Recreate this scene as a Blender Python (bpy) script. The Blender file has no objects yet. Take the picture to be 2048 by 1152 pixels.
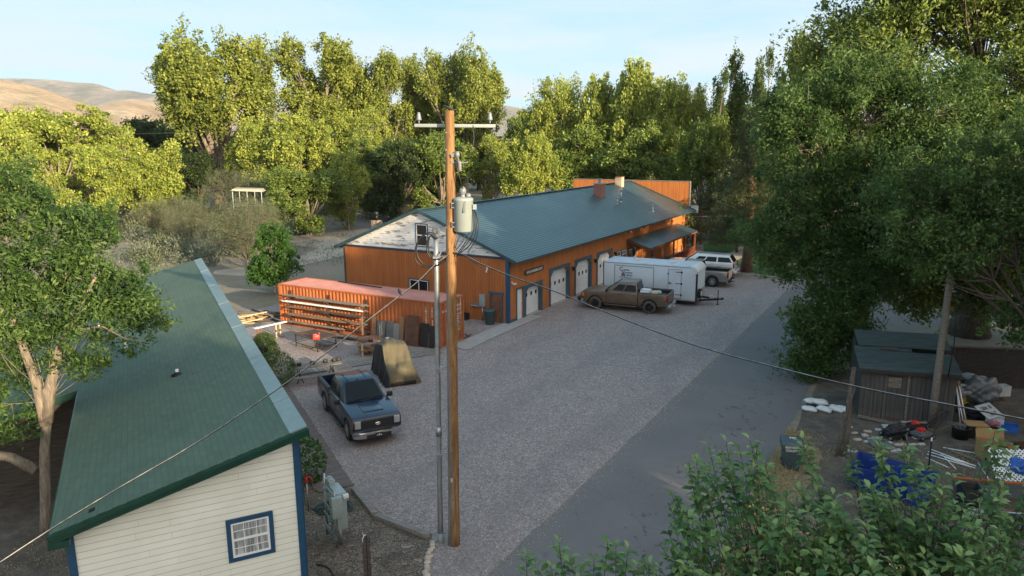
import bpy, bmesh, math, random
import numpy as np
from mathutils import Vector, Matrix
from mathutils.geometry import tessellate_polygon
random.seed(7); rng = np.random.default_rng(7)
sc = bpy.context.scene
col = sc.collection
R = math.radians
# ------------------------------------------------------------ camera
F, PITCH, ROLL, CH = 1473.2, R(11.3243), -0.0065, 11.2714      # focal length in photo pixels, tilt, roll, height (m)
_cp, _sp = math.cos(PITCH), math.sin(PITCH)
_f = np.array([0, _cp, -_sp]); _u = np.array([0, _sp, _cp]); _r = np.array([1.0, 0, 0])
_c, _s = math.cos(ROLL), math.sin(ROLL)
RX, UX = _c*_r + _s*_u, -_s*_r + _c*_u
CM = np.array([RX, UX, _f])
cam = bpy.data.cameras.new('camera'); camo = bpy.data.objects.new('camera', cam); col.objects.link(camo)
HAZE = 5.5e-5
cam.sensor_width = 36; cam.lens = F/2048*36; cam.clip_end = 30000; cam.clip_start = 0.1
camo.matrix_world = Matrix(((RX[0], UX[0], -_f[0], 0), (RX[1], UX[1], -_f[1], 0), (RX[2], UX[2], -_f[2], CH), (0, 0, 0, 1)))
sc.camera = camo
# ------------------------------------------------------------ light
SUN_AZ, SUN_EL = R(-50), R(12.5)     # direction towards the sun, measured from +X
sc.view_settings.view_transform = 'Standard'; sc.view_settings.look = 'None'; sc.view_settings.gamma = 1
sc.view_settings.exposure = 1.55
w = bpy.data.worlds.new('World'); sc.world = w; w.use_nodes = True
nt = w.node_tree; bg = nt.nodes['Background']; bg.inputs['Strength'].default_value = 0.15
sky = nt.nodes.new('ShaderNodeTexSky'); sky.sky_type = 'NISHITA'; sky.sun_disc = False
sky.sun_elevation = SUN_EL; sky.sun_rotation = R(90) - SUN_AZ; sky.altitude = 1800; sky.air_density = 1.0; sky.dust_density = 0.6; sky.ozone_density = 2.0
# thin clouds low in the sky: lighter, whiter air where a stretched noise is high
tc = nt.nodes.new('ShaderNodeTexCoord'); sx = nt.nodes.new('ShaderNodeSeparateXYZ'); nt.links.new(tc.outputs['Generated'], sx.inputs[0])
mp = nt.nodes.new('ShaderNodeMapping'); mp.inputs['Scale'].default_value = (2.2, 2.2, 16); mp.inputs['Location'].default_value = (1.35, 2.1, 0.2)
nt.links.new(tc.outputs['Generated'], mp.inputs[0])
nz = nt.nodes.new('ShaderNodeTexNoise'); nz.inputs['Scale'].default_value = 1.6; nz.inputs['Detail'].default_value = 9; nz.inputs['Roughness'].default_value = 0.55
nt.links.new(mp.outputs[0], nz.inputs['Vector'])
cr = nt.nodes.new('ShaderNodeMapRange'); cr.inputs['From Min'].default_value = 0.42; cr.inputs['From Max'].default_value = 0.56
nt.links.new(nz.outputs['Fac'], cr.inputs['Value'])
hs = nt.nodes.new('ShaderNodeHueSaturation'); hs.inputs['Saturation'].default_value = 0.62; hs.inputs['Value'].default_value = 1.0; nt.links.new(sky.outputs[0], hs.inputs['Color'])
hz = nt.nodes.new('ShaderNodeMapRange'); hz.inputs['From Min'].default_value = 0.22; hz.inputs['From Max'].default_value = 0.03
nt.links.new(sx.outputs['Z'], hz.inputs['Value'])
cm = nt.nodes.new('ShaderNodeMath'); cm.operation = 'MULTIPLY'; nt.links.new(cr.outputs[0], cm.inputs[0]); nt.links.new(hz.outputs[0], cm.inputs[1])
cm2 = nt.nodes.new('ShaderNodeMath'); cm2.operation = 'MULTIPLY'; nt.links.new(cm.outputs[0], cm2.inputs[0]); cm2.inputs[1].default_value = 0.95
mx = nt.nodes.new('ShaderNodeMix'); mx.data_type = 'RGBA'; nt.links.new(cm2.outputs[0], mx.inputs[0]); ev = nt.nodes.new('ShaderNodeMix'); ev.data_type = 'RGBA'; ev.inputs[0].default_value = 0.86; nt.links.new(hs.outputs[0], ev.inputs[6])
# high thin haze evens the sky out: pale blue above, whiter towards the horizon
eg = nt.nodes.new('ShaderNodeMapRange'); eg.inputs['From Min'].default_value = 0.0; eg.inputs['From Max'].default_value = 0.35; nt.links.new(sx.outputs['Z'], eg.inputs['Value'])
ec = nt.nodes.new('ShaderNodeMix'); ec.data_type = 'RGBA'; nt.links.new(eg.outputs[0], ec.inputs[0]); ec.inputs[6].default_value = (1.02, 1.66, 2.05, 1); ec.inputs[7].default_value = (.64, 1.46, 2.05, 1)
nt.links.new(ec.outputs[2], ev.inputs[7]); nt.links.new(ev.outputs[2], mx.inputs[6])
# the low sun warms and brightens the half of the sky it stands in
dv_ = nt.nodes.new('ShaderNodeVectorMath'); dv_.operation = 'DOT_PRODUCT'; nt.links.new(tc.outputs['Generated'], dv_.inputs[0]); dv_.inputs[1].default_value = (math.cos(SUN_AZ), math.sin(SUN_AZ), .15)
wg = nt.nodes.new('ShaderNodeMapRange'); wg.interpolation_type = 'SMOOTHSTEP'; wg.inputs['From Min'].default_value = -0.05; wg.inputs['From Max'].default_value = 0.85; nt.links.new(dv_.outputs['Value'], wg.inputs['Value'])
wm = nt.nodes.new('ShaderNodeMix'); wm.data_type = 'RGBA'; nt.links.new(wg.outputs[0], wm.inputs[0]); nt.links.new(mx.outputs[2], wm.inputs[6]); wm.inputs[7].default_value = (3.7, 3.4, 3.15, 1)
mx.inputs[7].default_value = (2.1, 2.25, 2.35, 1)
nt.links.new(wm.outputs[2], bg.inputs['Color'])
sl = bpy.data.lights.new('sun', 'SUN'); sl.energy = 5.0; sl.angle = R(0.6); sl.color = (1.0, 0.80, 0.52)
so = bpy.data.objects.new('sun', sl); col.objects.link(so)
SD = Vector((math.cos(SUN_AZ)*math.cos(SUN_EL), math.sin(SUN_AZ)*math.cos(SUN_EL), math.sin(SUN_EL)))
so.rotation_euler = SD.to_track_quat('Z', 'Y').to_euler(); so.location = (60, -60, 60)

# ------------------------------------------------------------ measuring helpers: photo pixel -> world point
def ray(x, y): return CM.T @ np.array([(x-1024)/F, -(y-576)/F, 1])
def G(x, y, z=0):
    d = ray(x, y); p = d*((z-CH)/d[2]); return Vector((p[0], p[1], z))
def Yd(x, y, Y):
    d = ray(x, y); p = d*(Y/d[1]); return Vector((p[0], p[1], p[2]+CH))

# ------------------------------------------------------------ materials
MATS = {}
class NB:
    def __init__(s, name):
        s.m = bpy.data.materials.new(name); s.m.use_nodes = True; s.t = s.m.node_tree; s.b = s.t.nodes['Principled BSDF']
        MATS[name] = s.m; s.tc = None
    def n(s, kind, **kw):
        x = s.t.nodes.new(kind)
        for k, v in kw.items():
            if hasattr(x, k): setattr(x, k, v)
            else: x.inputs[k.replace('_', ' ')].default_value = v
        return x
    def l(s, a, b): s.t.links.new(a, b)
    def co(s, kind='Object', scale=None, loc=None):
        if kind == 'World':
            g = s.n('ShaderNodeNewGeometry').outputs['Position']
        else:
            g = s.n('ShaderNodeTexCoord').outputs[kind]
        if scale is not None or loc is not None:
            m = s.n('ShaderNodeMapping')
            if scale is not None: m.inputs['Scale'].default_value = scale
            if loc is not None: m.inputs['Location'].default_value = loc
            s.l(g, m.inputs[0]); g = m.outputs[0]
        return g
    def noise(s, scale, detail=4, rough=.55, co=None, dist=0):
        x = s.n('ShaderNodeTexNoise', Scale=scale, Detail=detail, Roughness=rough, Distortion=dist)
        s.l(co if co is not None else s.co(), x.inputs['Vector']); return x.outputs['Fac']
    def vor(s, scale, co=None, out='Color', rnd=1.0):
        x = s.n('ShaderNodeTexVoronoi', Scale=scale, Randomness=rnd); s.l(co if co is not None else s.co(), x.inputs['Vector']); return x.outputs[out]
    def ramp(s, fac, stops, interp='LINEAR'):
        x = s.n('ShaderNodeValToRGB'); x.color_ramp.interpolation = interp; e = x.color_ramp.elements
        while len(e) < len(stops): e.new(0.5)
        for i, (p, c) in enumerate(stops):
            e[i].position = p; e[i].color = c if len(c) == 4 else (*c, 1)
        s.l(fac, x.inputs[0]); return x.outputs[0]
    def mix(s, fac, a, b, mode='MIX'):
        x = s.n('ShaderNodeMix', data_type='RGBA', blend_type=mode)
        for v, i in ((fac, 0), (a, 6), (b, 7)):
            if isinstance(v, (int, float)): x.inputs[i].default_value = v
            elif isinstance(v, tuple): x.inputs[i].default_value = v if len(v) == 4 else (*v, 1)
            else: s.l(v, x.inputs[i])
        return x.outputs[2]
    def math(s, op, a, b=None, c=None):
        x = s.n('ShaderNodeMath', operation=op)
        for i, v in enumerate((a, b, c)):
            if v is None: continue
            if isinstance(v, (int, float)): x.inputs[i].default_value = v
            else: s.l(v, x.inputs[i])
        return x.outputs[0]
    def xyz(s, co=None):
        x = s.n('ShaderNodeSeparateXYZ'); s.l(co if co is not None else s.co(), x.inputs[0]); return x.outputs
    def col(s, c):
        if isinstance(c, tuple): s.b.inputs['Base Color'].default_value = c if len(c) == 4 else (*c, 1)
        else: s.l(c, s.b.inputs['Base Color'])
    def set(s, rough=None, metal=None, spec=None, coat=None):
        if rough is not None:
            if isinstance(rough, (int, float)): s.b.inputs['Roughness'].default_value = rough
            else: s.l(rough, s.b.inputs['Roughness'])
        if metal is not None: s.b.inputs['Metallic'].default_value = metal
        if spec is not None: s.b.inputs['Specular IOR Level'].default_value = spec
        if coat is not None: s.b.inputs['Coat Weight'].default_value = coat; s.b.inputs['Coat Roughness'].default_value = .06
    def bump(s, h, strength=.4, dist=.02):
        x = s.n('ShaderNodeBump', Strength=strength, Distance=dist); s.l(h, x.inputs['Height']); s.l(x.outputs[0], s.b.inputs['Normal'])

def lerp(c, k): return tuple(max(0, min(1, v*k)) for v in c)
def simple(name, c, rough=.6, metal=0, var=.25, scale=3, bump=0, c2=None, spec=None, coat=None, stretch=None):
    s = NB(name); co = s.co(scale=stretch) if stretch else s.co()
    f = s.noise(scale, 6, .62, co)
    s.col(s.ramp(f, [(.28, c2 or lerp(c, 1-var)), (.72, lerp(c, 1+var))])); s.set(rough, metal, spec, coat)
    if bump: s.bump(s.noise(scale*4, 4, .6, co), bump, .02)
    return s.m

# --- ground materials
s = NB('gravel'); co = s.co('World')
v1 = s.mix(.25, s.vor(26, co), s.vor(10, co)); bw = s.n('ShaderNodeRGBToBW'); s.l(v1, bw.inputs[0])
c = s.ramp(bw.outputs[0], [(.15, (.075, .065, .07)), (.42, (.215, .178, .176)), (.66, (.36, .298, .285)), (.9, (.66, .56, .52))])
c = s.mix(s.math('MULTIPLY', s.noise(.22, 5, .6, co), .55), c, (.17, .15, .15)); c = s.mix(.2, c, s.ramp(s.noise(1.3, 4, .6, co), [(.3, (.2, .17, .165)), (.7, (.36, .33, .32))]))
tr_ = s.math('SUBTRACT', s.math('MULTIPLY', s.xyz(co)[0], .8648), s.math('MULTIPLY', s.xyz(co)[1], .5022)); wv = s.math('SINE', s.math('MULTIPLY', s.math('ADD', tr_, s.math('MULTIPLY', s.noise(.12, 3, .5, co), 7)), 1.5))
c = s.mix(s.math('MULTIPLY', s.ramp(wv, [(.2, (0, 0, 0)), (1, (1, 1, 1))]), s.math('MULTIPLY', s.noise(.10, 3, .5, s.co('World', loc=(9, 4, 0))), .5)), c, (.15, .135, .14)); c = s.mix(s.ramp(s.noise(.55, 6, .7, s.co('World', loc=(3, 31, 0))), [(.56, (0, 0, 0)), (.78, (.3, .3, .3))]), c, (.33, .29, .26))
s.col(c); s.set(.9); s.bump(s.vor(24, co, 'Distance'), .9, .03)
s = NB('asphalt'); co = s.co('World')
c = s.ramp(s.noise(.35, 6, .6, co), [(.3, (.108, .098, .100)), (.7, (.155, .142, .143))])
c = s.mix(.30, c, s.ramp(s.noise(45, 3, .7, co), [(.3, (.05, .05, .055)), (.7, (.22, .22, .22))]))
st = s.math('GREATER_THAN', s.noise(3.2, 6, .65, s.co('World', (1, .55, 1))), .61)
band = s.math('LESS_THAN', s.math('ABSOLUTE', s.math('SUBTRACT', s.math('SUBTRACT', s.math('MULTIPLY', s.xyz(co)[0], .8648), s.math('MULTIPLY', s.xyz(co)[1], .5022)), -6.0)), 1.2)
c = s.mix(s.math('MULTIPLY', s.math('MULTIPLY', st, band), .6), c, (.03, .03, .033))
c = s.mix(s.math('MULTIPLY', s.math('GREATER_THAN', s.vor(.23, co, 'Distance'), .985), .5), c, (.03, .03, .03))
dn = s.n('ShaderNodeTexNoise', Scale=.6, Detail=5.0); s.l(co, dn.inputs['Vector']); ad = s.n('ShaderNodeVectorMath', operation='MULTIPLY_ADD'); s.l(dn.outputs['Color'], ad.inputs[0]); ad.inputs[1].default_value = (2.2, 2.2, 0); s.l(co, ad.inputs[2])
ve = s.n('ShaderNodeTexVoronoi', feature='DISTANCE_TO_EDGE', Scale=.34); s.l(ad.outputs[0], ve.inputs['Vector']); ck = s.math('MULTIPLY', s.math('LESS_THAN', ve.outputs['Distance'], .0045), s.math('GREATER_THAN', s.noise(.25, 3, .5, co), .5))
c = s.mix(s.math('MULTIPLY', ck, .3), c, (.035, .033, .034))
s.col(c); s.set(.85); s.bump(s.noise(60, 3, .7, co), .3, .01)
s = NB('dirt'); co = s.co('World')
c = s.ramp(s.noise(.12, 8, .62, co), [(.3, (.15, .12, .095)), (.5, (.21, .175, .14)), (.7, (.26, .21, .15))])
c = s.mix(.5, c, s.ramp(s.noise(2.5, 8, .72, co), [(.3, (.09, .075, .06)), (.55, (.2, .165, .13)), (.75, (.33, .27, .20))]))
gr = s.math('MULTIPLY', s.ramp(s.noise(.35, 6, .7, s.co('World', loc=(7, 3, 0))), [(.5, (0, 0, 0)), (.62, (1, 1, 1))]), .6)
c = s.mix(gr, c, s.ramp(s.noise(9, 5, .7, co), [(.3, (.07, .085, .035)), (.7, (.23, .20, .10))]))
s.col(c); s.set(.95); s.bump(s.noise(9, 8, .75, co), .8, .06)
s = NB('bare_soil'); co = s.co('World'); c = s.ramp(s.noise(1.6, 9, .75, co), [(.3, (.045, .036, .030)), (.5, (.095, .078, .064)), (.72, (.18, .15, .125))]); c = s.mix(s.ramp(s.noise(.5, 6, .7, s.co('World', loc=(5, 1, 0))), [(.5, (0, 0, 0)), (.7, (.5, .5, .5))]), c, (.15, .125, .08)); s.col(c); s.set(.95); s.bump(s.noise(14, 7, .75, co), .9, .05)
s = NB('dirt_road'); co = s.co('World')
c = s.ramp(s.noise(.5, 7, .65, co), [(.3, (.30, .25, .20)), (.7, (.41, .35, .29))])
c = s.mix(.25, c, s.ramp(s.noise(14, 5, .7, co), [(.3, (.16, .14, .12)), (.7, (.45, .41, .37))])); s.col(c); s.set(.95); s.bump(s.noise(12, 5, .7, co), .4, .02)
s = NB('mulch'); co = s.co('World', (1, 1, 1)); cd = s.n('ShaderNodeVectorMath', operation='ADD'); s.l(co, cd.inputs[0])
nn = s.n('ShaderNodeTexNoise', Scale=3.0, Detail=3.0); s.l(co, nn.inputs['Vector']); s.l(nn.outputs['Color'], cd.inputs[1])
mm = s.n('ShaderNodeMapping'); mm.inputs['Scale'].default_value = (1, 3.4, 1); mm.inputs['Rotation'].default_value = (0, 0, .5); s.l(cd.outputs[0], mm.inputs[0])
v1 = s.vor(13, mm.outputs[0]); bw = s.n('ShaderNodeRGBToBW'); s.l(v1, bw.inputs[0])
c = s.ramp(bw.outputs[0], [(.2, (.045, .033, .026)), (.5, (.14, .11, .085)), (.75, (.27, .225, .18)), (.95, (.42, .37, .31))])
c = s.mix(s.ramp(s.noise(.9, 5, .6, co), [(.45, (0, 0, 0)), (.65, (.6, .6, .6))]), c, (.075, .055, .04)); s.col(c); s.set(.95); s.bump(s.vor(13, mm.outputs[0], 'Distance'), .9, .03)
s = NB('straw'); co = s.co('World'); c = s.ramp(s.noise(7, 8, .75, co), [(.3, (.09, .075, .045)), (.5, (.22, .18, .11)), (.7, (.40, .34, .21))]); s.col(c); s.set(.95); s.bump(s.noise(11, 8, .8, co), 1, .08)
s = NB('lawn'); co = s.co('World'); c = s.ramp(s.noise(5, 7, .7, co), [(.3, (.02, .06, .012)), (.7, (.055, .14, .03))]); s.col(c); s.set(.9); s.bump(s.noise(30, 5, .7, co), .8, .05)
s = NB('hill'); co = s.co('World'); c = s.ramp(s.noise(.004, 9, .62, co), [(.3, (.28, .19, .12)), (.5, (.42, .31, .20)), (.7, (.52, .41, .29))])
c = s.mix(s.ramp(s.noise(.02, 8, .75, co), [(.5, (0, 0, 0)), (.68, (.55, .55, .55))]), c, (.10, .11, .06)); s.col(c); s.set(1); s.bump(s.noise(.012, 9, .7, co), 1, 30)
s = NB('mesa'); co = s.co('World'); c = s.ramp(s.noise(.0012, 9, .65, co), [(.32, (.16, .14, .11)), (.5, (.34, .27, .21)), (.7, (.50, .42, .35))])
c = s.mix(s.ramp(s.noise(.006, 8, .75, co), [(.45, (0, 0, 0)), (.62, (.75, .75, .75))]), c, (.07, .085, .06)); s.col(c); s.set(1); s.bump(s.noise(.004, 9, .7, co), 1, 90)
simple('shed_roll', (.040, .060, .062), .85, var=.5, scale=4, bump=.3, stretch=(.35, 3, 3))
simple('gravel_dark', (.15, .135, .13), .95, var=.35, scale=9, bump=.5)
simple('concrete', (.30, .29, .29), .85, var=.15, scale=2.5, bump=.15)
simple('concrete_old', (.36, .32, .26), .9, var=.3, scale=4, bump=.4)

# --- building materials (object coordinates)
def siding_v(name, c, dark, pitch, axis, groove=.09):
    s = NB(name); co = s.co(); x = s.xyz(co)[axis]
    fr = s.math('FRACT', s.math('DIVIDE', x, pitch)); g = s.math('LESS_THAN', fr, groove)
    sc_ = (3, 3, .35)
    k = s.ramp(s.noise(1.1, 7, .65, s.co(scale=sc_)), [(.3, lerp(c, .72)), (.55, c), (.78, lerp(c, 1.22))])
    pn = s.n('ShaderNodeTexWhiteNoise', noise_dimensions='1D'); s.l(s.math('FLOOR', s.math('DIVIDE', x, pitch)), pn.inputs['W'])
    k = s.mix(s.math('MULTIPLY', pn.outputs['Value'], .22), k, lerp(c, .6))
    k = s.mix(s.ramp(s.noise(5, 7, .8, s.co(scale=(1, 1, .5))), [(.62, (0, 0, 0)), (.72, (.6, .6, .6))]), k, lerp(c, .45))
    zl = s.xyz(co)[2]; sp = s.math('MULTIPLY', s.math('SUBTRACT', 1, s.math('MULTIPLY', zl, 1.3)), s.noise(2.2, 6, .7)); k = s.mix(s.ramp(sp, [(.28, (0, 0, 0)), (.6, (.55, .55, .55))]), k, (.20, .15, .12))
    k = s.mix(s.ramp(s.noise(.45, 4, .6), [(.5, (0, 0, 0)), (.8, (.35, .35, .35))]), k, lerp(c, 1.5))
    s.col(s.mix(g, k, dark)); s.set(.8); s.bump(s.math('SUBTRACT', 1, g), .5, .012); return s.m
siding_v('orange_siding_x', (.39, .118, .026), (.13, .04, .014), .2032, 0)
siding_v('orange_siding_y', (.44, .145, .032), (.24, .075, .02), .2032, 1, .06)
siding_v('orange_board', (.44, .14, .03), (.09, .03, .012), .61, 0, .05)
siding_v('grey_board', (.085, .08, .076), (.012, .011, .01), .17, 0, .09)
s = NB('peeling_white'); co = s.co(); z = s.xyz(co)[2]
pk = s.noise(1.0, 7, .68, s.co(scale=(.9, .9, 4.6))); mask = s.ramp(pk, [(.555, (0, 0, 0)), (.565, (1, 1, 1))])
rowf = s.math('FRACT', s.math('DIVIDE', z, .15)); ln = s.math('LESS_THAN', rowf, .10)
wc = s.ramp(s.noise(3, 5, .6, co), [(.3, (.62, .63, .64)), (.7, (.80, .80, .79))])
c = s.mix(mask, wc, s.ramp(s.noise(6, 5, .7, s.co(scale=(1, 1, 5))), [(.3, (.20, .18, .17)), (.7, (.36, .33, .31))])); s.col(s.mix(s.math('MULTIPLY', ln, .6), c, (.13, .13, .13)))
s.set(.75); s.bump(rowf, .5, .02)
simple('blue_trim', (.045, .085, .115), .6, var=.25, scale=6)
simple('deep_blue_trim', (.012, .062, .135), .5, var=.2, scale=6)
simple('navy_trim', (.02, .035, .055), .6, var=.2)
simple('white_door', (.66, .68, .70), .5, var=.08, scale=1.5)
simple('white_vinyl', (.74, .75, .76), .4, var=.05)
simple('black_glass', (.006, .007, .009), .08, var=.1, spec=.9)
simple('window_glass', (.012, .015, .018), .05, var=.2, spec=1)
s = NB('curtain_glass'); x = s.xyz(s.co())[0]; wv = s.noise(1.5, 3, .5, s.co(scale=(16, 16, 1.2)))
s.col(s.ramp(wv, [(.3, (.10, .12, .13)), (.7, (.50, .53, .53))])); s.set(.25, spec=.8)
# metal roof with horizontal laps
s = NB('teal_metal_roof'); o = s.xyz(); co = s.co()
ry = s.math('FRACT', s.math('DIVIDE', o[0], .24)); rx_ = s.math('FRACT', s.math('DIVIDE', o[1], .33))
c = s.ramp(s.noise(.5, 6, .65, s.co(scale=(1, .3, 1))), [(.3, (.052, .092, .100)), (.7, (.095, .145, .152))])
c = s.mix(s.ramp(s.noise(1.2, 7, .75, s.co(scale=(.25, 1, 1))), [(.5, (0, 0, 0)), (.75, (.45, .45, .45))]), c, (.10, .135, .135))
c = s.mix(s.math('LESS_THAN', ry, .34), c, (.012, .030, .038)); c = s.mix(s.math('MULTIPLY', s.math('LESS_THAN', rx_, .12), .3), c, (.015, .03, .035)); s.col(c)
s.set(.38, .35); s.bump(ry, .5, .02)
simple('teal_metal', (.035, .075, .085), .45, .3, var=.25, scale=2)
simple('dark_green_fascia', (.006, .045, .030), .35, var=.25, scale=4)
# asphalt shingles: courses run along the ridge (object x = down-slope, y = along ridge)
s = NB('green_shingle'); o = s.xyz()
cx = s.n('ShaderNodeCombineXYZ'); s.l(o[1], cx.inputs[0]); s.l(o[0], cx.inputs[1])
br = s.n('ShaderNodeTexBrick', offset=.5, Scale=1.0); br.inputs['Brick Width'].default_value = .305; br.inputs['Row Height'].default_value = .143; br.inputs['Mortar Size'].default_value = .006
br.inputs['Color1'].default_value = (.056, .096, .068, 1); br.inputs['Color2'].default_value = (.082, .128, .092, 1); br.inputs['Mortar'].default_value = (.018, .04, .03, 1); br.inputs['Bias'].default_value = 0.0
s.l(cx.outputs[0], br.inputs['Vector'])
c = s.mix(.45, br.outputs['Color'], s.ramp(s.noise(.35, 7, .65), [(.3, (.048, .084, .060)), (.7, (.090, .134, .098))]))
c = s.mix(s.ramp(s.noise(9, 6, .8), [(.66, (0, 0, 0)), (.74, (.6, .6, .6))]), c, (.15, .17, .15)); s.col(c); s.set(.85); s.bump(br.outputs['Fac'], -.5, .01)
s = NB('cream_lap'); z = s.xyz()[2]; fr = s.math('FRACT', s.math('DIVIDE', z, .155)); g = s.math('LESS_THAN', fr, .055)
c = s.ramp(s.noise(1.2, 5, .6), [(.3, (.75, .77, .68)), (.7, (.85, .87, .79))]); xb = s.xyz()[0]
row = s.math('FLOOR', s.math('DIVIDE', z, .155)); wn = s.n('ShaderNodeTexWhiteNoise', noise_dimensions='1D'); s.l(row, wn.inputs['W'])
jt = s.math('LESS_THAN', s.math('FRACT', s.math('DIVIDE', s.math('ADD', xb, s.math('MULTIPLY', wn.outputs['Value'], 3.6)), 3.6)), .0016)
s.col(s.mix(s.math('MAXIMUM', g, s.math('MULTIPLY', jt, .6)), c, (.27, .255, .20))); s.set(.65); s.bump(fr, .6, .02)
s = NB('brick_red'); co = s.co(scale=(1, 1, 1)); cx = s.n('ShaderNodeCombineXYZ'); o = s.xyz(co); s.l(s.math('ADD', o[0], o[1]), cx.inputs[0]); s.l(o[2], cx.inputs[1])
br = s.n('ShaderNodeTexBrick', Scale=1.0); br.inputs['Brick Width'].default_value = .21; br.inputs['Row Height'].default_value = .075; br.inputs['Mortar Size'].default_value = .008
br.inputs['Color1'].default_value = (.30, .075, .05, 1); br.inputs['Color2'].default_value = (.16, .045, .035, 1); br.inputs['Mortar'].default_value = (.33, .28, .25, 1); s.l(cx.outputs[0], br.inputs['Vector']); s.col(br.outputs['Color']); s.set(.85)
simple('tan_stucco', (.50, .40, .27), .8, var=.15, scale=5)
s = NB('river_stone'); c = s.ramp(s.vor(9, None, 'Color'), [(0, (.12, .07, .05)), (.5, (.30, .23, .17)), (1, (.50, .42, .33))]); s.col(c); s.set(.9); s.bump(s.vor(9, None, 'Distance'), 1, .05)
simple('black_pipe', (.015, .015, .017), .4, .5)
simple('galvanised', (.36, .38, .40), .38, .75, var=.18, scale=8)
simple('grey_paint', (.20, .245, .255), .5, var=.12, scale=5)
simple('transformer_grey', (.25, .29, .29), .4, var=.06, scale=3)
simple('meter_grey', (.30, .36, .37), .45, .2, var=.1)
simple('porcelain_grey', (.17, .185, .20), .3, var=.1)
s = NB('pole_wood'); st_ = s.co(scale=(8, 8, .7)); n1 = s.noise(1.6, 8, .7, st_, .4)
c = s.ramp(n1, [(.3, (.085, .036, .013)), (.5, (.21, .105, .038)), (.68, (.35, .205, .085))])
side = s.math('ADD', s.xyz()[0], s.math('MULTIPLY', s.math('SUBTRACT', s.noise(1.2, 6, .7, s.co(scale=(3, 3, .5))), .5), .32))
g2 = s.ramp(n1, [(.3, (.075, .055, .045)), (.7, (.29, .245, .205))])
c = s.mix(s.ramp(side, [(.46, (1, 1, 1)), (.53, (0, 0, 0))]), c, g2) if False else s.mix(s.math('LESS_THAN', side, .02), c, g2)
c = s.mix(s.ramp(s.vor(3.2, s.co(scale=(4, 4, 1)), 'Distance'), [(.10, (.8, .8, .8)), (.2, (0, 0, 0))]), c, (.07, .035, .016)); s.col(c); s.set(.75); s.bump(n1, .6, .02)
def wood(name, a, b, dark, sc_=(1, 12, 12), rough=.8, scale=2):
    s = NB(name); n1 = s.noise(scale, 8, .7, s.co(scale=sc_), .3); s.col(s.ramp(n1, [(.28, dark), (.5, a), (.75, b)])); s.set(rough); s.bump(n1, .4, .01); return s.m
wood('weathered_wood', (.17, .145, .12), (.29, .25, .21), (.05, .042, .035))
wood('fresh_lumber', (.55, .38, .19), (.70, .54, .32), (.32, .2, .1))
wood('brown_lumber', (.20, .12, .07), (.33, .21, .13), (.08, .05, .03))
wood('grey_lumber', (.18, .165, .15), (.31, .29, .27), (.07, .06, .055))
wood('dark_lumber', (.05, .04, .034), (.11, .09, .075), (.02, .016, .013))
wood('red_stain_wood', (.17, .045, .02), (.26, .075, .03), (.08, .02, .01))
wood('path_plank', (.135, .105, .10), (.20, .16, .155), (.055, .042, .04), (12, 1, 12))
wood('rust_wood_door', (.16, .06, .03), (.28, .16, .10), (.045, .02, .013), (6, 6, 1))
s = NB('bark'); n1 = s.noise(2.2, 8, .75, s.co(scale=(5, 5, 1)), .5); s.col(s.ramp(n1, [(.3, (.07, .055, .042)), (.5, (.2, .165, .13)), (.72, (.36, .31, .25))])); s.set(.9); s.bump(n1, .9, .06)
s = NB('bark_dark'); n1 = s.noise(2.2, 8, .75, s.co(scale=(5, 5, 1)), .5); s.col(s.ramp(n1, [(.3, (.03, .024, .02)), (.5, (.09, .07, .055)), (.72, (.17, .14, .11))])); s.set(.95); s.bump(n1, .9, .06)
s = NB('bark_red'); n1 = s.noise(2.2, 8, .75, s.co(scale=(5, 5, 1)), .5); s.col(s.ramp(n1, [(.3, (.06, .03, .02)), (.5, (.19, .10, .065)), (.72, (.30, .19, .13))])); s.set(.95); s.bump(n1, .9, .06)
def leafmat(name, dark, mid, light, trans=.35, rough=.55):
    s = NB(name); a = s.n('ShaderNodeAttribute', attribute_name='v'); k = s.ramp(a.outputs['Fac'], [(0, dark), (.5, mid), (1, light)])
    s.col(k); s.set(rough, spec=.3); tr = s.n('ShaderNodeBsdfTranslucent'); s.l(s.mix(.6, k, lerp(light, 1.6)), tr.inputs['Color'])
    ms = s.n('ShaderNodeMixShader'); ms.inputs[0].default_value = trans; out = s.t.nodes['Material Output']
    s.l(s.b.outputs[0], ms.inputs[1]); s.l(tr.outputs[0], ms.inputs[2]); s.l(ms.outputs[0], out.inputs[0]); return s.m
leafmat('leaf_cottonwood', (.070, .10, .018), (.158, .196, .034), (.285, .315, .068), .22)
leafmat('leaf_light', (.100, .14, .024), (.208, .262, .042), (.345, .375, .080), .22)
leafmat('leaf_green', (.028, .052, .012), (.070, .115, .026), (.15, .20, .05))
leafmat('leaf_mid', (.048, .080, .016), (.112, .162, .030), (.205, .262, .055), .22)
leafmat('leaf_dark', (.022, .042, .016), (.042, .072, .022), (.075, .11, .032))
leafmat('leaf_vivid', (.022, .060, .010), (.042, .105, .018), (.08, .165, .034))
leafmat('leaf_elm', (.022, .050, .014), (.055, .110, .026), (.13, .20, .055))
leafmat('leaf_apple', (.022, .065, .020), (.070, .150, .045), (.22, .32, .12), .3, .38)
leafmat('leaf_olive', (.075, .09, .048), (.115, .14, .072), (.19, .205, .115), .25)
leafmat('leaf_sage', (.09, .105, .072), (.135, .155, .110), (.21, .23, .17), .2)
leafmat('leaf_juniper', (.035, .052, .022), (.07, .085, .032), (.13, .135, .052), .2)
leafmat('leaf_straw', (.24, .18, .09), (.37, .29, .15), (.52, .43, .25), .2)
leafmat('twig_grey', (.14, .12, .10), (.20, .175, .15), (.30, .27, .24), .05)
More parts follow.
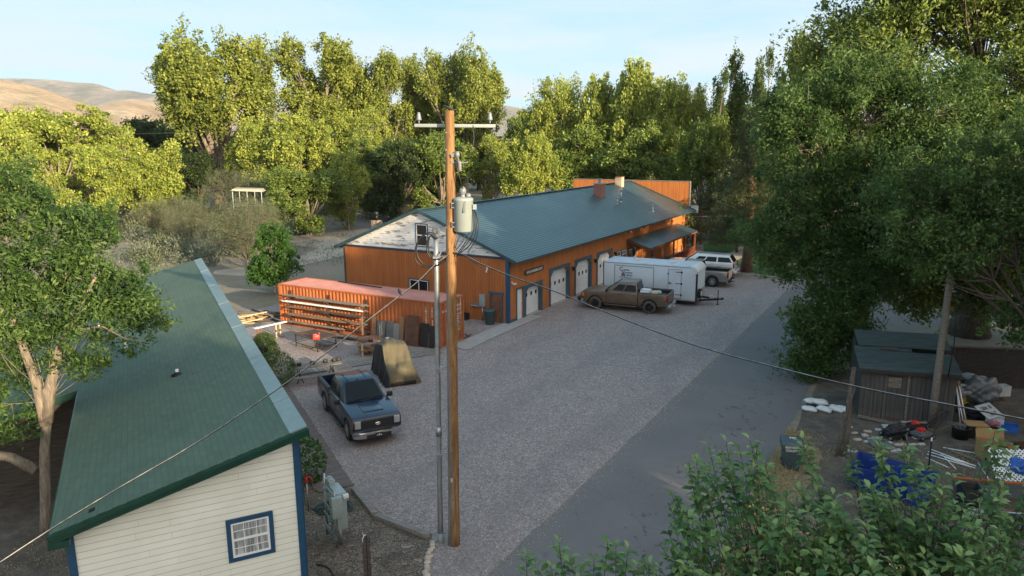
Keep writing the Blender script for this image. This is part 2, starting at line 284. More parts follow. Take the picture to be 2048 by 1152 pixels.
# vehicles etc.
simple('paint_slate', (.003, .009, .032), .33, .1, var=.12, scale=2, coat=.55)
simple('paint_bronze', (.135, .095, .068), .42, .35, var=.2, scale=2.5, coat=.35)
simple('paint_silver', (.30, .29, .27), .35, .6, var=.08, coat=.6)
simple('paint_white', (.72, .75, .78), .3, .0, var=.04, coat=.7)
simple('trailer_white', (.56, .63, .70), .42, var=.04, scale=1)
simple('trailer_roof', (.44, .50, .58), .5, var=.2, scale=3)
simple('tyre', (.022, .021, .021), .85, var=.3, scale=8)
simple('tyre_dusty', (.07, .062, .055), .9, var=.25, scale=8)
simple('rubber', (.012, .012, .013), .7)
simple('black_plastic', (.014, .015, .016), .5)
simple('bed_liner', (.010, .011, .014), .8)
simple('alloy', (.42, .43, .44), .3, .9, var=.08)
simple('black_alloy', (.02, .02, .021), .4, .6)
simple('chrome', (.6, .61, .62), .14, 1, var=.04)
simple('lamp_lens', (.40, .41, .40), .12, .3, var=.1)
simple('amber_lens', (.6, .14, .02), .2)
simple('red_lens', (.22, .008, .01), .15)
simple('auto_glass', (.006, .010, .013), .08, var=.1, spec=.22)
s = NB('container_red'); c = s.ramp(s.noise(.9, 7, .7), [(.3, (.30, .082, .026)), (.6, (.40, .12, .038)), (.8, (.47, .17, .065))]); c = s.mix(s.ramp(s.noise(4, 8, .8), [(.6, (0, 0, 0)), (.7, (.8, .8, .8))]), c, (.09, .03, .018)); s.col(c); s.set(.55)
s = NB('container_roof'); c = s.ramp(s.noise(1.2, 7, .7), [(.3, (.34, .135, .11)), (.6, (.44, .20, .165)), (.8, (.50, .27, .23))]); c = s.mix(s.ramp(s.noise(5, 8, .8), [(.6, (0, 0, 0)), (.7, (.6, .6, .6))]), c, (.12, .05, .035)); s.col(c); s.set(.6)
simple('white_lettering', (.62, .60, .57), .6)
simple('maroon_ink', (.10, .01, .02), .5)
simple('navy_ink', (.02, .04, .14), .5)
simple('yellow_label', (.45, .33, .05), .6)
simple('black_ink', (.01, .01, .01), .6)
simple('rusty_steel', (.085, .05, .038), .8, .3, var=.5, scale=5, bump=.3)
simple('dark_steel', (.03, .028, .03), .6, .4, var=.3)
simple('sheet_grey', (.16, .17, .18), .5, .4, var=.25, scale=2.5)
simple('rust_brown_panel', (.11, .055, .036), .8, .1, var=.5, scale=2.5, bump=.3)
simple('red_plastic', (.55, .035, .022), .4)
simple('hydrant_red', (.42, .02, .02), .4)
simple('blue_plastic', (.008, .035, .19), .4, var=.3, scale=3)
simple('bin_grey', (.045, .068, .080), .5, var=.2, scale=3)
simple('bin_teal', (.035, .07, .085), .5, var=.2, scale=3)
simple('white_plastic', (.60, .62, .63), .45, var=.1)
simple('dirty_white', (.40, .42, .44), .8, var=.2, scale=7, bump=.4)
simple('tarp_black', (.012, .013, .016), .6, var=.3, scale=4)
simple('tan_canvas', (.085, .072, .042), .75, var=.14, scale=2)
simple('black_canvas', (.008, .008, .010), .75, var=.3)
simple('cardboard', (.34, .20, .085), .85, var=.15, scale=4)
simple('sandbag_dark', (.028, .046, .042), .7, var=.6, scale=5, bump=.4)
simple('pale_stone', (.42, .36, .30), .9, var=.3, scale=5, bump=.4)
simple('hose_green', (.012, .045, .035), .5)
simple('cable_black', (.010, .010, .011), .45)
simple('cable_alu', (.30, .29, .28), .45, .5, var=.6, scale=10)
simple('bird_dark', (.02, .019, .02), .7)
simple('yellow_plastic', (.60, .38, .02), .45)
simple('bright_blue', (.02, .11, .45), .5)
simple('pink_toy', (.35, .10, .16), .5)
simple('flashing_pale', (.21, .26, .25), .45, .3, var=.12, scale=3)
# ------------------------------------------------------------ mesh helpers
class MB:
    def __init__(s): s.v = []; s.f = []; s.mi = []; s.cur = 0; s.sm = []; s.smooth = False
    def add(s, vs, fs):
        o = len(s.v); s.v += [tuple(p) for p in vs]
        for f in fs: s.f.append([i+o for i in f]); s.mi.append(s.cur); s.sm.append(s.smooth)
        return s
    def box(s, c, d, rz=0, rx=0, ry=0):
        hx, hy, hz_ = d[0]/2, d[1]/2, d[2]/2
        P = [Vector((x, y, z)) for x in (-hx, hx) for y in (-hy, hy) for z in (-hz_, hz_)]
        if rx or ry or rz:
            M = Matrix.Rotation(rz, 3, 'Z') @ Matrix.Rotation(ry, 3, 'Y') @ Matrix.Rotation(rx, 3, 'X'); P = [M @ p for p in P]
        c = Vector(c); return s.add([p+c for p in P], [(0,1,3,2),(4,6,7,5),(0,4,5,1),(2,3,7,6),(0,2,6,4),(1,5,7,3)])
    def bb(s, a, b):     # box from corner to corner
        return s.box([(a[i]+b[i])/2 for i in range(3)], [abs(b[i]-a[i]) for i in range(3)])
    def beam(s, a, b, w, h, up=(0, 0, 1)):   # rectangular bar between two points
        a = Vector(a); b = Vector(b); d = (b-a).normalized(); u = Vector(up)
        x = d.cross(u)
        if x.length < 1e-4: x = d.cross(Vector((1, 0, 0)))
        x.normalize(); y = x.cross(d).normalized()
        P = [p + x*(i*w/2) + y*(j*h/2) for p in (a, b) for i, j in ((-1,-1),(1,-1),(1,1),(-1,1))]
        return s.add(P, [(0,1,2,3),(7,6,5,4),(0,4,5,1),(1,5,6,2),(2,6,7,3),(3,7,4,0)])
    def tube(s, pts, r, n=8, cap=True):
        pts = [Vector(p) for p in pts]; rs = r if isinstance(r, (list, tuple)) else [r]*len(pts)
        V = []; Fc = []; px = None
        for i, p in enumerate(pts):
            d = (pts[min(i+1, len(pts)-1)] - pts[max(i-1, 0)]).normalized()
            if px is None: px = d.orthogonal().normalized()
            px = (px - d*px.dot(d)); px = px.normalized() if px.length > 1e-5 else d.orthogonal().normalized()
            py = d.cross(px)
            for k in range(n):
                a = 2*math.pi*k/n; V.append(p + (px*math.cos(a)+py*math.sin(a))*rs[i])
        for i in range(len(pts)-1):
            for k in range(n): k2 = (k+1) % n; Fc.append((i*n+k, i*n+k2, (i+1)*n+k2, (i+1)*n+k))
        if cap: Fc.append(tuple(range(n-1, -1, -1))); Fc.append(tuple(range((len(pts)-1)*n, len(pts)*n)))
        sv = s.smooth; s.smooth = n > 5; s.add(V, Fc); s.smooth = sv
        return s
    def cyl(s, a, b, r, r2=None, n=12): return s.tube([a, b], [r, r if r2 is None else r2], n)
    def lathe(s, prof, c=(0, 0, 0), axis='Z', n=16):     # prof: (radius, height)
        V = []; c = Vector(c)
        for r, h in prof:
            for k in range(n):
                a = 2*math.pi*k/n; p = (r*math.cos(a), r*math.sin(a), h)
                if axis == 'Y': p = (p[0], p[2], p[1])
                if axis == 'X': p = (p[2], p[0], p[1])
                V.append(Vector(p)+c)
        m = len(prof); Fc = [(i*n+k, i*n+(k+1) % n, (i+1)*n+(k+1) % n, (i+1)*n+k) for i in range(m-1) for k in range(n)]
        Fc += [tuple(range(n-1, -1, -1)), tuple(range((m-1)*n, m*n))]
        sv = s.smooth; s.smooth = True; s.add(V, Fc); s.smooth = sv; return s
    def prism(s, poly, a, b, plane='XZ'):   # extrude a 2D outline from a to b
        def P(u, v, t): return (u, t, v) if plane == 'XZ' else ((u, v, t) if plane == 'XY' else (t, u, v))
        n = len(poly); V = [P(u, v, a) for u, v in poly] + [P(u, v, b) for u, v in poly]
        return s.add(V, [tuple(range(n))[::-1], tuple(range(n, 2*n))] + [(i, (i+1) % n, n+(i+1) % n, n+i) for i in range(n)])
    def quad(s, *P): return s.add(P, [tuple(range(len(P)))])
    def build(s, name, mat, parent=None, loc=None, rz=None, bevel=0, bseg=2, smooth=False):
        me = bpy.data.meshes.new(name); me.from_pydata([tuple(v) for v in s.v], [], s.f)
        for m in (mat if isinstance(mat, (list, tuple)) else [mat]): me.materials.append(MATS[m])
        me.polygons.foreach_set('material_index', s.mi)
        bm = bmesh.new(); bm.from_mesh(me); bmesh.ops.recalc_face_normals(bm, faces=bm.faces)
        if bevel:
            ed = [e for e in bm.edges if len(e.link_faces) == 2 and e.calc_face_angle(0) > .5]
            try: bmesh.ops.bevel(bm, geom=ed, offset=bevel, segments=bseg, profile=.5, affect='EDGES', clamp_overlap=True)
            except Exception: pass
        bm.to_mesh(me); bm.free()
        if not bevel: me.polygons.foreach_set('use_smooth', s.sm if not smooth else [True]*len(me.polygons))
        else: me.polygons.foreach_set('use_smooth', [True]*len(me.polygons)); me.set_sharp_from_angle(angle=R(38))
        o = bpy.data.objects.new(name, me); col.objects.link(o)
        if parent is not None: o.parent = parent
        if loc is not None: o.location = loc
        if rz is not None: o.rotation_euler = (0, 0, rz)
        return o
def tag(o, label=None, cat=None, group=None, kind=None):
    for k, v in (('label', label), ('category', cat), ('group', group), ('kind', kind)):
        if v is not None: o[k] = v
    return o
def thing(name, label, cat, loc=(0, 0, 0), rz=0, group=None):
    o = bpy.data.objects.new(name, None); col.objects.link(o); o.location = loc; o.rotation_euler = (0, 0, rz); o.empty_display_size = .3
    return tag(o, label, cat, group)
def copy_tree(o, parent=None):
    c = o.copy(); col.objects.link(c); c.parent = parent
    for ch in list(o.children): copy_tree(ch, c)
    return c
def text_mb(txt, size, mb=None, M=None, bold=0.0, align='CENTER', space=1.0, narrow=1.0):
    cu = bpy.data.curves.new('lettering', 'FONT'); cu.body = txt; cu.size = size; cu.align_x = align; cu.align_y = 'CENTER'; cu.offset = bold; cu.space_character = space; cu.extrude = .004; cu.resolution_u = 2
    ob = bpy.data.objects.new('lettering', cu); me = ob.to_mesh()
    mb = mb or MB(); M = M or Matrix.Identity(4)
    mb.add([M @ Vector((v.co.x*narrow, v.co.y, v.co.z)) for v in me.vertices], [tuple(p.vertices) for p in me.polygons])
    ob.to_mesh_clear(); bpy.data.objects.remove(ob); bpy.data.curves.remove(cu); return mb
def face_M(origin, right, up):
    r = Vector(right).normalized(); u = Vector(up).normalized(); n = r.cross(u)
    return Matrix(((r.x, u.x, n.x, origin[0]), (r.y, u.y, n.y, origin[1]), (r.z, u.z, n.z, origin[2]), (0, 0, 0, 1)))

# ------------------------------------------------------------ foliage
def leaf_mesh(name, C, size, aspect=.5, droop=0.0, mat='leaf_green', out=None, bias=.5, vcol=None, fold=.25, rg=None):
    rg = rg or rng; n = len(C)
    a = rg.normal(size=(n, 3)); a[:, 2] -= droop; a /= np.linalg.norm(a, axis=1)[:, None]      # leaf axis
    nn = rg.normal(size=(n, 3)); nn[:, 2] += bias
    if out is not None: nn += out*bias*1.2
    nn -= a*(nn*a).sum(1)[:, None]; nn /= np.linalg.norm(nn, axis=1)[:, None]
    b = np.cross(a, nn)
    sz = (size*(.65+.7*rg.random(n)))[:, None]
    tip = C + a*sz*.5; base = C - a*sz*.5
    l = C + b*sz*aspect*.5 - nn*sz*fold*.3; r = C - b*sz*aspect*.5 - nn*sz*fold*.3
    V = np.stack([base, l, tip, r], 1).reshape(-1, 3).astype(np.float32)
    me = bpy.data.meshes.new(name); me.vertices.add(4*n); me.vertices.foreach_set('co', V.ravel())
    idx = np.arange(4*n).reshape(n, 4); tri = np.concatenate([idx[:, [0, 1, 2]], idx[:, [0, 2, 3]]], 1).reshape(-1)
    me.loops.add(6*n); me.loops.foreach_set('vertex_index', tri.astype(np.int32))
    me.polygons.add(2*n); me.polygons.foreach_set('loop_start', (np.arange(2*n)*3).astype(np.int32))
    me.update(calc_edges=True)
    at = me.attributes.new('v', 'FLOAT', 'POINT')
    vc = vcol if vcol is not None else rg.random(n)
    at.data.foreach_set('value', np.repeat(np.clip(vc, 0, 1), 4).astype(np.float32))
    me.materials.append(MATS[mat]); return me
def clumps_to_leaves(cl, per, rad, stretch=1.0, rg=None):
    """cl (N,3) clump centres; returns leaf centres, outward dirs and a shade value per leaf (each clump has its own tone)"""
    rg = rg or rng; n = len(cl); d = rg.normal(size=(n, per, 3)); d /= np.linalg.norm(d, axis=2)[:, :, None]
    ax = rg.normal(size=(n, 1, 3)); ax /= np.linalg.norm(ax, axis=2)[:, :, None]
    rr = rad*(.3+.85*rg.random((n, 1, 1)))*rg.random((n, per, 1))**.5
    off = d*rr*.85; off = off + ax*(off*ax).sum(2)[:, :, None]*.8; off[:, :, 2] *= stretch
    tone = rg.normal(.5, .2, (n, 1)) + rg.normal(0, .2, (n, per))
    return (cl[:, None, :]+off).reshape(-1, 3), d.reshape(-1, 3), tone.reshape(-1)
def branch_path(a, b, rg, sag=0.15, k=5, up=.3):
    a = Vector(a); b = Vector(b); L_ = (b-a).length; pts = []
    side = Vector(rg.normal(size=3)).normalized()*L_*sag*.6
    for i in range(k+1):
        t = i/k; p = a.lerp(b, t) + side*math.sin(math.pi*t)*.6 + Vector((0, 0, -up*L_*.25*math.sin(math.pi*t)))
        pts.append(p)
    return pts
def make_tree(name, H, blobs, nclump, per, crad, lsize, leaf='leaf_green', bark='bark', trunk_r=.3, fork=.3, seed=1, stretch=1.0, aspect=.55,
              lean=(0, 0), twigs=.5, shell=.5, trunk_base=(0, 0), droop=0, limbs=True, twig_r=.02, bias=.5, dens_low=1.0, trunks=1, bare=0, lk=1.0):
    """blobs: list of (x, y, z, rx, ry, rz) crown lobes in metres from the tree's base"""
    rg = np.random.default_rng(seed)
    vol = np.array([b[3]*b[4]*b[5] for b in blobs])**.75; pr = vol/vol.sum(); cnt = rg.multinomial(nclump, pr); allc = []; mb = MB()
    trunk_top = Vector((lean[0]*fork*H, lean[1]*fork*H, fork*H))
    tp = []
    for i in range(6):
        t = i/5; tp.append(Vector((trunk_base[0], trunk_base[1], -.3)).lerp(trunk_top, t) + Vector((rg.normal()*.03*H*.1*math.sin(3.1*t), rg.normal()*.03*H*.1*math.sin(3.1*t), 0)))
    mb.tube(tp, [trunk_r*(1.35 if i == 0 else 1.1-.28*i/5) for i in range(6)], 10)
    for b, c in zip(blobs, cnt):
        C0 = Vector(b[:3]); R3 = np.array(b[3:])
        d = rg.normal(size=(max(c, 1), 3)); d /= np.linalg.norm(d, axis=1)[:, None]
        if dens_low < 1: d[:, 2] = np.where((d[:, 2] < -.2) & (rg.random(len(d)) > dens_low), -d[:, 2], d[:, 2])
        rad = (shell + (1-shell)*rg.random(len(d)))[:, None]*(.72+.5*rg.random((len(d), 1))**1.5)
        cc = np.array(C0)+d*R3*rad; allc.append(cc)
        if limbs:
            vol_r = min(.55, .28+.05*max(b[3:]))*trunk_r*lk
            pth = branch_path(trunk_top - Vector((0, 0, rg.random()*.25*fork*H)), C0 + Vector((0, 0, b[5]*.45)), rg, .18, 7, .25)
            mb.tube(pth, [vol_r*(1-.82*i/7) for i in range(8)], 7, False)
            nb = int(len(cc)*twigs)
            for q in rg.permutation(len(cc))[:nb]:
                tgt = Vector(cc[q]); j = min(range(1, 8), key=lambda j: (pth[j]-tgt).length + (0 if pth[j].z < tgt.z+.3 else 2.0))
                j = max(1, j-rg.integers(0, 2)); L_ = (tgt-pth[j]).length
                p2 = branch_path(pth[j], tgt, rg, .2, 3, .2); r0 = min(vol_r*.45, twig_r*(1+L_*.55))
                mb.tube(p2, [r0, r0*.7, r0*.45, r0*.2], 4, False)
    cl = np.concatenate(allc)
    P, D, T = clumps_to_leaves(cl, per, crad, stretch, rg)
    if bare: keep = rg.random(len(P)) > bare; P, D, T = P[keep], D[keep], T[keep]
    me = leaf_mesh(name+'_crown', P, lsize, aspect, droop, leaf, D, bias, T, rg=rg)
    return mb, me, bark
def plant_tree(name, label, cat, loc, spec, rz=0, scale=(1, 1, 1), group=None):
    mb, me, bark = spec
    t = thing(name, label, cat, loc, rz, group); t.scale = scale
    tr = mb.build('trunk', bark, t) if isinstance(mb, MB) else None
    if tr is None: tr = bpy.data.objects.new('trunk', mb); col.objects.link(tr); tr.parent = t
    c = bpy.data.objects.new('crown', me); col.objects.link(c); c.parent = t
    return t, (tr.data, me, bark)
# ------------------------------------------------------------ the setting
def sheet(name, pts, mat, z, kind='structure', label=None, cat=None):
    me = bpy.data.meshes.new(name); pts = [Vector((p[0], p[1], z)) for p in pts]
    me.from_pydata(pts, [], [tuple(t) for t in tessellate_polygon([pts])]); me.materials.append(MATS[mat])
    bm = bmesh.new(); bm.from_mesh(me); bmesh.ops.recalc_face_normals(bm, faces=bm.faces)
    for f in bm.faces:
        if f.normal.z < 0: f.normal_flip()
    bm.to_mesh(me); bm.free()
    o = bpy.data.objects.new(name, me); col.objects.link(o); return tag(o, label, cat, None, kind)
sheet('ground', [(-9000, -3000), (9000, -3000), (9000, 9000), (-9000, 9000)], 'dirt', 0)
RV = Vector((.5022, .8648, 0)); RU = Vector((.8648, -.5022, 0)); RO = Vector((-.70, 17.58, 0))     # driveway direction and left edge
def rd(a, b): p = RO + RV*a + RU*b; return (p.x, p.y)
def wob(a, b, n, amp=.12):       # a slightly uneven edge between two plan points
    a = Vector((a[0], a[1], 0)); b = Vector((b[0], b[1], 0)); d = (b-a); nn = Vector((-d.y, d.x, 0)).normalized()
    return [tuple((a + d*(i/n) + nn*(random.uniform(-amp, amp) if 0 < i < n else 0))[:2]) for i in range(n)]
sheet('driveway', wob(rd(-60, 0), rd(130, 0), 300, .07) + wob(rd(130, 5.05), rd(-60, 5.05), 120, .12), 'asphalt', .008)
# gravel yard
gy = wob((-2.35, 12), (-2.4, 19.45), 8, .05) + wob((-2.4, 19.45), (-4.22, 20.75), 3, .01) + [(-5.3, 22.7), (-11.2, 34.4), (-17.5, 44.5), (-20.5, 46.5)] + \
     wob((-20.5, 46.5), (-14.5, 53.5), 8, .4) + [(-11.8, 51.6), (-.218, 44.8), (18.7, 77.38)] + wob((20.5, 77), (20.2, 60.9), 6, .1) + [(22.1, 58.6), rd(60, -.02), rd(40, -.02), rd(20, -.02), rd(0, -.02), rd(-8, -.02)]
sheet('gravel_yard', gy, 'gravel', .004)
sheet('mulch_bed', [(-2.4, 12), (-2.42, 19.35), (-4.25, 20.66), (-5.35, 22.55), (-8.6, 28.9), (-11.5, 34.2), (-14, 33.5), (-8, 21), (-5.5, 16), (-7, 10)], 'mulch', .003)
sheet('dirt_track', [G(425, 548), G(480, 552), G(560, 541), G(640, 522), G(700, 508), G(760, 500), G(800, 470), G(760, 452), G(700, 462), G(640, 466), G(600, 470), G(560, 478), G(600, 492), G(640, 496), G(600, 512), G(540, 528), G(430, 541)], 'dirt_road', .004)
sheet('dirt_track', [G(700, 560), G(690, 522), G(600, 541), G(560, 552), G(500, 570), G(560, 600)], 'dirt', .007)
sheet('country_road', [G(560, 436), G(620, 437), G(700, 440), G(830, 452), G(830, 468), G(760, 460), G(690, 453), G(600, 447), G(540, 446)], 'asphalt', .008)
sheet('concrete_path', [(-2.62, 39.0), (-3.5, 39.9), (-2.95, 40.6), (.72, 47.35), (2.02, 46.72), (1.25, 45.55), (-.9, 41.9), (-2.35, 39.1)], 'concrete', .03)
sheet('lawn', [(21, 60.9), (20.6, 66), (19, 72), (21, 80), (30, 92), (60, 100), (70, 80), (40, 58), (26, 57.3), (23, 58.8)], 'lawn', .006)
sheet('straw_verge', wob(rd(-2, 5.2), rd(13, 5.2), 20, .15) + wob(rd(13, 6.4), rd(-2, 6.2), 20, .3), 'straw', .01)
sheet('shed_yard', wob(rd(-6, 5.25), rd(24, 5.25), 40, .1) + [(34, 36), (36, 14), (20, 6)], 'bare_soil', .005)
sheet('bare_yard', [(-30, 8), (-7.2, 8), (-9.5, 22), (-14, 30), (-20, 34), (-34, 30)], 'bare_soil', .002)
sheet('entrance_path', [G(1390, 545), G(1430, 520), G(1470, 500), G(1500, 470), G(1480, 440), G(1500, 440), G(1530, 470), G(1500, 505), G(1460, 530), G(1450, 550)], 'concrete_old', .01)
sheet('dirt_lot', wob((20, 42), (46, 50), 12, .5) + wob((60, 70), (30, 66), 10, .5), 'gravel_dark', .004)
# stone kerb by the lawn
kb = MB(); P = [(19.3, 61.2), (20.8, 60.7), (22.4, 58.7), (24.5, 57.6)]
for a, b in zip(P, P[1:]): kb.beam((*a, .06), (*b, .06), .18, .14)
kb.build('kerb', 'concrete_old', bevel=.02); tag(bpy.data.objects['kerb'], kind='structure')
def ridge(name, prof, Y, depth, mat, rough=.06, nx=150, ny=30, seed=3):
    rg = np.random.default_rng(seed); px = np.linspace(prof[0][0], prof[-1][0], nx); py = np.interp(px, [p[0] for p in prof], [p[1] for p in prof])
    V = []; nz_ = rg.normal(size=(14, 6))
    for j in range(ny):
        t = j/(ny-1)*2-1; yy = Y + t*depth; sh = max(0, 1-abs(t)**1.25)
        for i in range(nx):
            top = Yd(px[i], py[i], Y); x = top.x*(1 + t*depth/Y*.25); z = top.z*sh
            for k in range(14): z += top.z*rough*nz_[k, 0]*math.sin(x/Y*(6+k*k*.9)+nz_[k, 1]*4+t*(2+k*1.1)*1.3)*(1-abs(t)**3)*(.15+.85*abs(t))/(1+k*.35)
            V.append((x, yy, max(z, -2) if j not in (0, ny-1) else -3))
    Fc = [(j*nx+i, j*nx+i+1, (j+1)*nx+i+1, (j+1)*nx+i) for j in range(ny-1) for i in range(nx-1)]
    me = bpy.data.meshes.new(name); me.from_pydata(V, [], Fc); me.materials.append(MATS[mat]); me.polygons.foreach_set('use_smooth', [True]*len(Fc))
    o = bpy.data.objects.new(name, me); col.objects.link(o); return tag(o, kind='structure')
ridge('hills', [(-900, 60), (-300, 120), (-60, 146), (0, 152), (60, 166), (110, 182), (160, 200), (210, 228), (260, 250), (330, 268)], 1100, 420, 'hill', .05)
ridge('hills', [(60, 262), (140, 232), (200, 210), (270, 196), (310, 204), (380, 240), (460, 268), (600, 272), (1200, 276)], 2600, 700, 'hill', .06, seed=5)
ridge('mountains', [(-1500, 100), (-600, 120), (-100, 150), (20, 157), (100, 158), (150, 164), (200, 168), (232, 181), (262, 180), (290, 186), (380, 197), (600, 214), (820, 206), (1010, 209), (1060, 220), (1250, 228), (1700, 238), (2400, 225), (3600, 200)], 6500, 1600, 'mesa', .05, nx=260, seed=9)

# ------------------------------------------------------------ the orange workshop
TB = -.5261; BO = Vector((-.218, 44.803, 0)); BL = 37.4; BWd = 13.46
barn = thing('workshop', 'long orange board workshop with blue-grey metal roof and white garage doors', 'workshop', BO, TB)
KS = .393
OPEN = [(1.04, 1.80, 2.0, 0), (2.2, 4.3, 1.87, .3), (5.7, 8.55, 2.43, .38), (9.75, 12.45, 2.46, .38), (13.73, 16.5, 2.46, .38)]
fw = MB(); fw.cur = 1; y = 0.0; T_ = .3
for a, b, h, ch in OPEN:
    fw.bb((-T_, y, 0), (0, a, 4.12)); fw.bb((-T_, a, h), (0, b, 4.12))
    if ch:
        for s_, yy in ((1, a), (-1, b)): fw.prism([(yy, h), (yy+s_*ch, h), (yy, h-ch)], -T_, -.005, 'YZ')
    y = b
fw.bb((-T_, y, 0), (0, BL, 4.12))
fw.cur = 0; fw.bb((-BWd, 0, 0), (-.301, .2, 4.12)); fw.bb((-BWd, BL-.2, 0), (-.301, BL, 4.12))
fw.cur = 1; fw.bb((-BWd, .201, 0), (-BWd+.2, BL-.201, 4.12))
fw.build('wall', ['orange_siding_x', 'orange_siding_y'], barn)
g = MB(); g.prism([(-BWd+.02, 4.13), (-.02, 4.13), (-BWd/2, 4.13+KS*(BWd/2-.02)+.05)], .0, .15); g.build('gable_cladding', 'peeling_white', barn)
g = MB(); g.prism([(-BWd+.02, 4.13), (-.02, 4.13), (-BWd/2, 4.13+KS*(BWd/2-.02)+.05)], BL-.15, BL); g.build('rear_gable', 'orange_board', barn)
m = MB(); m.bb((-BWd-.02, -.03, 4.06), (.0, -.001, 4.2)); m.build('frieze_board', 'navy_trim', barn)
for a, b in (((.001, -.03, 0), (.03, .2, 4.05)), ((-.2, -.03, 0), (.0, -.001, 4.05)), ((-BWd-.02, -.03, 0), (-BWd+.12, -.001, 4.05))):
    m = MB(); m.bb(a, b); m.build('corner_board', 'deep_blue_trim' if a[0] > -1 else 'dark_lumber', barn)
m = MB(); m.bb((.001, .21, 0), (.03, 1.0, .22)); m.bb((.001, -.0, -.05), (.09, BL, .0)); m.build('skirting_board', 'blue_trim', barn)
ang = math.atan(KS); SLn = 7.36/math.cos(ang)
def roof_half(sgn):
    m = MB(); m.bb((0, -.22, 0), (SLn, BL+.27, .07)); 
    o = m.build('roof', 'teal_metal_roof', barn, (-BWd/2, 0, 6.80)); o.rotation_euler = (0, ang, 0) if sgn > 0 else (0, -ang+math.pi, 0)
    if sgn < 0: o.location = (-BWd/2, 0, 6.80); o.rotation_euler = (0, ang, math.pi); o.location = (-BWd/2, BL+.05, 6.80)
    tr = MB()
    for yy in (-.25, BL+.28):
        tr.beam((-BWd/2, yy, 6.86), (-BWd/2+sgn*7.38, yy, 6.86-KS*7.38), .07, .2)
    tr.beam((-BWd/2+sgn*7.38, -.25, 3.93), (-BWd/2+sgn*7.38, BL+.28, 3.93), .05, .12)
    tr.build('rake_trim', 'teal_metal', barn)
roof_half(1); roof_half(-1)
m = MB(); m.beam((-BWd/2, -.26, 6.90), (-BWd/2, BL+.28, 6.90), .34, .05); m.build('ridge_cap', 'teal_metal', barn)
# garage doors
def garage(a, b, h, ch, nwin, wz, k):
    d = MB(); x0, x1 = -.26, -.21; nsec = 4 if h < 2 else 5; sh = h/nsec
    for i in range(nsec): d.bb((x0, a+.01, i*sh+.006), (x1, b-.01, (i+1)*sh-.006))
    for i in range(nsec*3): d.bb((x1-.003, a+.06, (i+.5)*sh/3-.004), (x1+.006, b-.06, (i+.5)*sh/3+.004))
    o = d.build('garage_door', 'white_door', barn)
    for i in range(nwin):
        c_ = a + (b-a)*(i+.62+ (0 if nwin == 4 else .1))/(nwin+.25); ww = .105
        q = MB(); q.bb((x1-.002, c_-ww, wz), (x1+.008, c_+ww, wz+.26)); q.build('window', 'black_glass', o)
    t = MB(); tw = .2
    t.bb((.001, a-tw, 0), (.045, a, h)); t.bb((.001, b, 0), (.045, b+tw, h)); t.bb((.001, a-tw, h), (.045, b+tw, h+tw+.02))
    for s_, yy in ((1, a), (-1, b)): t.prism([(yy, h), (yy+s_*ch, h), (yy, h-ch)], .001, .045, 'YZ')
    t.bb((-.3, b-.012, 0), (.0, b-.001, h-ch)); t.bb((-.3, a+.001, 0), (.0, a+.012, h-ch)); t.bb((-.3, a+ch, h-.013), (0, b-ch, h-.001))
    t.build('door_trim', 'blue_trim', barn)
    s_ = MB(); s_.bb((-.3, a+.02, -.02), (.10, b-.02, .02)); s_.build('door_sill', 'concrete', barn)
garage(*OPEN[1], 3, 1.22, 0); garage(*OPEN[2], 4, 1.33, 1); garage(*OPEN[3], 4, 1.33, 2); garage(*OPEN[4], 4, 1.33, 3)
d = MB(); d.bb((-.12, 1.05, .01), (-.07, 1.79, 1.99))
for zz in (.25, .8, 1.35):
    for yy in (1.12, 1.45): d.bb((-.072, yy, zz), (-.064, yy+.26, zz+.42))
o = d.build('door', 'white_door', barn); q = MB(); q.lathe([(.012, 0), (.035, .02), (.035, .05), (0.01, .07)], (-.07, 1.72, 1.0), 'X', 10); q.build('handle', 'chrome', o)
t = MB(); t.bb((.001, .94, 0), (.04, 1.04, 2.0)); t.bb((.001, 1.80, 0), (.04, 1.995, 2.0)); t.bb((.001, .94, 2.0), (.04, 1.995, 2.12)); t.build('door_trim', 'blue_trim', barn)
# sign
sg = MB(); pts = []
for k in range(24):
    a_ = 2*math.pi*k/24; pts.append((3.29 + (1.16 if math.cos(a_) > 0 else -1.16) + .17*math.cos(a_), 2.90 + .17*math.sin(a_)))
sg.prism(pts, .002, .05, 'YZ'); so_ = sg.build('sign_board', 'dark_lumber', barn)
text_mb('WOODWORKING SHOP', .25, None, face_M((.054, 3.32, 2.895), (0, 1, 0), (0, 0, 1)), .006, narrow=.78).build('lettering', 'white_lettering', so_)
m = MB(); 
for dy, dx in ((-.09, .10), (.07, .16)): m.lathe([(.03, 0), (.06, .10), (.075, .14), (.05, .16)], (.06+dx*.3, .42+dy, 2.5), 'X', 10)
m.bb((.001, .36, 2.52), (.06, .46, 2.62)); m.build('floodlight', 'white_plastic', barn)
for sy, sz in ((9.14, 2.1), (13.1, 2.1), (17.15, 2.1)):
    m = MB(); m.bb((.001, sy-.05, sz), (.03, sy+.05, sz+.2)); m.lathe([(.05, -.14), (.085, -.1), (.085, .08), (.11, .1), (.03, .17)], (.13, sy, sz+.02), 'Z', 8); m.build('wall_lantern', 'black_plastic', barn)
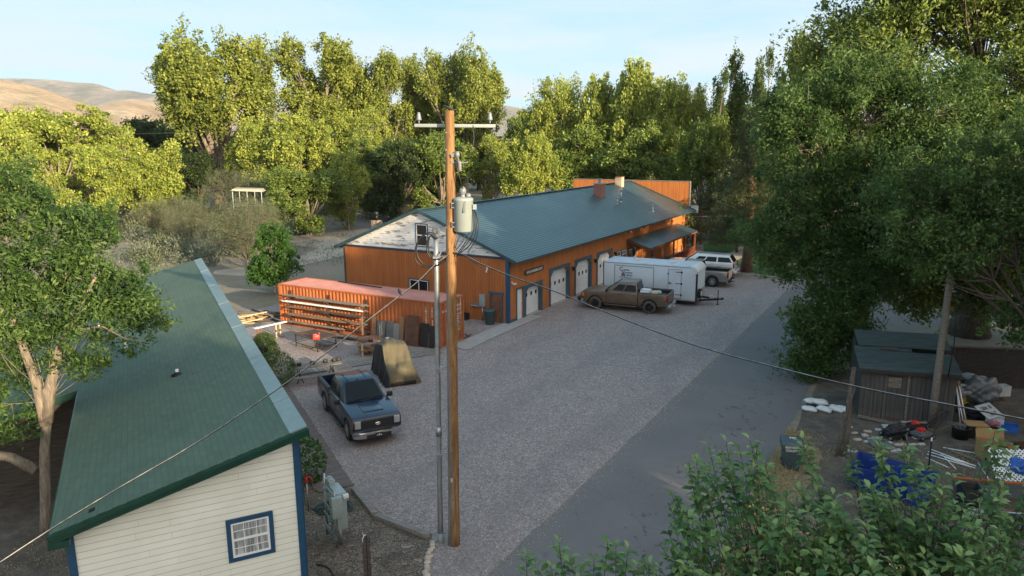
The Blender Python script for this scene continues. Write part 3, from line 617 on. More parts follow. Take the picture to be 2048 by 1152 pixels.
def window(par, plane, a, b, z0, z1, off, trim, tmat, glass='window_glass', grid=None, frame='white_vinyl', sash=True, top_lip=0):
    """plane 'X': wall facing -Y at y=off, a..b along x ; plane 'Y': wall facing +X at x=off, a..b along y"""
    def bx(m, p, q, d0, d1):
        if plane == 'X': m.bb((p[0], off-d1, p[1]), (q[0], off-d0, q[1]))
        else: m.bb((off+d0, p[0], p[1]), (off+d1, q[0], q[1]))
    t = MB(); bx(t, (a-trim, z0-trim), (a, z1+trim), .001, .04); bx(t, (b, z0-trim), (b+trim, z1+trim), .001, .04); bx(t, (a, z1), (b, z1+trim), .001, .04); bx(t, (a, z0-trim), (b, z0), .001, .04)
    if top_lip: bx(t, (a-trim-.04, z1+trim), (b+trim+.04, z1+trim+.04), .001, .09)
    W_ = MB(); bx(W_, (a, z0), (b, z1), .001, .008); wo = W_.build('window', glass, par)
    t.build('trim', tmat, wo); f = MB(); fwid = .045
    bx(f, (a, z0), (a+fwid, z1), .009, .03); bx(f, (b-fwid, z0), (b, z1), .009, .03); bx(f, (a+fwid, z1-fwid), (b-fwid, z1), .009, .03); bx(f, (a+fwid, z0), (b-fwid, z0+fwid), .009, .03)
    if sash == 'V': bx(f, ((a+b)/2-.025, z0+fwid), ((a+b)/2+.025, z1-fwid), .009, .028)
    elif sash: bx(f, (a+fwid, (z0+z1)/2-.025), (b-fwid, (z0+z1)/2+.025), .009, .034)
    if grid:
        for i in range(1, grid[0]): x = a+(b-a)*i/grid[0]; bx(f, (x-.008, z0+fwid), (x+.008, z1-fwid), .010, .016)
        for j in range(1, grid[1]):
            zz = z0+(z1-z0)*j/grid[1]
            if abs(zz-(z0+z1)/2) > .05: bx(f, (a+fwid, zz-.008), (b-fwid, zz+.008), .010, .0165)
    f.build('frame', frame, wo); return wo
window(barn, 'X', -7.68, -6.18, 1.3, 2.18, 0, .09, 'blue_trim', sash='V')
window(barn, 'X', -7.0, -6.12, 4.5, 5.92, 0, .07, 'deep_blue_trim', glass='black_glass')
window(barn, 'Y', 17.65, 18.45, 1.45, 2.2, 0, .06, 'blue_trim'); window(barn, 'Y', 18.75, 19.75, 1.45, 2.2, 0, .06, 'blue_trim')
# satellite dish, boxes, old door on the gable wall
m = MB(); m.smooth = True; m.lathe([(.02, .06), (.18, .04), (.27, 0), (.27, .012), (.02, .09)], (0, 0, 0), 'Y', 16); o = m.build('satellite_dish', 'grey_paint', barn, (-5.2, -.28, 5.62)); o.rotation_euler = (R(20), 0, R(25))
m = MB(); m.tube([(-5.2, -.22, 5.6), (-5.0, -.2, 5.3), (-4.85, -.01, 5.22)], .025, 6); m.tube([(-5.2, -.26, 5.4), (-5.35, -.55, 5.35)], .012, 6); m.build('dish_arm', 'galvanised', barn)
m = MB(); m.bb((-2.08, -.16, .93), (-1.68, -.001, 1.7)); m.bb((-2.10, -.18, 1.66), (-1.66, -.0, 1.72)); m.build('meter_cabinet', 'meter_grey', barn, bevel=.01)
m = MB(); m.cyl((-1.9, -.06, 0), (-1.9, -.06, .93), .035); m.build('conduit_riser', 'galvanised', barn)
m = MB(); m.bb((-2.76, -.1, .86), (-2.14, -.001, 1.1))
for i in range(5): m.lathe([(.045, -.02), (.05, .03), (.02, .04)], (-2.68+i*.115, -.13, .93), 'Y', 8)
m.build('gas_meter_bank', 'galvanised', barn)
m = MB(); m.bb((-1.26, -.02, .02), (-.52, -.002, 1.86)); o = m.build('door', 'rust_wood_door', barn); m = MB(); m.lathe([(.01, -.05), (.03, -.03), (.03, -.01)], (-1.18, -.02, 1.0), 'Y', 8); m.build('handle', 'dark_steel', o)
m = MB(); m.bb((-1.38, -.06, 0), (-1.26, -.001, 1.86)); m.bb((-.52, -.06, 0), (-.40, -.001, 1.86)); m.bb((-1.44, -.09, 1.86), (-.34, -.001, 1.97)); m.build('door_trim', 'blue_trim', barn)
m = MB(); m.bb((-1.56, -.08, 3.3), (-1.48, -.001, 3.5)); m.lathe([(.02, .2), (.05, .1), (.06, 0)], (-1.52, -.13, 3.15), 'Z', 10); m.tube([(-1.52, -.1, 3.6), (-2.1, -.08, 3.75), (-2.6, -.06, 3.95)], .012, 5); m.build('yard_light', 'white_plastic', barn)
# chimneys and flues
def rz_(u_): return 6.8 - KS*abs(u_+BWd/2)
m = MB(); m.bb((-5.3, 24.8, 5.2), (-4.5, 25.7, 7.25)); o = m.build('chimney', 'brick_red', barn); m = MB(); m.bb((-5.36, 24.74, 7.25), (-4.44, 25.76, 7.36)); m.cyl((-4.9, 25.2, 7.36), (-4.9, 25.2, 7.7), .13); m.bb((-5.12, 25.0, 7.7), (-4.68, 25.4, 7.74)); m.build('cap', 'concrete', o)
m = MB(); m.bb((-6.5, 32.9, 5.9), (-5.8, 33.6, 7.5)); o = m.build('chimney', 'tan_stucco', barn); m = MB(); m.bb((-6.53, 32.87, 7.5), (-5.77, 33.63, 7.58)); m.build('cap', 'red_stain_wood', o)
m = MB(); m.bb((-11.3, .5, 4.6), (-10.75, 1.05, 5.9)); m.build('stone_chimney', 'river_stone', barn)
m = MB(); m.cyl((-11.02, .78, 5.9), (-11.02, .78, 6.32), .11); m.lathe([(.11, 0), (.19, .02), (.19, .07), (.13, .1), (.17, .15), (.1, .19)], (-11.02, .78, 6.3)); m.build('flue_pipe', 'black_pipe', barn)
for u_, s_, h_, r_ in ((-3.05, 25.1, .62, .05), (-3.25, 26.5, 1.15, .07), (-.85, 28.6, .6, .06)):
    z0 = rz_(u_); m = MB(); m.cyl((u_, s_, z0), (u_, s_, z0+h_), r_); m.lathe([(r_*2.6, -.05), (r_*1.2, .14)], (u_, s_, z0+.06)); m.lathe([(r_*1.1, 0), (r_*1.9, .02), (r_*1.9, .09), (r_*.8, .12)], (u_, s_, z0+h_)); m.build('flue_pipe', 'galvanised', barn)
# stepped front wall at the far end
m = MB(); m.bb((-13.5, BL+.30, 3.2), (-.1, BL+.45, 6.93)); m.build('false_front', 'orange_board', barn)
m = MB(); m.bb((-13.55, BL+.26, 6.93), (-.05, BL+.5, 7.0)); m.bb((-.1, BL+.27, 3.2), (-.02, BL+.48, 6.93)); m.build('false_front_trim', 'grey_lumber', barn)
m = MB(); m.bb((.1, BL+.3, 3.7), (.9, BL+.36, 4.5)); m.build('porch_board', 'dirty_white', barn)
m = MB(); m.cyl((.0, BL+.1, 3.3), (4.4, BL-.4, 3.6), .05); m.build('flag_staff', 'galvanised', barn)
for yy in (BL+.3, BL+3.2):
    m = MB(); m.bb((.35, yy, 0), (.55, yy+.2, 3.7)); m.build('post', 'red_stain_wood', barn)
# porch
pr_ = MB(); PA, PB, PX, PZ0, PZ1 = 19.8, 33.6, 2.05, 2.95, 2.33
a2 = math.atan((PZ0-PZ1)/PX); pr_.bb((0, PA, 0), (PX/math.cos(a2)+.05, PB, .06)); o = pr_.build('porch_roof', 'teal_metal_roof', barn, (.01, 0, PZ0)); o.rotation_euler = (0, a2, 0)
m = MB(); m.bb((PX-.02, PA, PZ1-.13), (PX+.05, PB, PZ1-.01)); m.beam((0.02, PA+.04, PZ0-.1), (PX, PA+.04, PZ1-.1), .06, .14); m.build('porch_beam', 'red_stain_wood', barn)
for yy in (20.1, 23.4, 26.6, 29.8, 33.2):
    m = MB(); m.bb((PX-.17, yy-.07, 0), (PX-.03, yy+.07, PZ1-.12)); m.build('porch_post', 'red_stain_wood', barn)
m = MB()
for y0, y1 in ((26.7, 29.7), (29.9, 33.1)):
    m.bb((PX-.14, y0, .82), (PX-.06, y1, .88)); m.bb((PX-.14, y0, .15), (PX-.06, y1, .2))
    n = int((y1-y0)/.16)
    for i in range(n): m.bb((PX-.12, y0+i*.16+.05, .2), (PX-.08, y0+i*.16+.09, .82))
m.build('porch_railing', 'red_stain_wood', barn)
m = MB(); m.bb((0.05, PA-.2, -.02), (PX+.3, PB+.2, .1)); m.build('porch_floor', 'grey_lumber', barn)
for y0, y1 in ((20.4, 21.1), (21.3, 22.0), (26.0, 26.9), (29.0, 29.8)): window(barn, 'Y', y0, y1, .5, 2.1, 0, .06, 'dark_lumber')
for k, (yy, xx, hh) in enumerate(((24.2, 1.3, .5), (25.2, 1.4, .8), (27.5, 2.5, .5), (28.6, 2.5, .45))):
    p = thing('planter', ['low clay planter of red flowers on the porch floor', 'tall planter standing between two porch posts', 'stone planter in front of the porch railing', 'grey planter box at the porch edge'][k], 'planter', BO + Matrix.Rotation(TB, 3, 'Z') @ Vector((xx, yy, .02 if xx > 2.1 else .1)))
    m = MB(); m.lathe([(.16, 0), (.22, hh*.6), (.24, hh*.6)], n=12); m.build('pot', ['red_stain_wood', 'dark_lumber', 'concrete_old', 'grey_lumber'][k], p)
    rg = np.random.default_rng(40+k); C = rg.normal(size=(150, 3))*(.16, .16, .12)+(0, 0, hh*.85); o = bpy.data.objects.new('foliage', leaf_mesh('plant', C, .09, mat='leaf_green', rg=rg)); col.objects.link(o); o.parent = p

# ------------------------------------------------------------ the green-roofed house in front
HO = Vector((-4.77, 16.0, 0)); HA = math.atan2(.4533, .8913); HZ, HK, HL = 4.787, .256, 28.4
house = thing('house', 'cream lap-sided house with green shingle roof and blue trim nearest the camera', 'house', HO, HA)
def hz_at(x): return HZ + HK*x
ha = -math.atan(HK)
def hroof(x0, x1, y0, y1):
    m = MB(); c_ = math.cos(ha); m.bb((x0/c_, y0, 0), (x1/c_, y1, .05)); o = m.build('roof', 'green_shingle', house, (0, 0, HZ)); o.rotation_euler = (0, ha, 0)
hroof(-5.19, -.32, 0, HL); hroof(-9.3, -5.191, 10.05, HL)
m = MB(); c_ = math.cos(ha); n = 13
for i in range(n): m.bb((-.36, i*HL/n+.004, 0), (.05, (i+1)*HL/n-.004, .06+.006*(i % 2)))
m.bb((.02, 0, -.12), (.05, HL, .0)); o = m.build('ridge_flashing', 'flashing_pale', house, (0, 0, HZ)); o.rotation_euler = (0, ha, 0)
m = MB(); m.beam((-5.22, -.02, hz_at(-5.22)-.07), (.06, -.02, hz_at(.06)-.07), .05, .2); m.beam((-5.2, -.06, hz_at(-5.2)-.02), (.06, -.06, hz_at(.06)-.02), .06, .07)
m.beam((-5.21, 0, hz_at(-5.2)-.08), (-5.21, 10.05, hz_at(-5.2)-.08), .05, .2); m.beam((-9.3, 10.03, hz_at(-9.3)-.07), (-5.2, 10.03, hz_at(-5.2)-.07), .05, .22); m.beam((-9.31, 10, hz_at(-9.3)-.08), (-9.31, HL, hz_at(-9.3)-.08), .05, .2)
m.bb((-5.24, -.05, 3.18), (-4.86, .4, 3.33)); m.build('fascia', 'dark_green_fascia', house)
XL, XR, YF = -4.95, -.13, .36
m = MB(); m.prism([(XL, 0), (XR, 0), (XR, hz_at(XR)-.12), (XL, hz_at(XL)-.12)], YF, HL-.3); m.build('wall', 'cream_lap', house)
m = MB(); m.prism([(-9.0, 0), (XL-.01, 0), (XL-.01, hz_at(XL)-.14), (-9.0, hz_at(-9)-.12)], 10.6, HL-.3); m.build('wall', 'dark_lumber', house)
m = MB(); m.bb((XL-.02, YF-.03, 0), (XL+.13, YF-.001, hz_at(XL)-.2)); m.build('corner_board', 'deep_blue_trim', house); m = MB(); m.bb((XR-.14, YF-.03, 0), (XR+.02, YF-.001, hz_at(XR)-.22)); m.bb((XR+.001, YF-.03, 0), (XR+.03, YF+.13, hz_at(XR)-.22)); m.build('corner_board', 'deep_blue_trim', house)
m = MB(); m.beam((XL-.02, YF-.035, hz_at(XL)-.2), (XR+.02, YF-.035, hz_at(XR)-.2), .03, .17); m.build('frieze_board', 'deep_blue_trim', house)
m = MB(); m.prism([(-5.18, hz_at(-5.18)-.1), (.02, hz_at(.02)-.1), (.02, hz_at(.02)-.12), (-5.18, hz_at(-5.18)-.12)], .0, YF); m.build('soffit', 'navy_trim', house)
window(house, 'X', -1.76, -.92, 1.83, 2.69, YF, .10, 'deep_blue_trim', glass='curtain_glass', grid=(3, 4))
for x, y, h_ in ((-2.35, 7.75, .22), (-3.8, 12.9, .38), (-4.84, 18.3, .3)):
    m = MB(); m.cyl((x, y, hz_at(x)), (x, y, hz_at(x)+h_), .05); m.build('vent_pipe', 'white_vinyl', house)
    m = MB(); m.lathe([(.19, -.02), (.18, .025), (.07, .09)], (x, y, hz_at(x)+.05), n=10); m.build('vent_flashing', 'black_pipe', house)
m = MB(); o = m.bb((-4.62, .25, 0.051), (-4.50, .40, .062)).build('loose_shingle', 'black_pipe', house, (0, 0, HZ)); o.rotation_euler = (0, ha, 0)
# ------------------------------------------------------------ vehicles
def arc(cx, cz, r, a0, a1, n=9): return [(cx+r*math.cos(a0+(a1-a0)*i/n), cz+r*math.sin(a0+(a1-a0)*i/n)) for i in range(n+1)]
def wheel(par, x, y, r, rim, tyre, w_=.27, spokes=6):
    s_ = 1 if y > 0 else -1; h = w_/2
    m = MB(); m.lathe([(r*.62, -h), (r*.93, -h), (r, -h*.7), (r, h*.7), (r*.93, h), (r*.62, h)], (x, y, r), 'Y', 28)
    for k in range(22):
        a = 2*math.pi*k/22; m.box((x+math.cos(a)*r, y, r+math.sin(a)*r), (.05, w_*.8, .02), 0, 0, -a+math.pi/2)
    t = m.build('wheel', tyre, par); m = MB(); yo = y+s_*h
    m.lathe([(r*.63, 0), (r*.63, s_*.005), (r*.54, s_*-.02), (r*.54, -s_*.05), (r*.1, -s_*.05)], (x, yo, r), 'Y', 24)
    for k in range(spokes):
        a = 2*math.pi*k/spokes; m.beam((x+math.cos(a)*r*.1, yo-s_*.01, r+math.sin(a)*r*.1), (x+math.cos(a)*r*.58, yo-s_*.012, r+math.sin(a)*r*.58), r*.20, .03, (0, 1, 0))
    m.lathe([(r*.17, 0), (r*.15, s_*.02)], (x, yo, r), 'Y', 12); m.build('rim', rim, t)
def glass_panel(par, P, nm, inset=(.06, .94, .1, .9), off=.006, mat='auto_glass', n=None):
    """P: four corners bl, br, tr, tl of a greenhouse face"""
    P = [Vector(p) for p in P]; nrm = (P[1]-P[0]).cross(P[3]-P[0]).normalized()
    def at(u, v): return (P[0]*(1-u)+P[1]*u)*(1-v) + (P[3]*(1-u)+P[2]*u)*v
    u0, u1, v0, v1 = inset; q = [at(u0, v0), at(u1, v0), at(u1, v1), at(u0, v1)]; m = MB()
    m.add([p+nrm*off for p in q]+[p-nrm*.01 for p in q], [(0,1,2,3), (7,6,5,4), (0,4,5,1), (1,5,6,2), (2,6,7,3), (3,7,4,0)]); return m.build(nm, mat, par)
def vehicle(root, paint, pickup=True, r=.41, rim='alloy', tyre='tyre', trim='chrome', lift=0, xR=-2.93, bumper='chrome', front=True, rear_wheel=-1.75, belt=1.26, roofz=1.93, side_trim=None):
    z0 = .42+lift; hw = .99; xw = 1.95; b = belt+lift; rz = roofz+lift; ar = r+.10; zc = r+.0
    cb = -.95 if pickup else xR+.03
    def arch(x): 
        a0 = math.asin(max(-1, min(1, (z0-zc)/ar))); return arc(x, zc, ar, a0, math.pi-a0, 10)
    out = [(cb, z0)] + ([] if pickup else arch(rear_wheel)[::-1]) + arch(xw)[::-1] + [(2.80, z0+.02), (2.92, z0+.2), (2.93, b-.28), (2.86, b-.13), (2.55, b-.07), (1.28, b+.02), (cb, b)]
    m = MB(); m.prism(out, -hw, hw); body = m.build('body', paint, root, bevel=.045)
    m = MB(); m.bb((xR+.15, -.72, z0-.12), (2.7, .72, z0+.12)); m.bb((xw-.55, -.93, z0), (xw+.55, .93, b-.25)); m.bb((rear_wheel-.55, -.80, z0), (rear_wheel+.55, .80, .95)); m.build('underbody', 'rubber', root)
    # greenhouse
    g0, g1 = cb+.01, 1.30; t0, t1 = (cb+.16 if pickup else cb+.42), .42; y0, y1, y2 = .93, .80, .70; zm = b+(rz-b)*.72
    tm0 = t0-(t0-g0)*.25; tm1 = t1+(g1-t1)*.22
    rings = [[(g0, -y0, b-.02), (g1, -y0*.97, b-.0), (g1, y0*.97, b), (g0, y0, b-.02)], [(tm0, -y1, zm), (tm1, -y1+.03, zm), (tm1, y1-.03, zm), (tm0, y1, zm)], [(t0, -y2, rz-.03), (t1, -y2+.03, rz-.04), (t1, y2-.03, rz-.04), (t0, y2, rz-.03)]]
    m = MB(); V = [p for rg_ in rings for p in rg_]; Fc = [(0,3,2,1)]
    for k in range(2):
        for i in range(4): Fc.append((k*4+i, k*4+(i+1) % 4, k*4+4+(i+1) % 4, k*4+4+i))
    V += [((t0+t1)/2-.5, 0, rz+.02), ((t0+t1)/2+.35, 0, rz+.01)]; Fc += [(8, 9, 13), (13, 12, 8), (9, 10, 13), (10, 11, 12), (12, 13, 10), (11, 8, 12)]
    m.add(V, Fc); cab = m.build('cab', paint, root, bevel=.05)
    bl = rings[0]; tl = rings[1]
    glass_panel(root, (bl[1], bl[2], rings[2][2], rings[2][1]), 'windshield', (.06, .94, .06, .93), .05)
    glass_panel(root, (bl[3], bl[0], tl[0], tl[3]) if pickup else (bl[3], bl[0], tl[0], tl[3]), 'rear_window', (.1, .9, .12, 1.15), .03)
    segs = [(.04, .44), (.47, .80)] if pickup else [(.03, .32), (.35, .60), (.63, .83)]
    for sd in (0, 1):
        P4 = (bl[0], bl[1], tl[1], tl[0]) if sd == 0 else (bl[2], bl[3], tl[3], tl[2])
        for a, c in segs:
            if sd == 1: a, c = 1-c, 1-a
            glass_panel(root, P4, 'side_window', (a, c, .13, .95), .012)
    for s_ in (-1, 1):
        m = MB(); m.box((1.12, s_*(hw+.13), b+.08), (.13, .24, .2)); m.beam((1.1, s_*hw*.95, b-.02), (1.1, s_*(hw+.1), b+.03), .06, .05); m.build('mirror', 'black_plastic', root, bevel=.03)
        dx = [(.18, 'a'), (-.85, 'b')]
        for x_, _ in dx:
            m = MB(); m.bb((x_, s_*(hw+.0), b-.2), (x_+.2, s_*(hw+.035), b-.165)); m.build('door_handle', paint if not pickup else 'black_plastic', root)
        m = MB()
        for x_ in ((1.22, .12, -.93) if pickup else (1.22, .15, -1.0)): m.bb((x_-.006, s_*(hw-.004), z0+.1), (x_+.006, s_*(hw+.003), b-.02))
        m.bb((-.9, s_*(hw-.003), z0+.085), (1.25, s_*(hw+.003), z0+.1)); m.build('door_seam', 'rubber', root)
        m = MB(); m.bb((-.9, s_*(hw-.14), z0-.1), (1.3, s_*(hw+.04), z0-.04)); m.build('running_board', side_trim or 'black_plastic', root)
        wheel(root, xw, s_*(hw-.13), r, rim, tyre); wheel(root, rear_wheel, s_*(hw-.13), r, rim, tyre)
    if pickup:
        bo = [(xR, z0+.1)] + [(xR+.02, z0+.02)] + arch(rear_wheel)[::-1] + [(-.97, z0), (-.97, b), (xR, b+.01)]
        for s_ in (-1, 1):
            m = MB(); m.prism(bo, s_*hw, s_*(hw-.16)); m.build('bed_side', paint, root, bevel=.03)
            m = MB(); m.bb((xR+.02, s_*(hw-.15), b+.008), (-.99, s_*(hw-.02), b+.03)); m.build('bed_rail', 'black_plastic', root)
        m = MB(); m.bb((xR+.05, -.83, z0+.2), (-.98, .83, z0+.28)); m.bb((-1.06, -.83, z0+.28), (-.98, .83, b-.01)); m.bb((xR+.06, -.84, z0+.28), (-1.07, -.82, b-.03)); m.bb((xR+.06, .82, z0+.28), (-1.07, .84, b-.03)); m.build('bed_floor', 'bed_liner', root)
        m = MB(); m.bb((xR-.02, -.82, z0+.18), (xR+.05, .82, b)); tg = m.build('tailgate', paint, root, bevel=.02); m = MB(); m.bb((xR-.032, -.12, b-.2), (xR-.019, .12, b-.12)); m.build('handle', 'black_plastic', tg)
    for s_ in (-1, 1):
        m = MB(); zt = b-.32 if pickup else b-.25; m.bb((xR-.03, s_*(hw-.15), zt-.16), (xR+.08, s_*(hw+.004), zt+.26)); m.build('taillight', 'red_lens', root, bevel=.015)
    m = MB(); m.bb((xR-.22, -hw+.02, z0+.0), (xR-.02, -.28, z0+.17)); m.bb((xR-.22, .28, z0+.0), (xR-.02, hw-.02, z0+.17)); m.bb((xR-.18, -.28, z0-.02), (xR-.02, .28, z0+.1)); m.bb((xR-.34, -.05, z0-.08), (xR-.1, .05, z0)); m.build('rear_bumper', bumper, root, bevel=.02)
    m = MB(); m.bb((xR-.235, -.17, z0+.02), (xR-.22, .17, z0+.14)); m.build('number_plate', 'dirty_white', root)
    if front:
        m = MB(); m.bb((2.90, -.60, z0+.26), (2.965, .60, b-.20)); gr_ = m.build('grille', 'black_plastic', root, bevel=.02); m = MB()
        for k in range(3): zz = z0+.32+k*.12; m.bb((2.962, -.52, zz), (2.985, .52, zz+.055))
        m.build('bar', 'dark_steel', gr_); m = MB(); m.lathe([(.06, 0), (.055, .012)], (0, 0, 0), 'X', 20); o = m.build('emblem', 'chrome', gr_, (2.985, 0, z0+.47)); o.scale = (1, 2.0, 1)
        for s_ in (-1, 1):
            m = MB(); m.bb((2.80, s_*.68, z0+.34), (2.955, s_*.92, b-.21)); m.build('headlight', 'lamp_lens', root, bevel=.02)
            m = MB(); m.bb((2.74, s_*.935, z0+.36), (2.88, s_*.996, b-.24)); m.build('indicator', 'amber_lens', root, bevel=.01)
            m = MB(); m.lathe([(.05, 0), (.06, .02)], (3.06, s_*.66, z0+.04), 'X', 12); m.build('fog_lamp', 'lamp_lens', root)
        m = MB(); pts = [(2.78, -1.0), (2.96, -.97), (3.08, -.7), (3.10, 0), (3.08, .7), (2.96, .97), (2.78, 1.0)]; m.prism(pts, z0-.06, z0+.20, 'XY'); m.build('front_bumper', bumper, root, bevel=.03)
        m = MB(); m.bb((3.07, -.5, z0-.07), (3.112, .5, z0+.10)); m.build('air_dam', 'black_plastic', root)
        m = MB(); m.bb((3.112, -.16, z0-.02), (3.125, .16, z0+.14)); pl = m.build('front_plate', 'black_plastic', root); return dict(z0=z0, b=b, rz=rz, plate=pl)
    return dict(z0=z0, b=b, rz=rz)
t = thing('pickup_truck', 'dark blue-grey crew cab pickup facing the camera beside the boardwalk', 'pickup truck', (-6.40, 28.75, 0), R(-62.6)); t.scale = (.96, .95, .98)
d = vehicle(t, 'paint_slate'); m = MB()
for k, (y_, h_) in enumerate(((-.07, .05), (0, .085), (.07, .06))): m.add([(3.128, y_-.045, d['z0']+.03), (3.128, y_+.045, d['z0']+.03), (3.128, y_, d['z0']+.03+h_)], [(0, 1, 2)])
m.build('mountain_mark', 'white_lettering', d['plate'])
b0 = d['b']; m = MB(); m.prism([(1.5, b0-.06), (2.45, b0-.10), (2.45, b0-.035), (2.3, b0-.025), (1.6, b0+.025), (1.5, b0+.005)], -.42, .42); m.build('hood_bulge', 'paint_slate', t, bevel=.025)
m = MB(); m.beam((1.36, -.75, d['b']+.05), (1.22, -.05, d['b']+.12), .02, .02); m.beam((1.36, .05, d['b']+.05), (1.22, .7, d['b']+.12), .02, .02); m.build('wiper', 'rubber', t)
m = MB(); rgd = np.random.default_rng(3)
for k in range(14): m.bb((-.6+(k % 5)*.24, -.5+(k//5)*.42, d['rz']-.02), (-.57+(k % 5)*.24, -.42+(k//5)*.42, d['rz']+.008))
m.build('roof_rib', 'paint_slate', t)
t = thing('pickup_truck', 'dusty bronze crew cab pickup with white boxes and a yellow case in its bed', 'pickup truck', (7.80, 48.85, 0), R(156.4))
d = vehicle(t, 'paint_bronze', r=.44, rim='black_alloy', tyre='tyre_dusty', lift=.09, bumper='galvanised', side_trim='paint_bronze')
m = MB(); m.bb((2.9, -.92, .5), (3.2, .92, .78)); m.tube([(3.15, -.3, .75), (3.15, -.3, .98), (3.15, .3, .98), (3.15, .3, .75)], .03, 8); m.build('bull_bar', 'black_plastic', t, bevel=.02)
def on(v, x, y, z=0): return v.matrix_basis @ Vector((x, y, z))
bpy.context.view_layer.update()
for k, (x, y, z, sz, rz_k, lb, mt) in enumerate([(-1.35, .45, 1.30, (.62, .55, .13), .05, 'lower white flat case in the bronze pickup bed', 'white_plastic'), (-1.38, .35, 1.44, (.60, .5, .10), -.1, 'white flat case lying on top of another in the bronze pickup bed', 'white_plastic'), (-1.85, -.1, 1.22, (.85, .55, .12), .35, 'tilted white case nearest the tailgate in the bronze pickup bed', 'dirty_white'), (-2.0, .62, 1.27, (.42, .3, .09), 0, 'yellow case in the bronze pickup bed', 'yellow_plastic')]):
    m = MB(); m.box((0, 0, sz[2]/2), sz); m.box((0, 0, sz[2]*.62), (sz[0]+.02, sz[1]+.02, .02)); m.bb((-.06, -sz[1]/2-.03, sz[2]*.3), (.06, -sz[1]/2, sz[2]*.5))
    p = on(t, x, y, z); tag(m.build('storage_case', mt, None, p, R(156.4)+rz_k, bevel=.012), lb, 'case')
m = MB(); p = on(t, -1.9, .2, .80); m.box((0, 0, .2), (1.5, 1.2, .4)); tag(m.build('cargo_box', 'dark_steel', None, p, R(156.4), bevel=.02), 'dark cargo box under the cases in the bronze pickup bed', 'box')
t = thing('pickup_truck', 'silver pickup with tan tailgate half hidden behind the white trailer', 'pickup truck', (14.35, 57.75, 0), R(155)); vehicle(t, 'paint_silver', bumper='dark_steel', r=.42)
m = MB(); m.bb((-2.965, -.8, .64), (-2.955, .8, 1.24)); m.build('tailgate_skin', 'tan_stucco', t)
t = thing('suv', 'white long suv with dark windows behind the silver pickup', 'suv', (16.15, 61.7, 0), R(155)); d = vehicle(t, 'paint_white', pickup=False, r=.40, xR=-2.75, rear_wheel=-1.45, bumper='paint_white', belt=1.24, roofz=1.88)
for s_ in (-1, 1):
    m = MB(); m.tube([(-2.0, s_*.62, d['rz']+.02), (-1.9, s_*.62, d['rz']+.07), (.1, s_*.62, d['rz']+.07), (.2, s_*.62, d['rz']+.0)], .022, 6); m.build('roof_rail', 'black_plastic', t)
m = MB(); m.bb((-2.99, -.5, .42), (-2.95, .5, .50)); m.build('bumper_insert', 'black_plastic', t)

# ------------------------------------------------------------ enclosed trailer
TA = math.atan2(-3.0, 6.01); t = thing('cargo_trailer', 'long white enclosed cargo trailer with ministry lettering parked before the garage doors', 'trailer', (6.61, 52.36, 0), TA)
TL, TW, Z0, Z1 = 6.75, 2.45, .36, 2.72       # x from rear to nose, y: side facing the camera at 0, far side +TW
m = MB(); m.prism([(0, Z0), (TL, Z0), (TL, Z1-.42), (TL-.12, Z1-.12), (TL-.42, Z1), (0, Z1)], 0, TW); m.build('body', 'trailer_white', t, bevel=.03)
m = MB(); m.prism([(0.03, 0.06), (TL-.42, .06), (TL-.42, TW-.06), (.03, TW-.06)], Z1+.0, Z1+.03, 'XY'); m.build('roof', 'trailer_roof', t, bevel=.02)
m = MB(); pts = [(TL-.50, Z1+.02)] + [(TL-.40+.44*math.sin(a), Z1-.40+.44*math.cos(a)) for a in [i*math.pi/16 for i in range(9)]] + [(TL-.02, Z1-.45), (TL-.5, Z1-.1)]
m.prism(pts, -.02, TW+.02); m.build('nose_cap', 'white_plastic', t, bevel=.02)
m = MB(); m.bb((TL-.11, -.012, Z0), (TL+.012, 0.1, Z1-.46)); m.build('corner_strip', 'dark_steel', t); m = MB(); m.bb((-.012, -.012, Z0), (.05, .05, Z1)); m.build('corner_strip', 'dark_steel', t)
m = MB(); m.bb((TL+.001, .1, Z0), (TL+.015, TW-.1, 1.05)); m.build('stone_guard', 'galvanised', t)
m = MB(); m.bb((0.05, -.01, Z0-.03), (TL-.1, 0, Z0+.05)); m.bb((.05, -.008, Z1-.09), (TL-.5, 0, Z1-.03)); m.build('edge_rail', 'galvanised', t)
def frame_rect(m, x0, x1, z0, z1, w_=.05, y0=-.014, y1=-.001):
    m.bb((x0, y0, z0), (x0+w_, y1, z1)); m.bb((x1-w_, y0, z0), (x1, y1, z1)); m.bb((x0+w_, y0, z1-w_), (x1-w_, y1, z1)); m.bb((x0+w_, y0, z0), (x1-w_, y1, z0+w_)); return m
m = frame_rect(MB(), .82, 3.72, .95, 2.52); o = m.build('side_hatch', 'grey_paint', t)
ink = MB(); ink.cur = 0
def tx(s_, size, x, z, al='LEFT', b=.004, nar=1.0): text_mb(s_, size, ink, face_M((x, -.006, z), (1, 0, 0), (0, 0, 1)), b, al, narrow=nar)
tx('C', .42, 1.18, 2.24); tx('V', .40, 1.36, 2.02); tx('M', .36, 1.34, 1.82)
ink.cur = 1; tx('hristian', .15, 1.50, 2.20); tx('ocational', .15, 1.60, 2.01); tx('inistries', .15, 1.68, 1.83)
ink.cur = 2; tx('INTERNATIONAL INC', .10, 1.2, 1.66, nar=.9); tx('(435) 326-4442', .13, 1.28, 1.50, nar=.85); ink.build('lettering', ['maroon_ink', 'navy_ink', 'grey_paint'], t)
m = frame_rect(MB(), 4.72, 5.66, .46, 2.50, .035); dd = m.build('side_door', 'galvanised', t)
m = MB(); m.bb((4.77, -.012, .5), (5.62, -.001, 2.46)); m.build('door_leaf', 'trailer_white', dd)
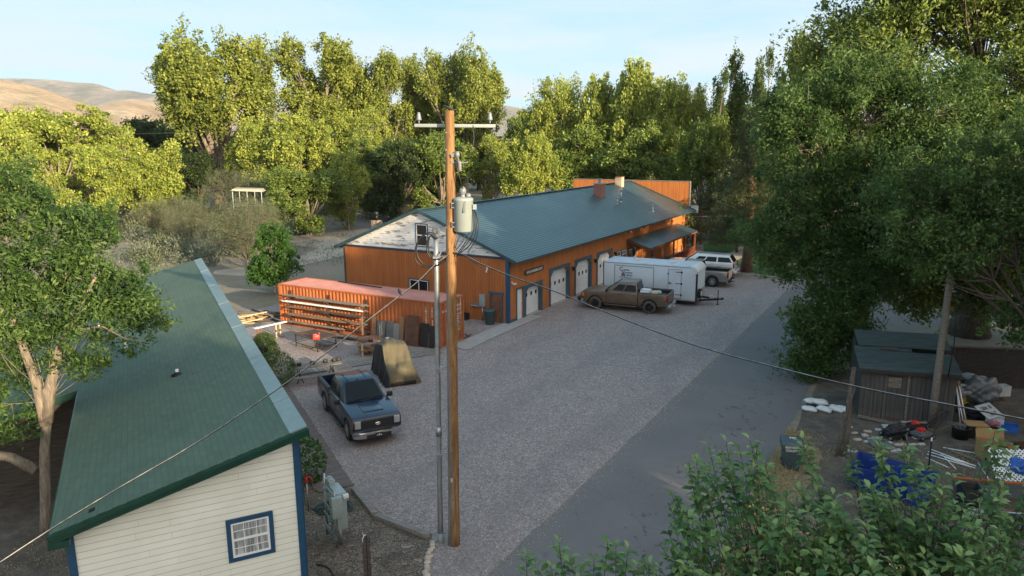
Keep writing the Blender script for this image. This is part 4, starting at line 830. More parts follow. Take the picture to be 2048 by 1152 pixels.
for z_ in (.72, 1.5, 2.3): m = MB(); m.bb((5.25, -.03, z_-.02), (5.72, -.013, z_+.02)); m.bb((5.62, -.045, z_-.06), (5.72, -.012, z_+.06)); m.build('hinge', 'dark_steel', dd)
m = MB(); m.bb((4.74, -.04, 1.48), (5.02, -.013, 1.52)); m.bb((4.84, -.05, 1.4), (4.88, -.013, 1.6)); m.bb((4.68, -.03, 2.1), (4.76, -.013, 2.22)); m.build('latch', 'dark_steel', dd)
for x_ in (2.0, 4.55): m = MB(); m.bb((x_, 1.0, Z1+.03), (x_+.36, 1.36, Z1+.10)); m.bb((x_-.02, .98, Z1+.10), (x_+.38, 1.38, Z1+.115)); m.build('roof_vent', 'white_plastic', t)
m = MB(); m.bb((.1, .1, Z0-.12), (TL-.1, TW-.1, Z0-.03)); m.bb((1.9, .05, .2), (3.9, .3, .34)); m.build('chassis', 'rubber', t)
for x_ in (2.35, 3.25):
    for y_ in (.16, TW-.16): wheel(t, x_, y_, .34, 'white_plastic', 'tyre', .2, 5)
m = MB()
for y_ in (.5, TW-.5): m.beam((TL-.2, y_, Z0-.02), (TL+1.25, TW/2, Z0+.02), .08, .12)
m.beam((TL+1.0, TW/2, Z0+.04), (TL+1.55, TW/2, Z0+.06), .08, .10); m.cyl((TL+1.2, TW/2, .0), (TL+1.2, TW/2, 1.05), .03); m.lathe([(.1, 0), (.1, .03)], (TL+1.2, TW/2, .0), n=10); m.box((TL+1.5, TW/2, Z0+.12), (.18, .1, .08)); m.build('tongue', 'rubber', t)
m = MB(); m.box((TL+.75, TW/2, Z0+.14), (.3, .22, .18)); m.build('battery_box', 'dirty_white', t, bevel=.02)
m = MB(); m.lathe([(.2, -.09), (.33, -.09), (.34, 0), (.33, .09), (.2, .09)], (TL+.12, .45, .85), 'X', 20); sw = m.build('spare_wheel', 'tyre', t); m = MB(); m.lathe([(.2, .06), (.19, .09), (.05, .10)], (TL+.12, .45, .85), 'X', 16); m.build('rim', 'white_plastic', sw)
m = MB(); m.bb((TL-.16, -.02, Z1-.56), (TL-.06, -.005, Z1-.50)); m.build('marker_lamp', 'amber_lens', t)

# ------------------------------------------------------------ shipping container
CO = Vector((-3.969, 39.319, 0)); CA = -.506
c = thing('shipping_container', 'long rust red shipping container with corrugated sides and a lumber rack', 'container', CO, CA)
CL, CW, CHt = 12.19, 2.44, 2.59
def corr(m, x0, x1, ya, z0, z1, sgn, plane='X'):
    n = int(round((x1-x0)/.27)); st = (x1-x0)/n; pts = []
    for i in range(n): b = x0+i*st; pts += [(b, 0), (b+st*.27, 0), (b+st*.5, 1), (b+st*.77, 1)]
    pts.append((x1, 0)); V = []
    for x, d_ in pts:
        for z in (z0, z1): V.append((x, ya+sgn*d_*.04, z) if plane == 'X' else (ya+sgn*d_*.03, x, z))
    m.add(V, [(2*i, 2*i+2, 2*i+3, 2*i+1) for i in range(len(pts)-1)])
m = MB(); corr(m, -CL+.12, -.12, .03, .16, CHt-.08, 1); corr(m, -CL+.12, -.12, CW-.03, .16, CHt-.08, -1); corr(m, .1, CW-.1, -CL+.05, .16, CHt-.1, 1, 'Y'); m.build('side_panel', 'container_red', c)
m = MB()
for y_ in (0, CW-.1):
    m.bb((-CL, y_, 0.0), (0, y_+.1, .16)); m.bb((-CL, y_, CHt-.09), (0, y_+.1, CHt)); m.bb((-CL, y_, .16), (-CL+.13, y_+.1, CHt-.09)); m.bb((-.13, y_, .16), (0, y_+.1, CHt-.09))
for x_ in (-CL, -.1): m.bb((x_, .1, 0), (x_+.1, CW-.1, .15)); m.bb((x_, .1, CHt-.12), (x_+.1, CW-.1, CHt-.002))
m.build('frame', 'container_red', c)
m = MB(); n = 58; st = (CL-.2)/n
V = []
for i in range(n+1):
    for q, h_ in ((0, 0), (.35, .0), (.5, .02), (.85, .02)):
        x = -CL+.1+i*st+q*st
        if x <= -.1: V += [(x, .1, CHt-.03+h_), (x, CW-.1, CHt-.03+h_)]
m.add(V, [(2*i, 2*i+2, 2*i+3, 2*i+1) for i in range(len(V)//2-1)]); m.build('roof', 'container_roof', c)
for k in range(2):
    a = .12+k*1.1; m = MB(); m.bb((-.07, a+.005, .17), (-.03, a+1.09, CHt-.14))
    for zz in (.35, .75, 1.15, 1.55, 1.95, 2.3): m.bb((-.031, a+.06, zz-.05), (-.012, a+1.03, zz+.05))
    dr = m.build('door', 'container_red', c)
    for yy in (a+.3, a+.8):
        m = MB(); m.cyl((.025, yy, .12), (.025, yy, CHt-.08), .022, n=8)
        for zz in (.2, .8, 1.6, 2.4): m.bb((-.02, yy-.05, zz), (.04, yy+.05, zz+.06))
        m.bb((.0, yy-.25, 1.05), (.045, yy, 1.09)); m.build('lock_rod', 'galvanised' if (k, yy > 1) == (1, True) else 'container_red', dr)
ink = MB(); FM = lambda y, z: face_M((-.009, y, z), (0, 1, 0), (0, 0, 1))
text_mb('TRLU 429120 3', .20, ink, FM(1.66, 2.10), .003, narrow=.8); text_mb('US 4310', .19, ink, FM(1.72, 1.86), .003)
for i, s_ in enumerate(('MAX. GR.  30,480 KG', '67,200 LB', 'TARE  3,850 KG', '8,490 LB', 'NET  26,630 KG', '58,710 LB')): text_mb(s_, .10, ink, FM(1.72, 1.60-i*.13), .002)
text_mb('TRITON', .15, ink, FM(.5, 2.0), .003); ink.build('lettering', 'white_lettering', c)
ink = MB()
for i, ch in enumerate('INTERPOOL'): text_mb(ch, .19, ink, face_M((-.92, -.004, 2.18-i*.17), (1, 0, 0), (0, 0, 1)), .004)
for i, ch in enumerate('TRLU 429120'): text_mb(ch, .16, ink, face_M((-.5, -.004, 2.2-i*.14), (1, 0, 0), (0, 0, 1)), .003)
ink.build('lettering', 'white_lettering', c)
m = MB(); m.bb((-.011, 1.78, .62), (-.005, 2.08, .96)); pl = m.build('safety_plate', 'yellow_label', c); ink = MB(); text_mb('CAUTION', .065, ink, face_M((-.004, 1.93, .90), (0, 1, 0), (0, 0, 1)), 0); text_mb("9'6\" HIGH", .06, ink, face_M((-.004, 1.93, .78), (0, 1, 0), (0, 0, 1)), 0); ink.build('lettering', 'black_ink', pl)
ROWS = (.38, .82, 1.26, 1.60, 1.95)
for s_ in (11.1, 7.95, 5.1):
    m = MB(); m.bb((-s_-.05, -.07, .05), (-s_+.05, -.004, 2.28))
    for z_ in ROWS: m.bb((-s_-.03, -.52, z_-.05), (-s_+.03, -.07, z_-.01)); m.beam((-s_, -.08, z_-.28), (-s_, -.40, z_-.05), .04, .04)
    m.build('rack_arm', 'rusty_steel', c)
m = MB(); m.beam((-5.5, 1.9, CHt+.02), (-9.2, 2.2, CHt+.03), .05, .05); m.build('roof_pipe', 'black_pipe', c)
CM4 = Matrix.Translation(CO) @ Matrix.Rotation(CA, 4, 'Z')
bt = [(ROWS[4], 4.85, 11.7, -.18, 'grey_lumber', 'grey board on the top row of the container rack, nearest the wall'), (ROWS[4], 5.0, 10.3, -.38, 'weathered_wood', 'pale weathered board at the outer edge of the top rack row'),
      (ROWS[3], 5.2, 11.6, -.30, 'white_vinyl', 'white painted trim length on the second rack row'), (ROWS[3], 4.9, 8.6, -.17, 'brown_lumber', 'short brown board behind the white trim on the second rack row'),
      (ROWS[2], 5.1, 11.4, -.25, 'brown_lumber', 'long brown board on the middle row of the rack'), (ROWS[2], 5.0, 9.0, -.42, 'dark_lumber', 'dark shorter board at the outer edge of the middle rack row'),
      (ROWS[1], 5.0, 11.3, -.22, 'grey_lumber', 'long grey board on the fourth rack row'), (ROWS[1], 5.4, 11.0, -.42, 'brown_lumber', 'brown board at the outer edge of the fourth rack row'),
      (ROWS[0], 4.7, 8.4, -.25, 'dark_lumber', 'dark board on the lowest rack row'), (ROWS[0], 6.5, 11.2, -.44, 'grey_lumber', 'grey board sticking out of the lowest rack row'),
      (.04, 5.0, 10.7, -.75, 'grey_lumber', 'pale long board lying on the gravel below the rack'), (.04, 4.6, 9.2, -.98, 'dark_lumber', 'dark board lying on the gravel in front of the rack')]
for z_, a, b, y_, mt, lb in bt:
    m = MB(); L_ = b-a; m.bb((-L_/2, -.07, 0), (L_/2, .07, .045)); m.bb((-L_/2+.3, -.055, .046), (L_/2-.15, .065, .085))
    tag(m.build('board', mt, None, CM4 @ Vector((-(a+b)/2, y_, z_-.008)), CA+random.uniform(-.008, .008)), lb, 'board')
# sheets and doors leaning on the container
for s_, w_, h_, mt, nm, lb in [(4.55, .30, 1.5, 'brown_lumber', 'plank', 'upright brown plank at the left end of the sheets leaning on the container'), (4.05, .62, 1.15, 'sheet_grey', 'metal_sheet', 'pale grey sheet leaning behind the work bench'), (3.4, .5, 1.2, 'sheet_grey', 'metal_sheet', 'grey sheet with a dark edge leaning on the container'), (2.95, .42, 1.1, 'galvanised', 'metal_sheet', 'pale metal sheet in the middle of the leaning panels'),
                               (2.52, .30, 1.55, 'brown_lumber', 'plank', 'tall brown plank left of the rusty leaning door'), (2.22, .2, 1.15, 'sheet_grey', 'metal_sheet', 'narrow grey strip leaning beside the rusty door'), (1.72, .82, 1.72, 'rust_brown_panel', 'old_door', 'rusty old door with bolts leaning on the container'), (1.0, .55, 1.35, 'dark_steel', 'metal_sheet', 'dark sheet with a lighter top right of the rusty door'),
                               (.55, .48, 1.25, 'dark_steel', 'metal_sheet', 'blackish sheet nearest the container door corner'), (.72, .16, .85, 'rust_brown_panel', 'plank', 'short rusty strip leaning before the blackish sheet')]:
    m = MB(); m.bb((-w_/2, 0, 0), (w_/2, .03, h_)); 
    if nm == 'old_door':
        for zz in (.35, 1.25, 1.5): m.bb((-w_/2+.08, -.02, zz-.03), (w_/2-.08, 0, zz+.03))
        m.beam((-.25, -.015, .3), (.1, -.015, .75), .05, .02, (0, 1, 0))
    elif w_ > .4: m.bb((-w_/2-.01, -.006, h_*.66), (w_/2+.01, -.001, h_*.68))
    o = m.build(nm, mt, None, CM4 @ Vector((-s_, -.05-math.sin(.14)*h_ - (.06 if s_ in (.72, 1.72, 2.52) else 0), 0.01)), CA); o.rotation_euler = (-.14, 0, CA); tag(o, lb, 'panel' if nm != 'plank' else 'plank')
# ------------------------------------------------------------ power pole and its gear
PB = Vector((-1.70, 19.16, 0)); PT = Vector((-1.553, 19.16, 12.02))
p = thing('power_pole', 'tall wooden power pole, grey and orange, carrying crossarm and transformer', 'power pole', PB)
m = MB(); pts = [Vector((0, 0, -.3))+(PT-PB)*(i/14) for i in range(15)]; pts[-1] = PT-PB
m.tube(pts, [.165-.045*i/14 + (.004*math.sin(i*2.1)) for i in range(15)], 20); m.build('shaft', 'pole_wood', p)
def pl(px, py, Y=19.16): return Yd(px, py, Y) - PB
a, b = pl(829, 251, 19.45), pl(991, 252, 19.45)
m = MB(); m.beam(a, b, .12, .085); arm = m.build('crossarm', 'transformer_grey', p, bevel=.008)
for q in (pl(838, 247, 19.45), pl(980, 247, 19.45)):
    m = MB(); m.cyl(q, q+Vector((0, 0, .1)), .02, n=8); m.lathe([(.03, .07), (.065, .085), (.08, .11), (.05, .135), (.072, .16), (.042, .185), (.058, .21), (.036, .24), (.042, .27), (.015, .285)], q); m.build('insulator', 'porcelain_grey', p)
m = MB(); q = pl(912, 325, 19.05); m.bb(q+Vector((-.13, -.03, -.02)), q+Vector((.08, .03, .04)))
m.beam(q+Vector((.02, -.03, .22)), q+Vector((-.12, -.03, .16)), .07, .09); m.lathe([(.03, -.14), (.06, -.12), (.03, -.09), (.062, -.06), (.03, -.03), (.062, 0), (.03, .03), (.06, .06), (.025, .12)], q+Vector((.10, -.05, -.08)), n=12)
m.beam(q+Vector((.05, -.08, .24)), q+Vector((.10, -.1, -.2)), .03, .03); m.beam(q+Vector((.08, -.06, -.02)), q+Vector((.32, -.1, .01)), .018, .03); m.lathe([(.02, .1), (.07, .18), (.05, .28)], q+Vector((.04, -.06, 0)), n=10); m.build('fuse_cutout', 'porcelain_grey', p)
m = MB(); q0, q1 = pl(927.5, 463, 19.1), pl(927.5, 396, 19.1); rr = .255; h_ = (q1-q0).z
m.lathe([(rr*.9, 0), (rr, .03), (rr, h_-.08), (rr*1.03, h_-.07), (rr*1.03, h_-.02), (rr*.97, h_), (rr*.5, h_+.035), (.02, h_+.04)], q0, n=32); tr = m.build('transformer', 'transformer_grey', p)
m = MB(); m.lathe([(.05, 0), (.085, .02), (.085, .06), (.06, .1), (.09, .12), (.09, .22), (.05, .28), (.01, .3)], q0+Vector((.0, -.05, h_-.0)), n=14); m.lathe([(.04, 0), (.07, .03), (.07, .10), (.03, .13)], q0+Vector((.14, -.1, h_)), n=12); m.beam(q0+Vector((.05, -.24, h_-.05)), q0+Vector((.04, -.29, h_-.35)), .05, .03); m.build('bushing', 'porcelain_grey', tr)
for z in (.12, h_-.25):
    m = MB(); m.bb(q0+Vector((-.30, -.12, z)), q0+Vector((-.19, .12, z+.14))); m.build('bracket', 'galvanised', tr); 
    m = MB(); m.bb(q0+Vector((-.285, -.125, z+.025)), q0+Vector((-.21, -.121, z+.115))); m.build('bracket_slot', 'rubber', tr)
m = MB(); q = q0+Vector((.3, -.12, h_-.22)); m.box(q, (.10, .05, .13)); m.box(q+Vector((-.02, 0, .02)), (.05, .07, .05)); m.build('terminal', 'transformer_grey', tr)
def pxtube(name, par, pts, r, mat, label=None, cat=None, off=None, n=6, group=None, sub=3):
    """cable through photo points (x, y, depth)"""
    P_ = [Yd(*q) - (off if off is not None else Vector((0, 0, 0))) for q in pts]; out = []
    for i in range(len(P_)-1):
        p0, p1, p2, p3 = P_[max(i-1, 0)], P_[i], P_[i+1], P_[min(i+2, len(P_)-1)]
        for k in range(sub):
            t = k/sub; out.append(.5*((2*p1)+(-p0+p2)*t+(2*p0-5*p1+4*p2-p3)*t*t+(-p0+3*p1-3*p2+p3)*t**3))
    out.append(P_[-1]); mm = MB(); mm.tube(out, r, n); o = mm.build(name, mat, par)
    if label: tag(o, label, cat, group)
    return o
for pts in ([(948, 420, 19.0), (953, 440, 18.9), (950, 470, 18.9), (938, 492, 18.95), (915, 510, 19.0)], [(945, 418, 19.0), (949, 440, 18.9), (945, 468, 18.9), (930, 492, 18.95), (912, 513, 19.0)], [(951, 424, 19.0), (957, 450, 18.9), (952, 478, 18.9), (944, 492, 18.95), (936, 504, 19.0)],
            [(922, 468, 19.1), (916, 480, 19.05), (910, 496, 19.0)], [(930, 468, 19.1), (926, 482, 19.05), (912, 500, 19.0)], [(938, 466, 19.1), (934, 480, 19.05), (914, 508, 19.0)], [(910, 320, 19.0), (918, 350, 18.9), (926, 380, 19.0)], [(946, 250, 19.4), (946, 290, 19.3), (920, 300, 19.1)]):
    pxtube('cable', p, pts, .013, 'cable_black', off=PB)
m = MB(); q = pl(899, 960, 19.02); m.box(q+Vector((.06, -.02, 0)), (.05, .01, .12)); m.build('tag_plate', 'tan_stucco', p)
m = MB()
for yy in (265, 300, 455, 700): q = pl(892, yy, 19.05); m.box(q, (.03, .04, .03)); 
m.build('bolt', 'galvanised', p)
# service conduit beside the pole
CB = Vector((-2.09, 19.25, 0)); ct = Yd(872, 476, 19.25)
c = thing('conduit_riser', 'grey steel conduit riser standing just left of the wooden pole', 'conduit', CB)
m = MB(); k = (ct-CB); P_ = [k*(i/10) for i in range(11)]; m.tube(P_, [.082, .082, .075, .072, .07, .07, .068, .072, .072, .072, .072], 14); m.cyl(k*.37, k*.40, .085); m.build('pipe', 'galvanised', c)
m = MB(); m.cyl((0, 0, -.1), k*.035, .095, n=12); m.build('base_sleeve', 'grey_paint', c)
for yy in (735, 907, 514):
    q = Yd(881 if yy > 600 else 874, yy, 19.2)-CB; m = MB(); m.beam(q+Vector((-.04, -.1, -.12)), q+Vector((.12, -.1, .14)), .03, .03); m.beam(q, q+Vector((.34, 0, .03)), .03, .03); m.box(q+Vector((0, -.02, 0)), (.2, .2, .05)); m.build('standoff_bracket', 'galvanised', c)
for k_, pts in enumerate([[(873, 478), (867, 470), (852, 469), (838, 480), (830, 500), (832, 522), (848, 534), (870, 533), (888, 524), (902, 512)], [(872, 479), (863, 471), (855, 480), (853, 498), (860, 514), (872, 520), (890, 516), (905, 508)], [(875, 478), (868, 467), (855, 466), (840, 476), (833, 494), (836, 514), (850, 530), (872, 531), (886, 521), (902, 515)], [(870, 480), (861, 472), (857, 486), (858, 504), (866, 514), (880, 518), (900, 513)]]):
    pxtube('cable_loop', c, [(x, y, 19.12+.03*k_) for x, y in pts], .016, 'cable_black', off=CB)
# overhead service lines
L1 = [(905, 506, 19.05), (925, 509, 18.8), (960, 527, 18.3), (1030, 556, 17.4), (1099, 579, 16.6), (1193, 617, 15.5), (1290, 655, 14.5), (1400, 694, 13.6), (1560, 737, 12.4), (1720, 775, 11.4), (1890, 808, 10.5), (2060, 841, 9.8), (2200, 865, 9.2)]
wr = thing('service_line', 'twisted black and silver service line running from the pole to the right edge', 'power line'); pxtube('conductor', wr, L1, .012, 'cable_black')
pxtube('messenger_wire', wr, [(x, y-1.2, Y-.01) for x, y, Y in L1], .007, 'cable_alu')
L2 = [(898, 510, 19.0), (872, 528, 18.7), (840, 560, 18.0), (800, 592, 17.2), (740, 638, 16.2), (640, 716, 14.6), (550, 782, 13.4), (400, 882, 11.8), (245, 972, 10.6), (100, 1060, 9.7), (-60, 1165, 8.9)]
wr = thing('service_line', 'twisted black and silver service line running from the pole over the green roof', 'power line'); pxtube('conductor', wr, L2, .011, 'cable_black'); pxtube('messenger_wire', wr, [(x, y-1.2, Y-.01) for x, y, Y in L2], .007, 'cable_alu')
m = MB(); q = Yd(953, 522, 18.4); m.tube([Yd(940, 520, 18.6), Yd(958, 530, 18.5), Yd(972, 540, 18.6)], .012, 5); m.build('jumper', 'cable_black', wr)
pxtube('overhead_wire', None, [(-200, 284, 70), (26, 279, 76), (260, 268, 84), (500, 262, 92)], .02, 'cable_black', 'thin overhead wire crossing before the far left sunlit trees', 'power line')
pxtube('overhead_wire', None, [(217, 349, 70), (364, 326, 78), (560, 322, 88), (883, 317, 100)], .02, 'cable_black', 'thin overhead wire crossing above the tamarisks towards the pole', 'power line')
pxtube('overhead_wire', None, [(835, 236, 19.4), (700, 262, 40), (560, 282, 70), (300, 306, 120)], .012, 'cable_black', 'thin wire leaving the left insulator of the crossarm', 'power line')
def bird(loc, rz, lb):
    t = thing('bird', lb, 'bird', loc, rz); m = MB(); m.smooth = True
    m.tube([(-.16, 0, .015), (-.09, 0, .03), (-.03, 0, .055), (.03, 0, .075), (.07, 0, .10), (.10, 0, .115), (.125, 0, .11), (.15, 0, .105)], [.010, .016, .034, .04, .030, .024, .016, .003], 10); m.build('body', 'bird_dark', t)
    m = MB(); m.tube([(.02, .012, .04), (.02, .012, 0)], .004, 4); m.tube([(.02, -.012, .04), (.02, -.012, 0)], .004, 4); m.build('legs', 'black_plastic', t)
bird(PT+Vector((0, 0, 0)), R(170), 'small dark bird perched on top of the power pole')
bird(Yd(800, 590, 17.2), R(115), 'small dark bird perched on the left service line above the container')
# ------------------------------------------------------------ yard things
def leafy(name, label, cat, loc, C, size, mat, par=None, seed=1, aspect=.6, stem=None, bias=.5, out=None):
    rg = np.random.default_rng(seed); t = thing(name, label, cat, loc); o = bpy.data.objects.new('foliage', leaf_mesh(name, C, size, aspect, mat=mat, rg=rg, out=out, bias=bias)); col.objects.link(o); o.parent = t
    m = MB(); 
    for k in range(5): a = k*1.26; m.tube([(0, 0, -.05), (math.cos(a)*.1, math.sin(a)*.1, .3), (math.cos(a)*.3, math.sin(a)*.3, .6)], [.02, .015, .006], 5)
    m.build('stem', 'bark_dark', t); return t
def ball(r, n, seed, zc, sq=1.0):
    rg = np.random.default_rng(seed); d = rg.normal(size=(n, 3)); d /= np.linalg.norm(d, axis=1)[:, None]; rr = r*(.8+.22*rg.random((n, 1))); C = d*rr*(1, 1, sq)+(0, 0, zc); return C[C[:, 2] > .02], d[C[:, 2] > .02]
for i, (x, y, r, lb) in enumerate([(-12.75, 36.3, .85, 'clipped round boxwood shrub farther from the camera by the house wall'), (-11.15, 33.2, .95, 'clipped round boxwood shrub behind the blue-grey pickup by the house'), (-13.6, 39.0, .6, 'small round shrub next to the barbecue by the house')]):
    C, D = ball(r, 3800, 60+i, r*.85, .95); leafy('boxwood_shrub', lb, 'shrub', (x, y, 0), C, .075, 'leaf_green', out=D, seed=i, bias=1)
C, D = ball(.62, 900, 66, .75, 1.35); leafy('currant_bush', 'small bright leafy bush at the near corner of the house', 'bush', (-6.9, 23.1, 0), C, .13, 'leaf_vivid', out=D, seed=8)
g = thing('barbecue_grill', 'black barbecue grill with side shelf half hidden behind the house roof edge', 'grill', G(522, 735), R(-25)); m = MB(); m.bb((-.35, -.28, .62), (.35, .28, .85)); m.build('firebox', 'black_plastic', g, bevel=.02)
m = MB(); m.prism([(-.28, .85), (.28, .85), (.25, 1.02), (.12, 1.14), (-.12, 1.14), (-.25, 1.02)], -.35, .35, 'YZ'); m.build('lid', 'dark_steel', g, bevel=.02); m = MB(); m.bb((.35, -.25, .78), (.8, .25, .82)); m.build('shelf', 'black_plastic', g)
for x in (-.3, .3):
    for y in (-.22, .22): m = MB(); m.bb((x-.02, y-.02, 0), (x+.02, y+.02, .62)); m.build('leg', 'dark_steel', g)
# boardwalks
def boardwalk(name, a, b, w_, pitch, mat='path_plank'):
    a = Vector(a).to_3d(); b = Vector(b).to_3d(); d = b-a; L_ = d.length; ang_ = math.atan2(d.y, d.x); n = int(L_/pitch); m = MB()
    for i in range(n): m.box(((i+.5)*pitch, random.uniform(-.02, .02), .035+random.uniform(-.004, .004)), (pitch-.018, w_+random.uniform(-.03, .03), .04), random.uniform(-.006, .006))
    for s_ in (-1, 1): m.bb((0, s_*w_*.35-.04, 0), (L_, s_*w_*.35+.04, .013))
    return tag(m.build(name, mat, None, a, ang_), kind='structure')
hd = Vector((-.4533, .8913)); q = Vector((-5.85, 22.55))
boardwalk('boardwalk', q, q+hd*13.2, 1.15, .145)
boardwalk('boardwalk', (-7.3, 22.55), (-6.15, 23.15), .7, .2); boardwalk('boardwalk', (-8.1, 25.3), (-7.3, 25.7), .7, .3)
boardwalk('boardwalk', G(566, 750), G(880, 702), 1.0, .24, 'grey_lumber')
def timber(a, b, lb): m = MB(); a = Vector(a); b = Vector(b); m.beam(Vector((*a[:2], .08)), Vector((*b[:2], .08)), .19, .15); return tag(m.build('landscape_timber', 'grey_lumber', bevel=.012), lb, 'timber')
timber(G(708, 982), G(750, 1034), 'short grey edging timber next to the boardwalk end'); timber(G(752, 1037), G(860, 1078), 'long grey edging timber ending at the conduit foot')
m = MB(); m.bb((-6.9, 22.02, 0), (-6.86, 22.1, .05)); 
rg = np.random.default_rng(12); yy = 19.2; k = 0
while yy > 15.2:
    r = rg.uniform(.07, .125); bm_ = bmesh.new(); bmesh.ops.create_icosphere(bm_, subdivisions=2, radius=1)
    for v in bm_.verts: v.co = Vector((v.co.x*r*rg.uniform(.95, 1.2), v.co.y*r*.85, v.co.z*r*.75)) + Vector(rg.normal(size=3))*r*.05
    me = bpy.data.meshes.new('edging_stone'); bm_.to_mesh(me); bm_.free(); me.materials.append(MATS['pale_stone']); o = bpy.data.objects.new('edging_stone', me); col.objects.link(o); o.location = (-2.33+rg.uniform(-.05, .05), yy, r*.4); o.rotation_euler = (0, 0, rg.uniform(0, 6))
    tag(o, 'pale rounded stone of the row running from the conduit to the bottom edge', 'stone', 'edging stones in a row'); yy -= r*1.55+.01; k += 1
# meter rack
ma = Vector((-5.44, 19.72, 0)); mb_ = Vector((-4.98, 18.98, 0)); dd = (mb_-ma); mr = thing('meter_rack', 'steel strut rack carrying grey electric meter boxes near the house corner', 'meter rack', ma, math.atan2(dd.y, dd.x)); Lr = dd.length
for x, h_ in ((0, 1.92), (Lr, 1.72)): m = MB(); m.cyl((x, 0, 0), (x, 0, h_), .035, n=10); m.build('post', 'galvanised', mr)
for z in (.28, .36, .72, 1.05, 1.45, 1.62): m = MB(); m.bb((-.05, -.06, z), (Lr+.1, -.03, z+.045)); m.build('strut', 'flashing_pale', mr)
m = MB(); m.bb((Lr*.25, .03, .55), (Lr+.06, .32, 1.66)); m.build('cabinet', 'meter_grey', mr, bevel=.01)
m = MB(); m.bb((Lr+.07, -.14, 1.0), (Lr+.2, .16, 1.62)); m.build('meter_box', 'meter_grey', mr, bevel=.01)
m = MB(); m.bb((Lr+.04, .20, 1.5), (Lr+.16, .36, 1.62)); m.build('receptacle', 'white_plastic', mr, bevel=.015)
for x in (.02, .22): m = MB(); m.bb((x-.07, .04, 1.5), (x+.1, .22, 1.78)); m.lathe([(.06, 0), (.06, .03)], (x+.02, .13, 1.78), n=12); m.build('junction_box', 'meter_grey', mr, bevel=.008)
m = MB(); m.cyl((Lr*.8, .16, 0), (Lr*.8, .16, .56), .055, n=10); m.build('riser_pipe', 'galvanised', mr)
m = MB(); m.tube([(Lr*.9, -.08, .8), (Lr*.9, -.1, .6), (Lr*.95, -.12, .55), (Lr+.05, -.14, .62)], .012, 5); m.build('cord', 'cable_black', mr)
# yard hydrant, hose, fence post
hy = thing('yard_hydrant', 'slim yard hydrant with red pump head by the house', 'hydrant', G(617, 1022)); m = MB(); m.cyl((0, 0, 0), (0, 0, .95), .02, n=8); m.build('pipe', 'galvanised', hy)
m = MB(); m.lathe([(.03, .93), (.05, .97), (.05, 1.08), (.03, 1.12)], n=10); m.tube([(0, 0, 1.08), (.1, 0, 1.15), (.17, .0, 1.05), (.17, 0, .98)], .022, 8); m.beam((0, 0, 1.1), (-.14, .02, .9), .03, .02); m.beam((-.02, 0, 1.1), (.02, 0, 1.25), .05, .03); m.build('head', 'hydrant_red', hy)
hc = G(668, 1018); m = MB(); P_ = []
for i in range(150):
    a = i*.26; r = .34+.12*math.sin(i*.11)+.02*math.sin(i*1.7); P_.append((math.cos(a)*r*1.35, math.sin(a)*r, .03+.05*(.5+.5*math.sin(i*.37))))
P_ += [(-.6, -.1, .04), (-.9, .05, .15), (-.98, .2, .6), (-.86, .22, 1.0)]; m.tube(P_, .016, 6); tag(m.build('garden_hose', 'hose_green', None, hc), 'dark green garden hose coiled behind the meter rack', 'hose')
m = MB(); m.tube([G(634, 1129, .02), G(648, 1131, .05), G(660, 1138, .04), G(667, 1150, .03), G(668, 1170, .02)], .022, 6); tag(m.build('drain_hose', 'cable_black'), 'short black hose stub lying on the mulch', 'hose')
fp = thing('fence_post', 'old weathered post with a white cord at the bottom of the view', 'post', (-3.62, 16.6, 0)); zt = Yd(741, 1072, 16.6).z; m = MB(); m.bb((-.11, -.06, 0), (-.01, .06, zt)); m.bb((.0, -.05, 0), (.07, .05, zt-.03)); m.build('stake', 'dark_lumber', fp, bevel=.01)
for z in (.95, 1.25): m = MB(); m.bb((.071, -.06, zt*z/1.6), (.13, .05, zt*z/1.6+.06)); m.build('cleat', 'weathered_wood', fp)
m = MB(); m.tube([(-.09, -.07, zt-.12), (-.09, -.075, zt-.02), (-.05, -.0, zt+.03), (-.02, .02, zt+.02)], .010, 5); m.tube([(-.07, -.02, zt+.02), (-.10, -.0, zt+.09)], .008, 5); m.build('cord', 'white_plastic', fp)
# bins and crate by the workshop
def bar(x, y, z=0): return BO + Matrix.Rotation(TB, 3, 'Z') @ Vector((x, y, z))
b_ = thing('trash_can', 'round grey-green trash can with domed lid in front of the old door', 'trash can', bar(-1.02, -.62)); m = MB(); m.lathe([(.24, 0), (.27, .05), (.31, .75), (.33, .78), (.33, .84)], n=22); m.build('body', 'bin_teal', b_)
m = MB(); m.lathe([(.37, .84), (.38, .90), (.30, .97), (.05, 1.0)], n=22); m.build('lid', 'bin_teal', b_)
for s_ in (-1, 1): m = MB(); m.box((s_*.34, -.05, .68), (.05, .2, .12)); m.build('handle', 'bin_teal', b_, bevel=.015)
b_ = thing('plastic_crate', 'small black open crate against the workshop wall behind the container', 'crate', bar(-3.1, -.32), TB); m = MB()
for q1, q2 in (((-.25, -.2, .02), (.25, -.18, .42)), ((-.25, .18, .02), (.25, .2, .42)), ((-.25, -.18, .02), (-.23, .18, .42)), ((.23, -.18, .02), (.25, .18, .42)), ((-.25, -.2, 0), (.25, .2, .02))): m.bb(q1, q2)
m.build('shell', 'black_plastic', b_); m = MB(); m.bb((-.27, -.22, .40), (.27, -.201, .45)); m.build('rim', 'black_plastic', b_)
m = MB(); m.tube([G(930, 668, .05), G(938, 672, .1), G(942, 668, .05), G(935, 673, .03), G(929, 676, .05)], .03, 6); tag(m.build('chain', 'rusty_steel'), 'rusty chain heap on the gravel beside the container door', 'chain')
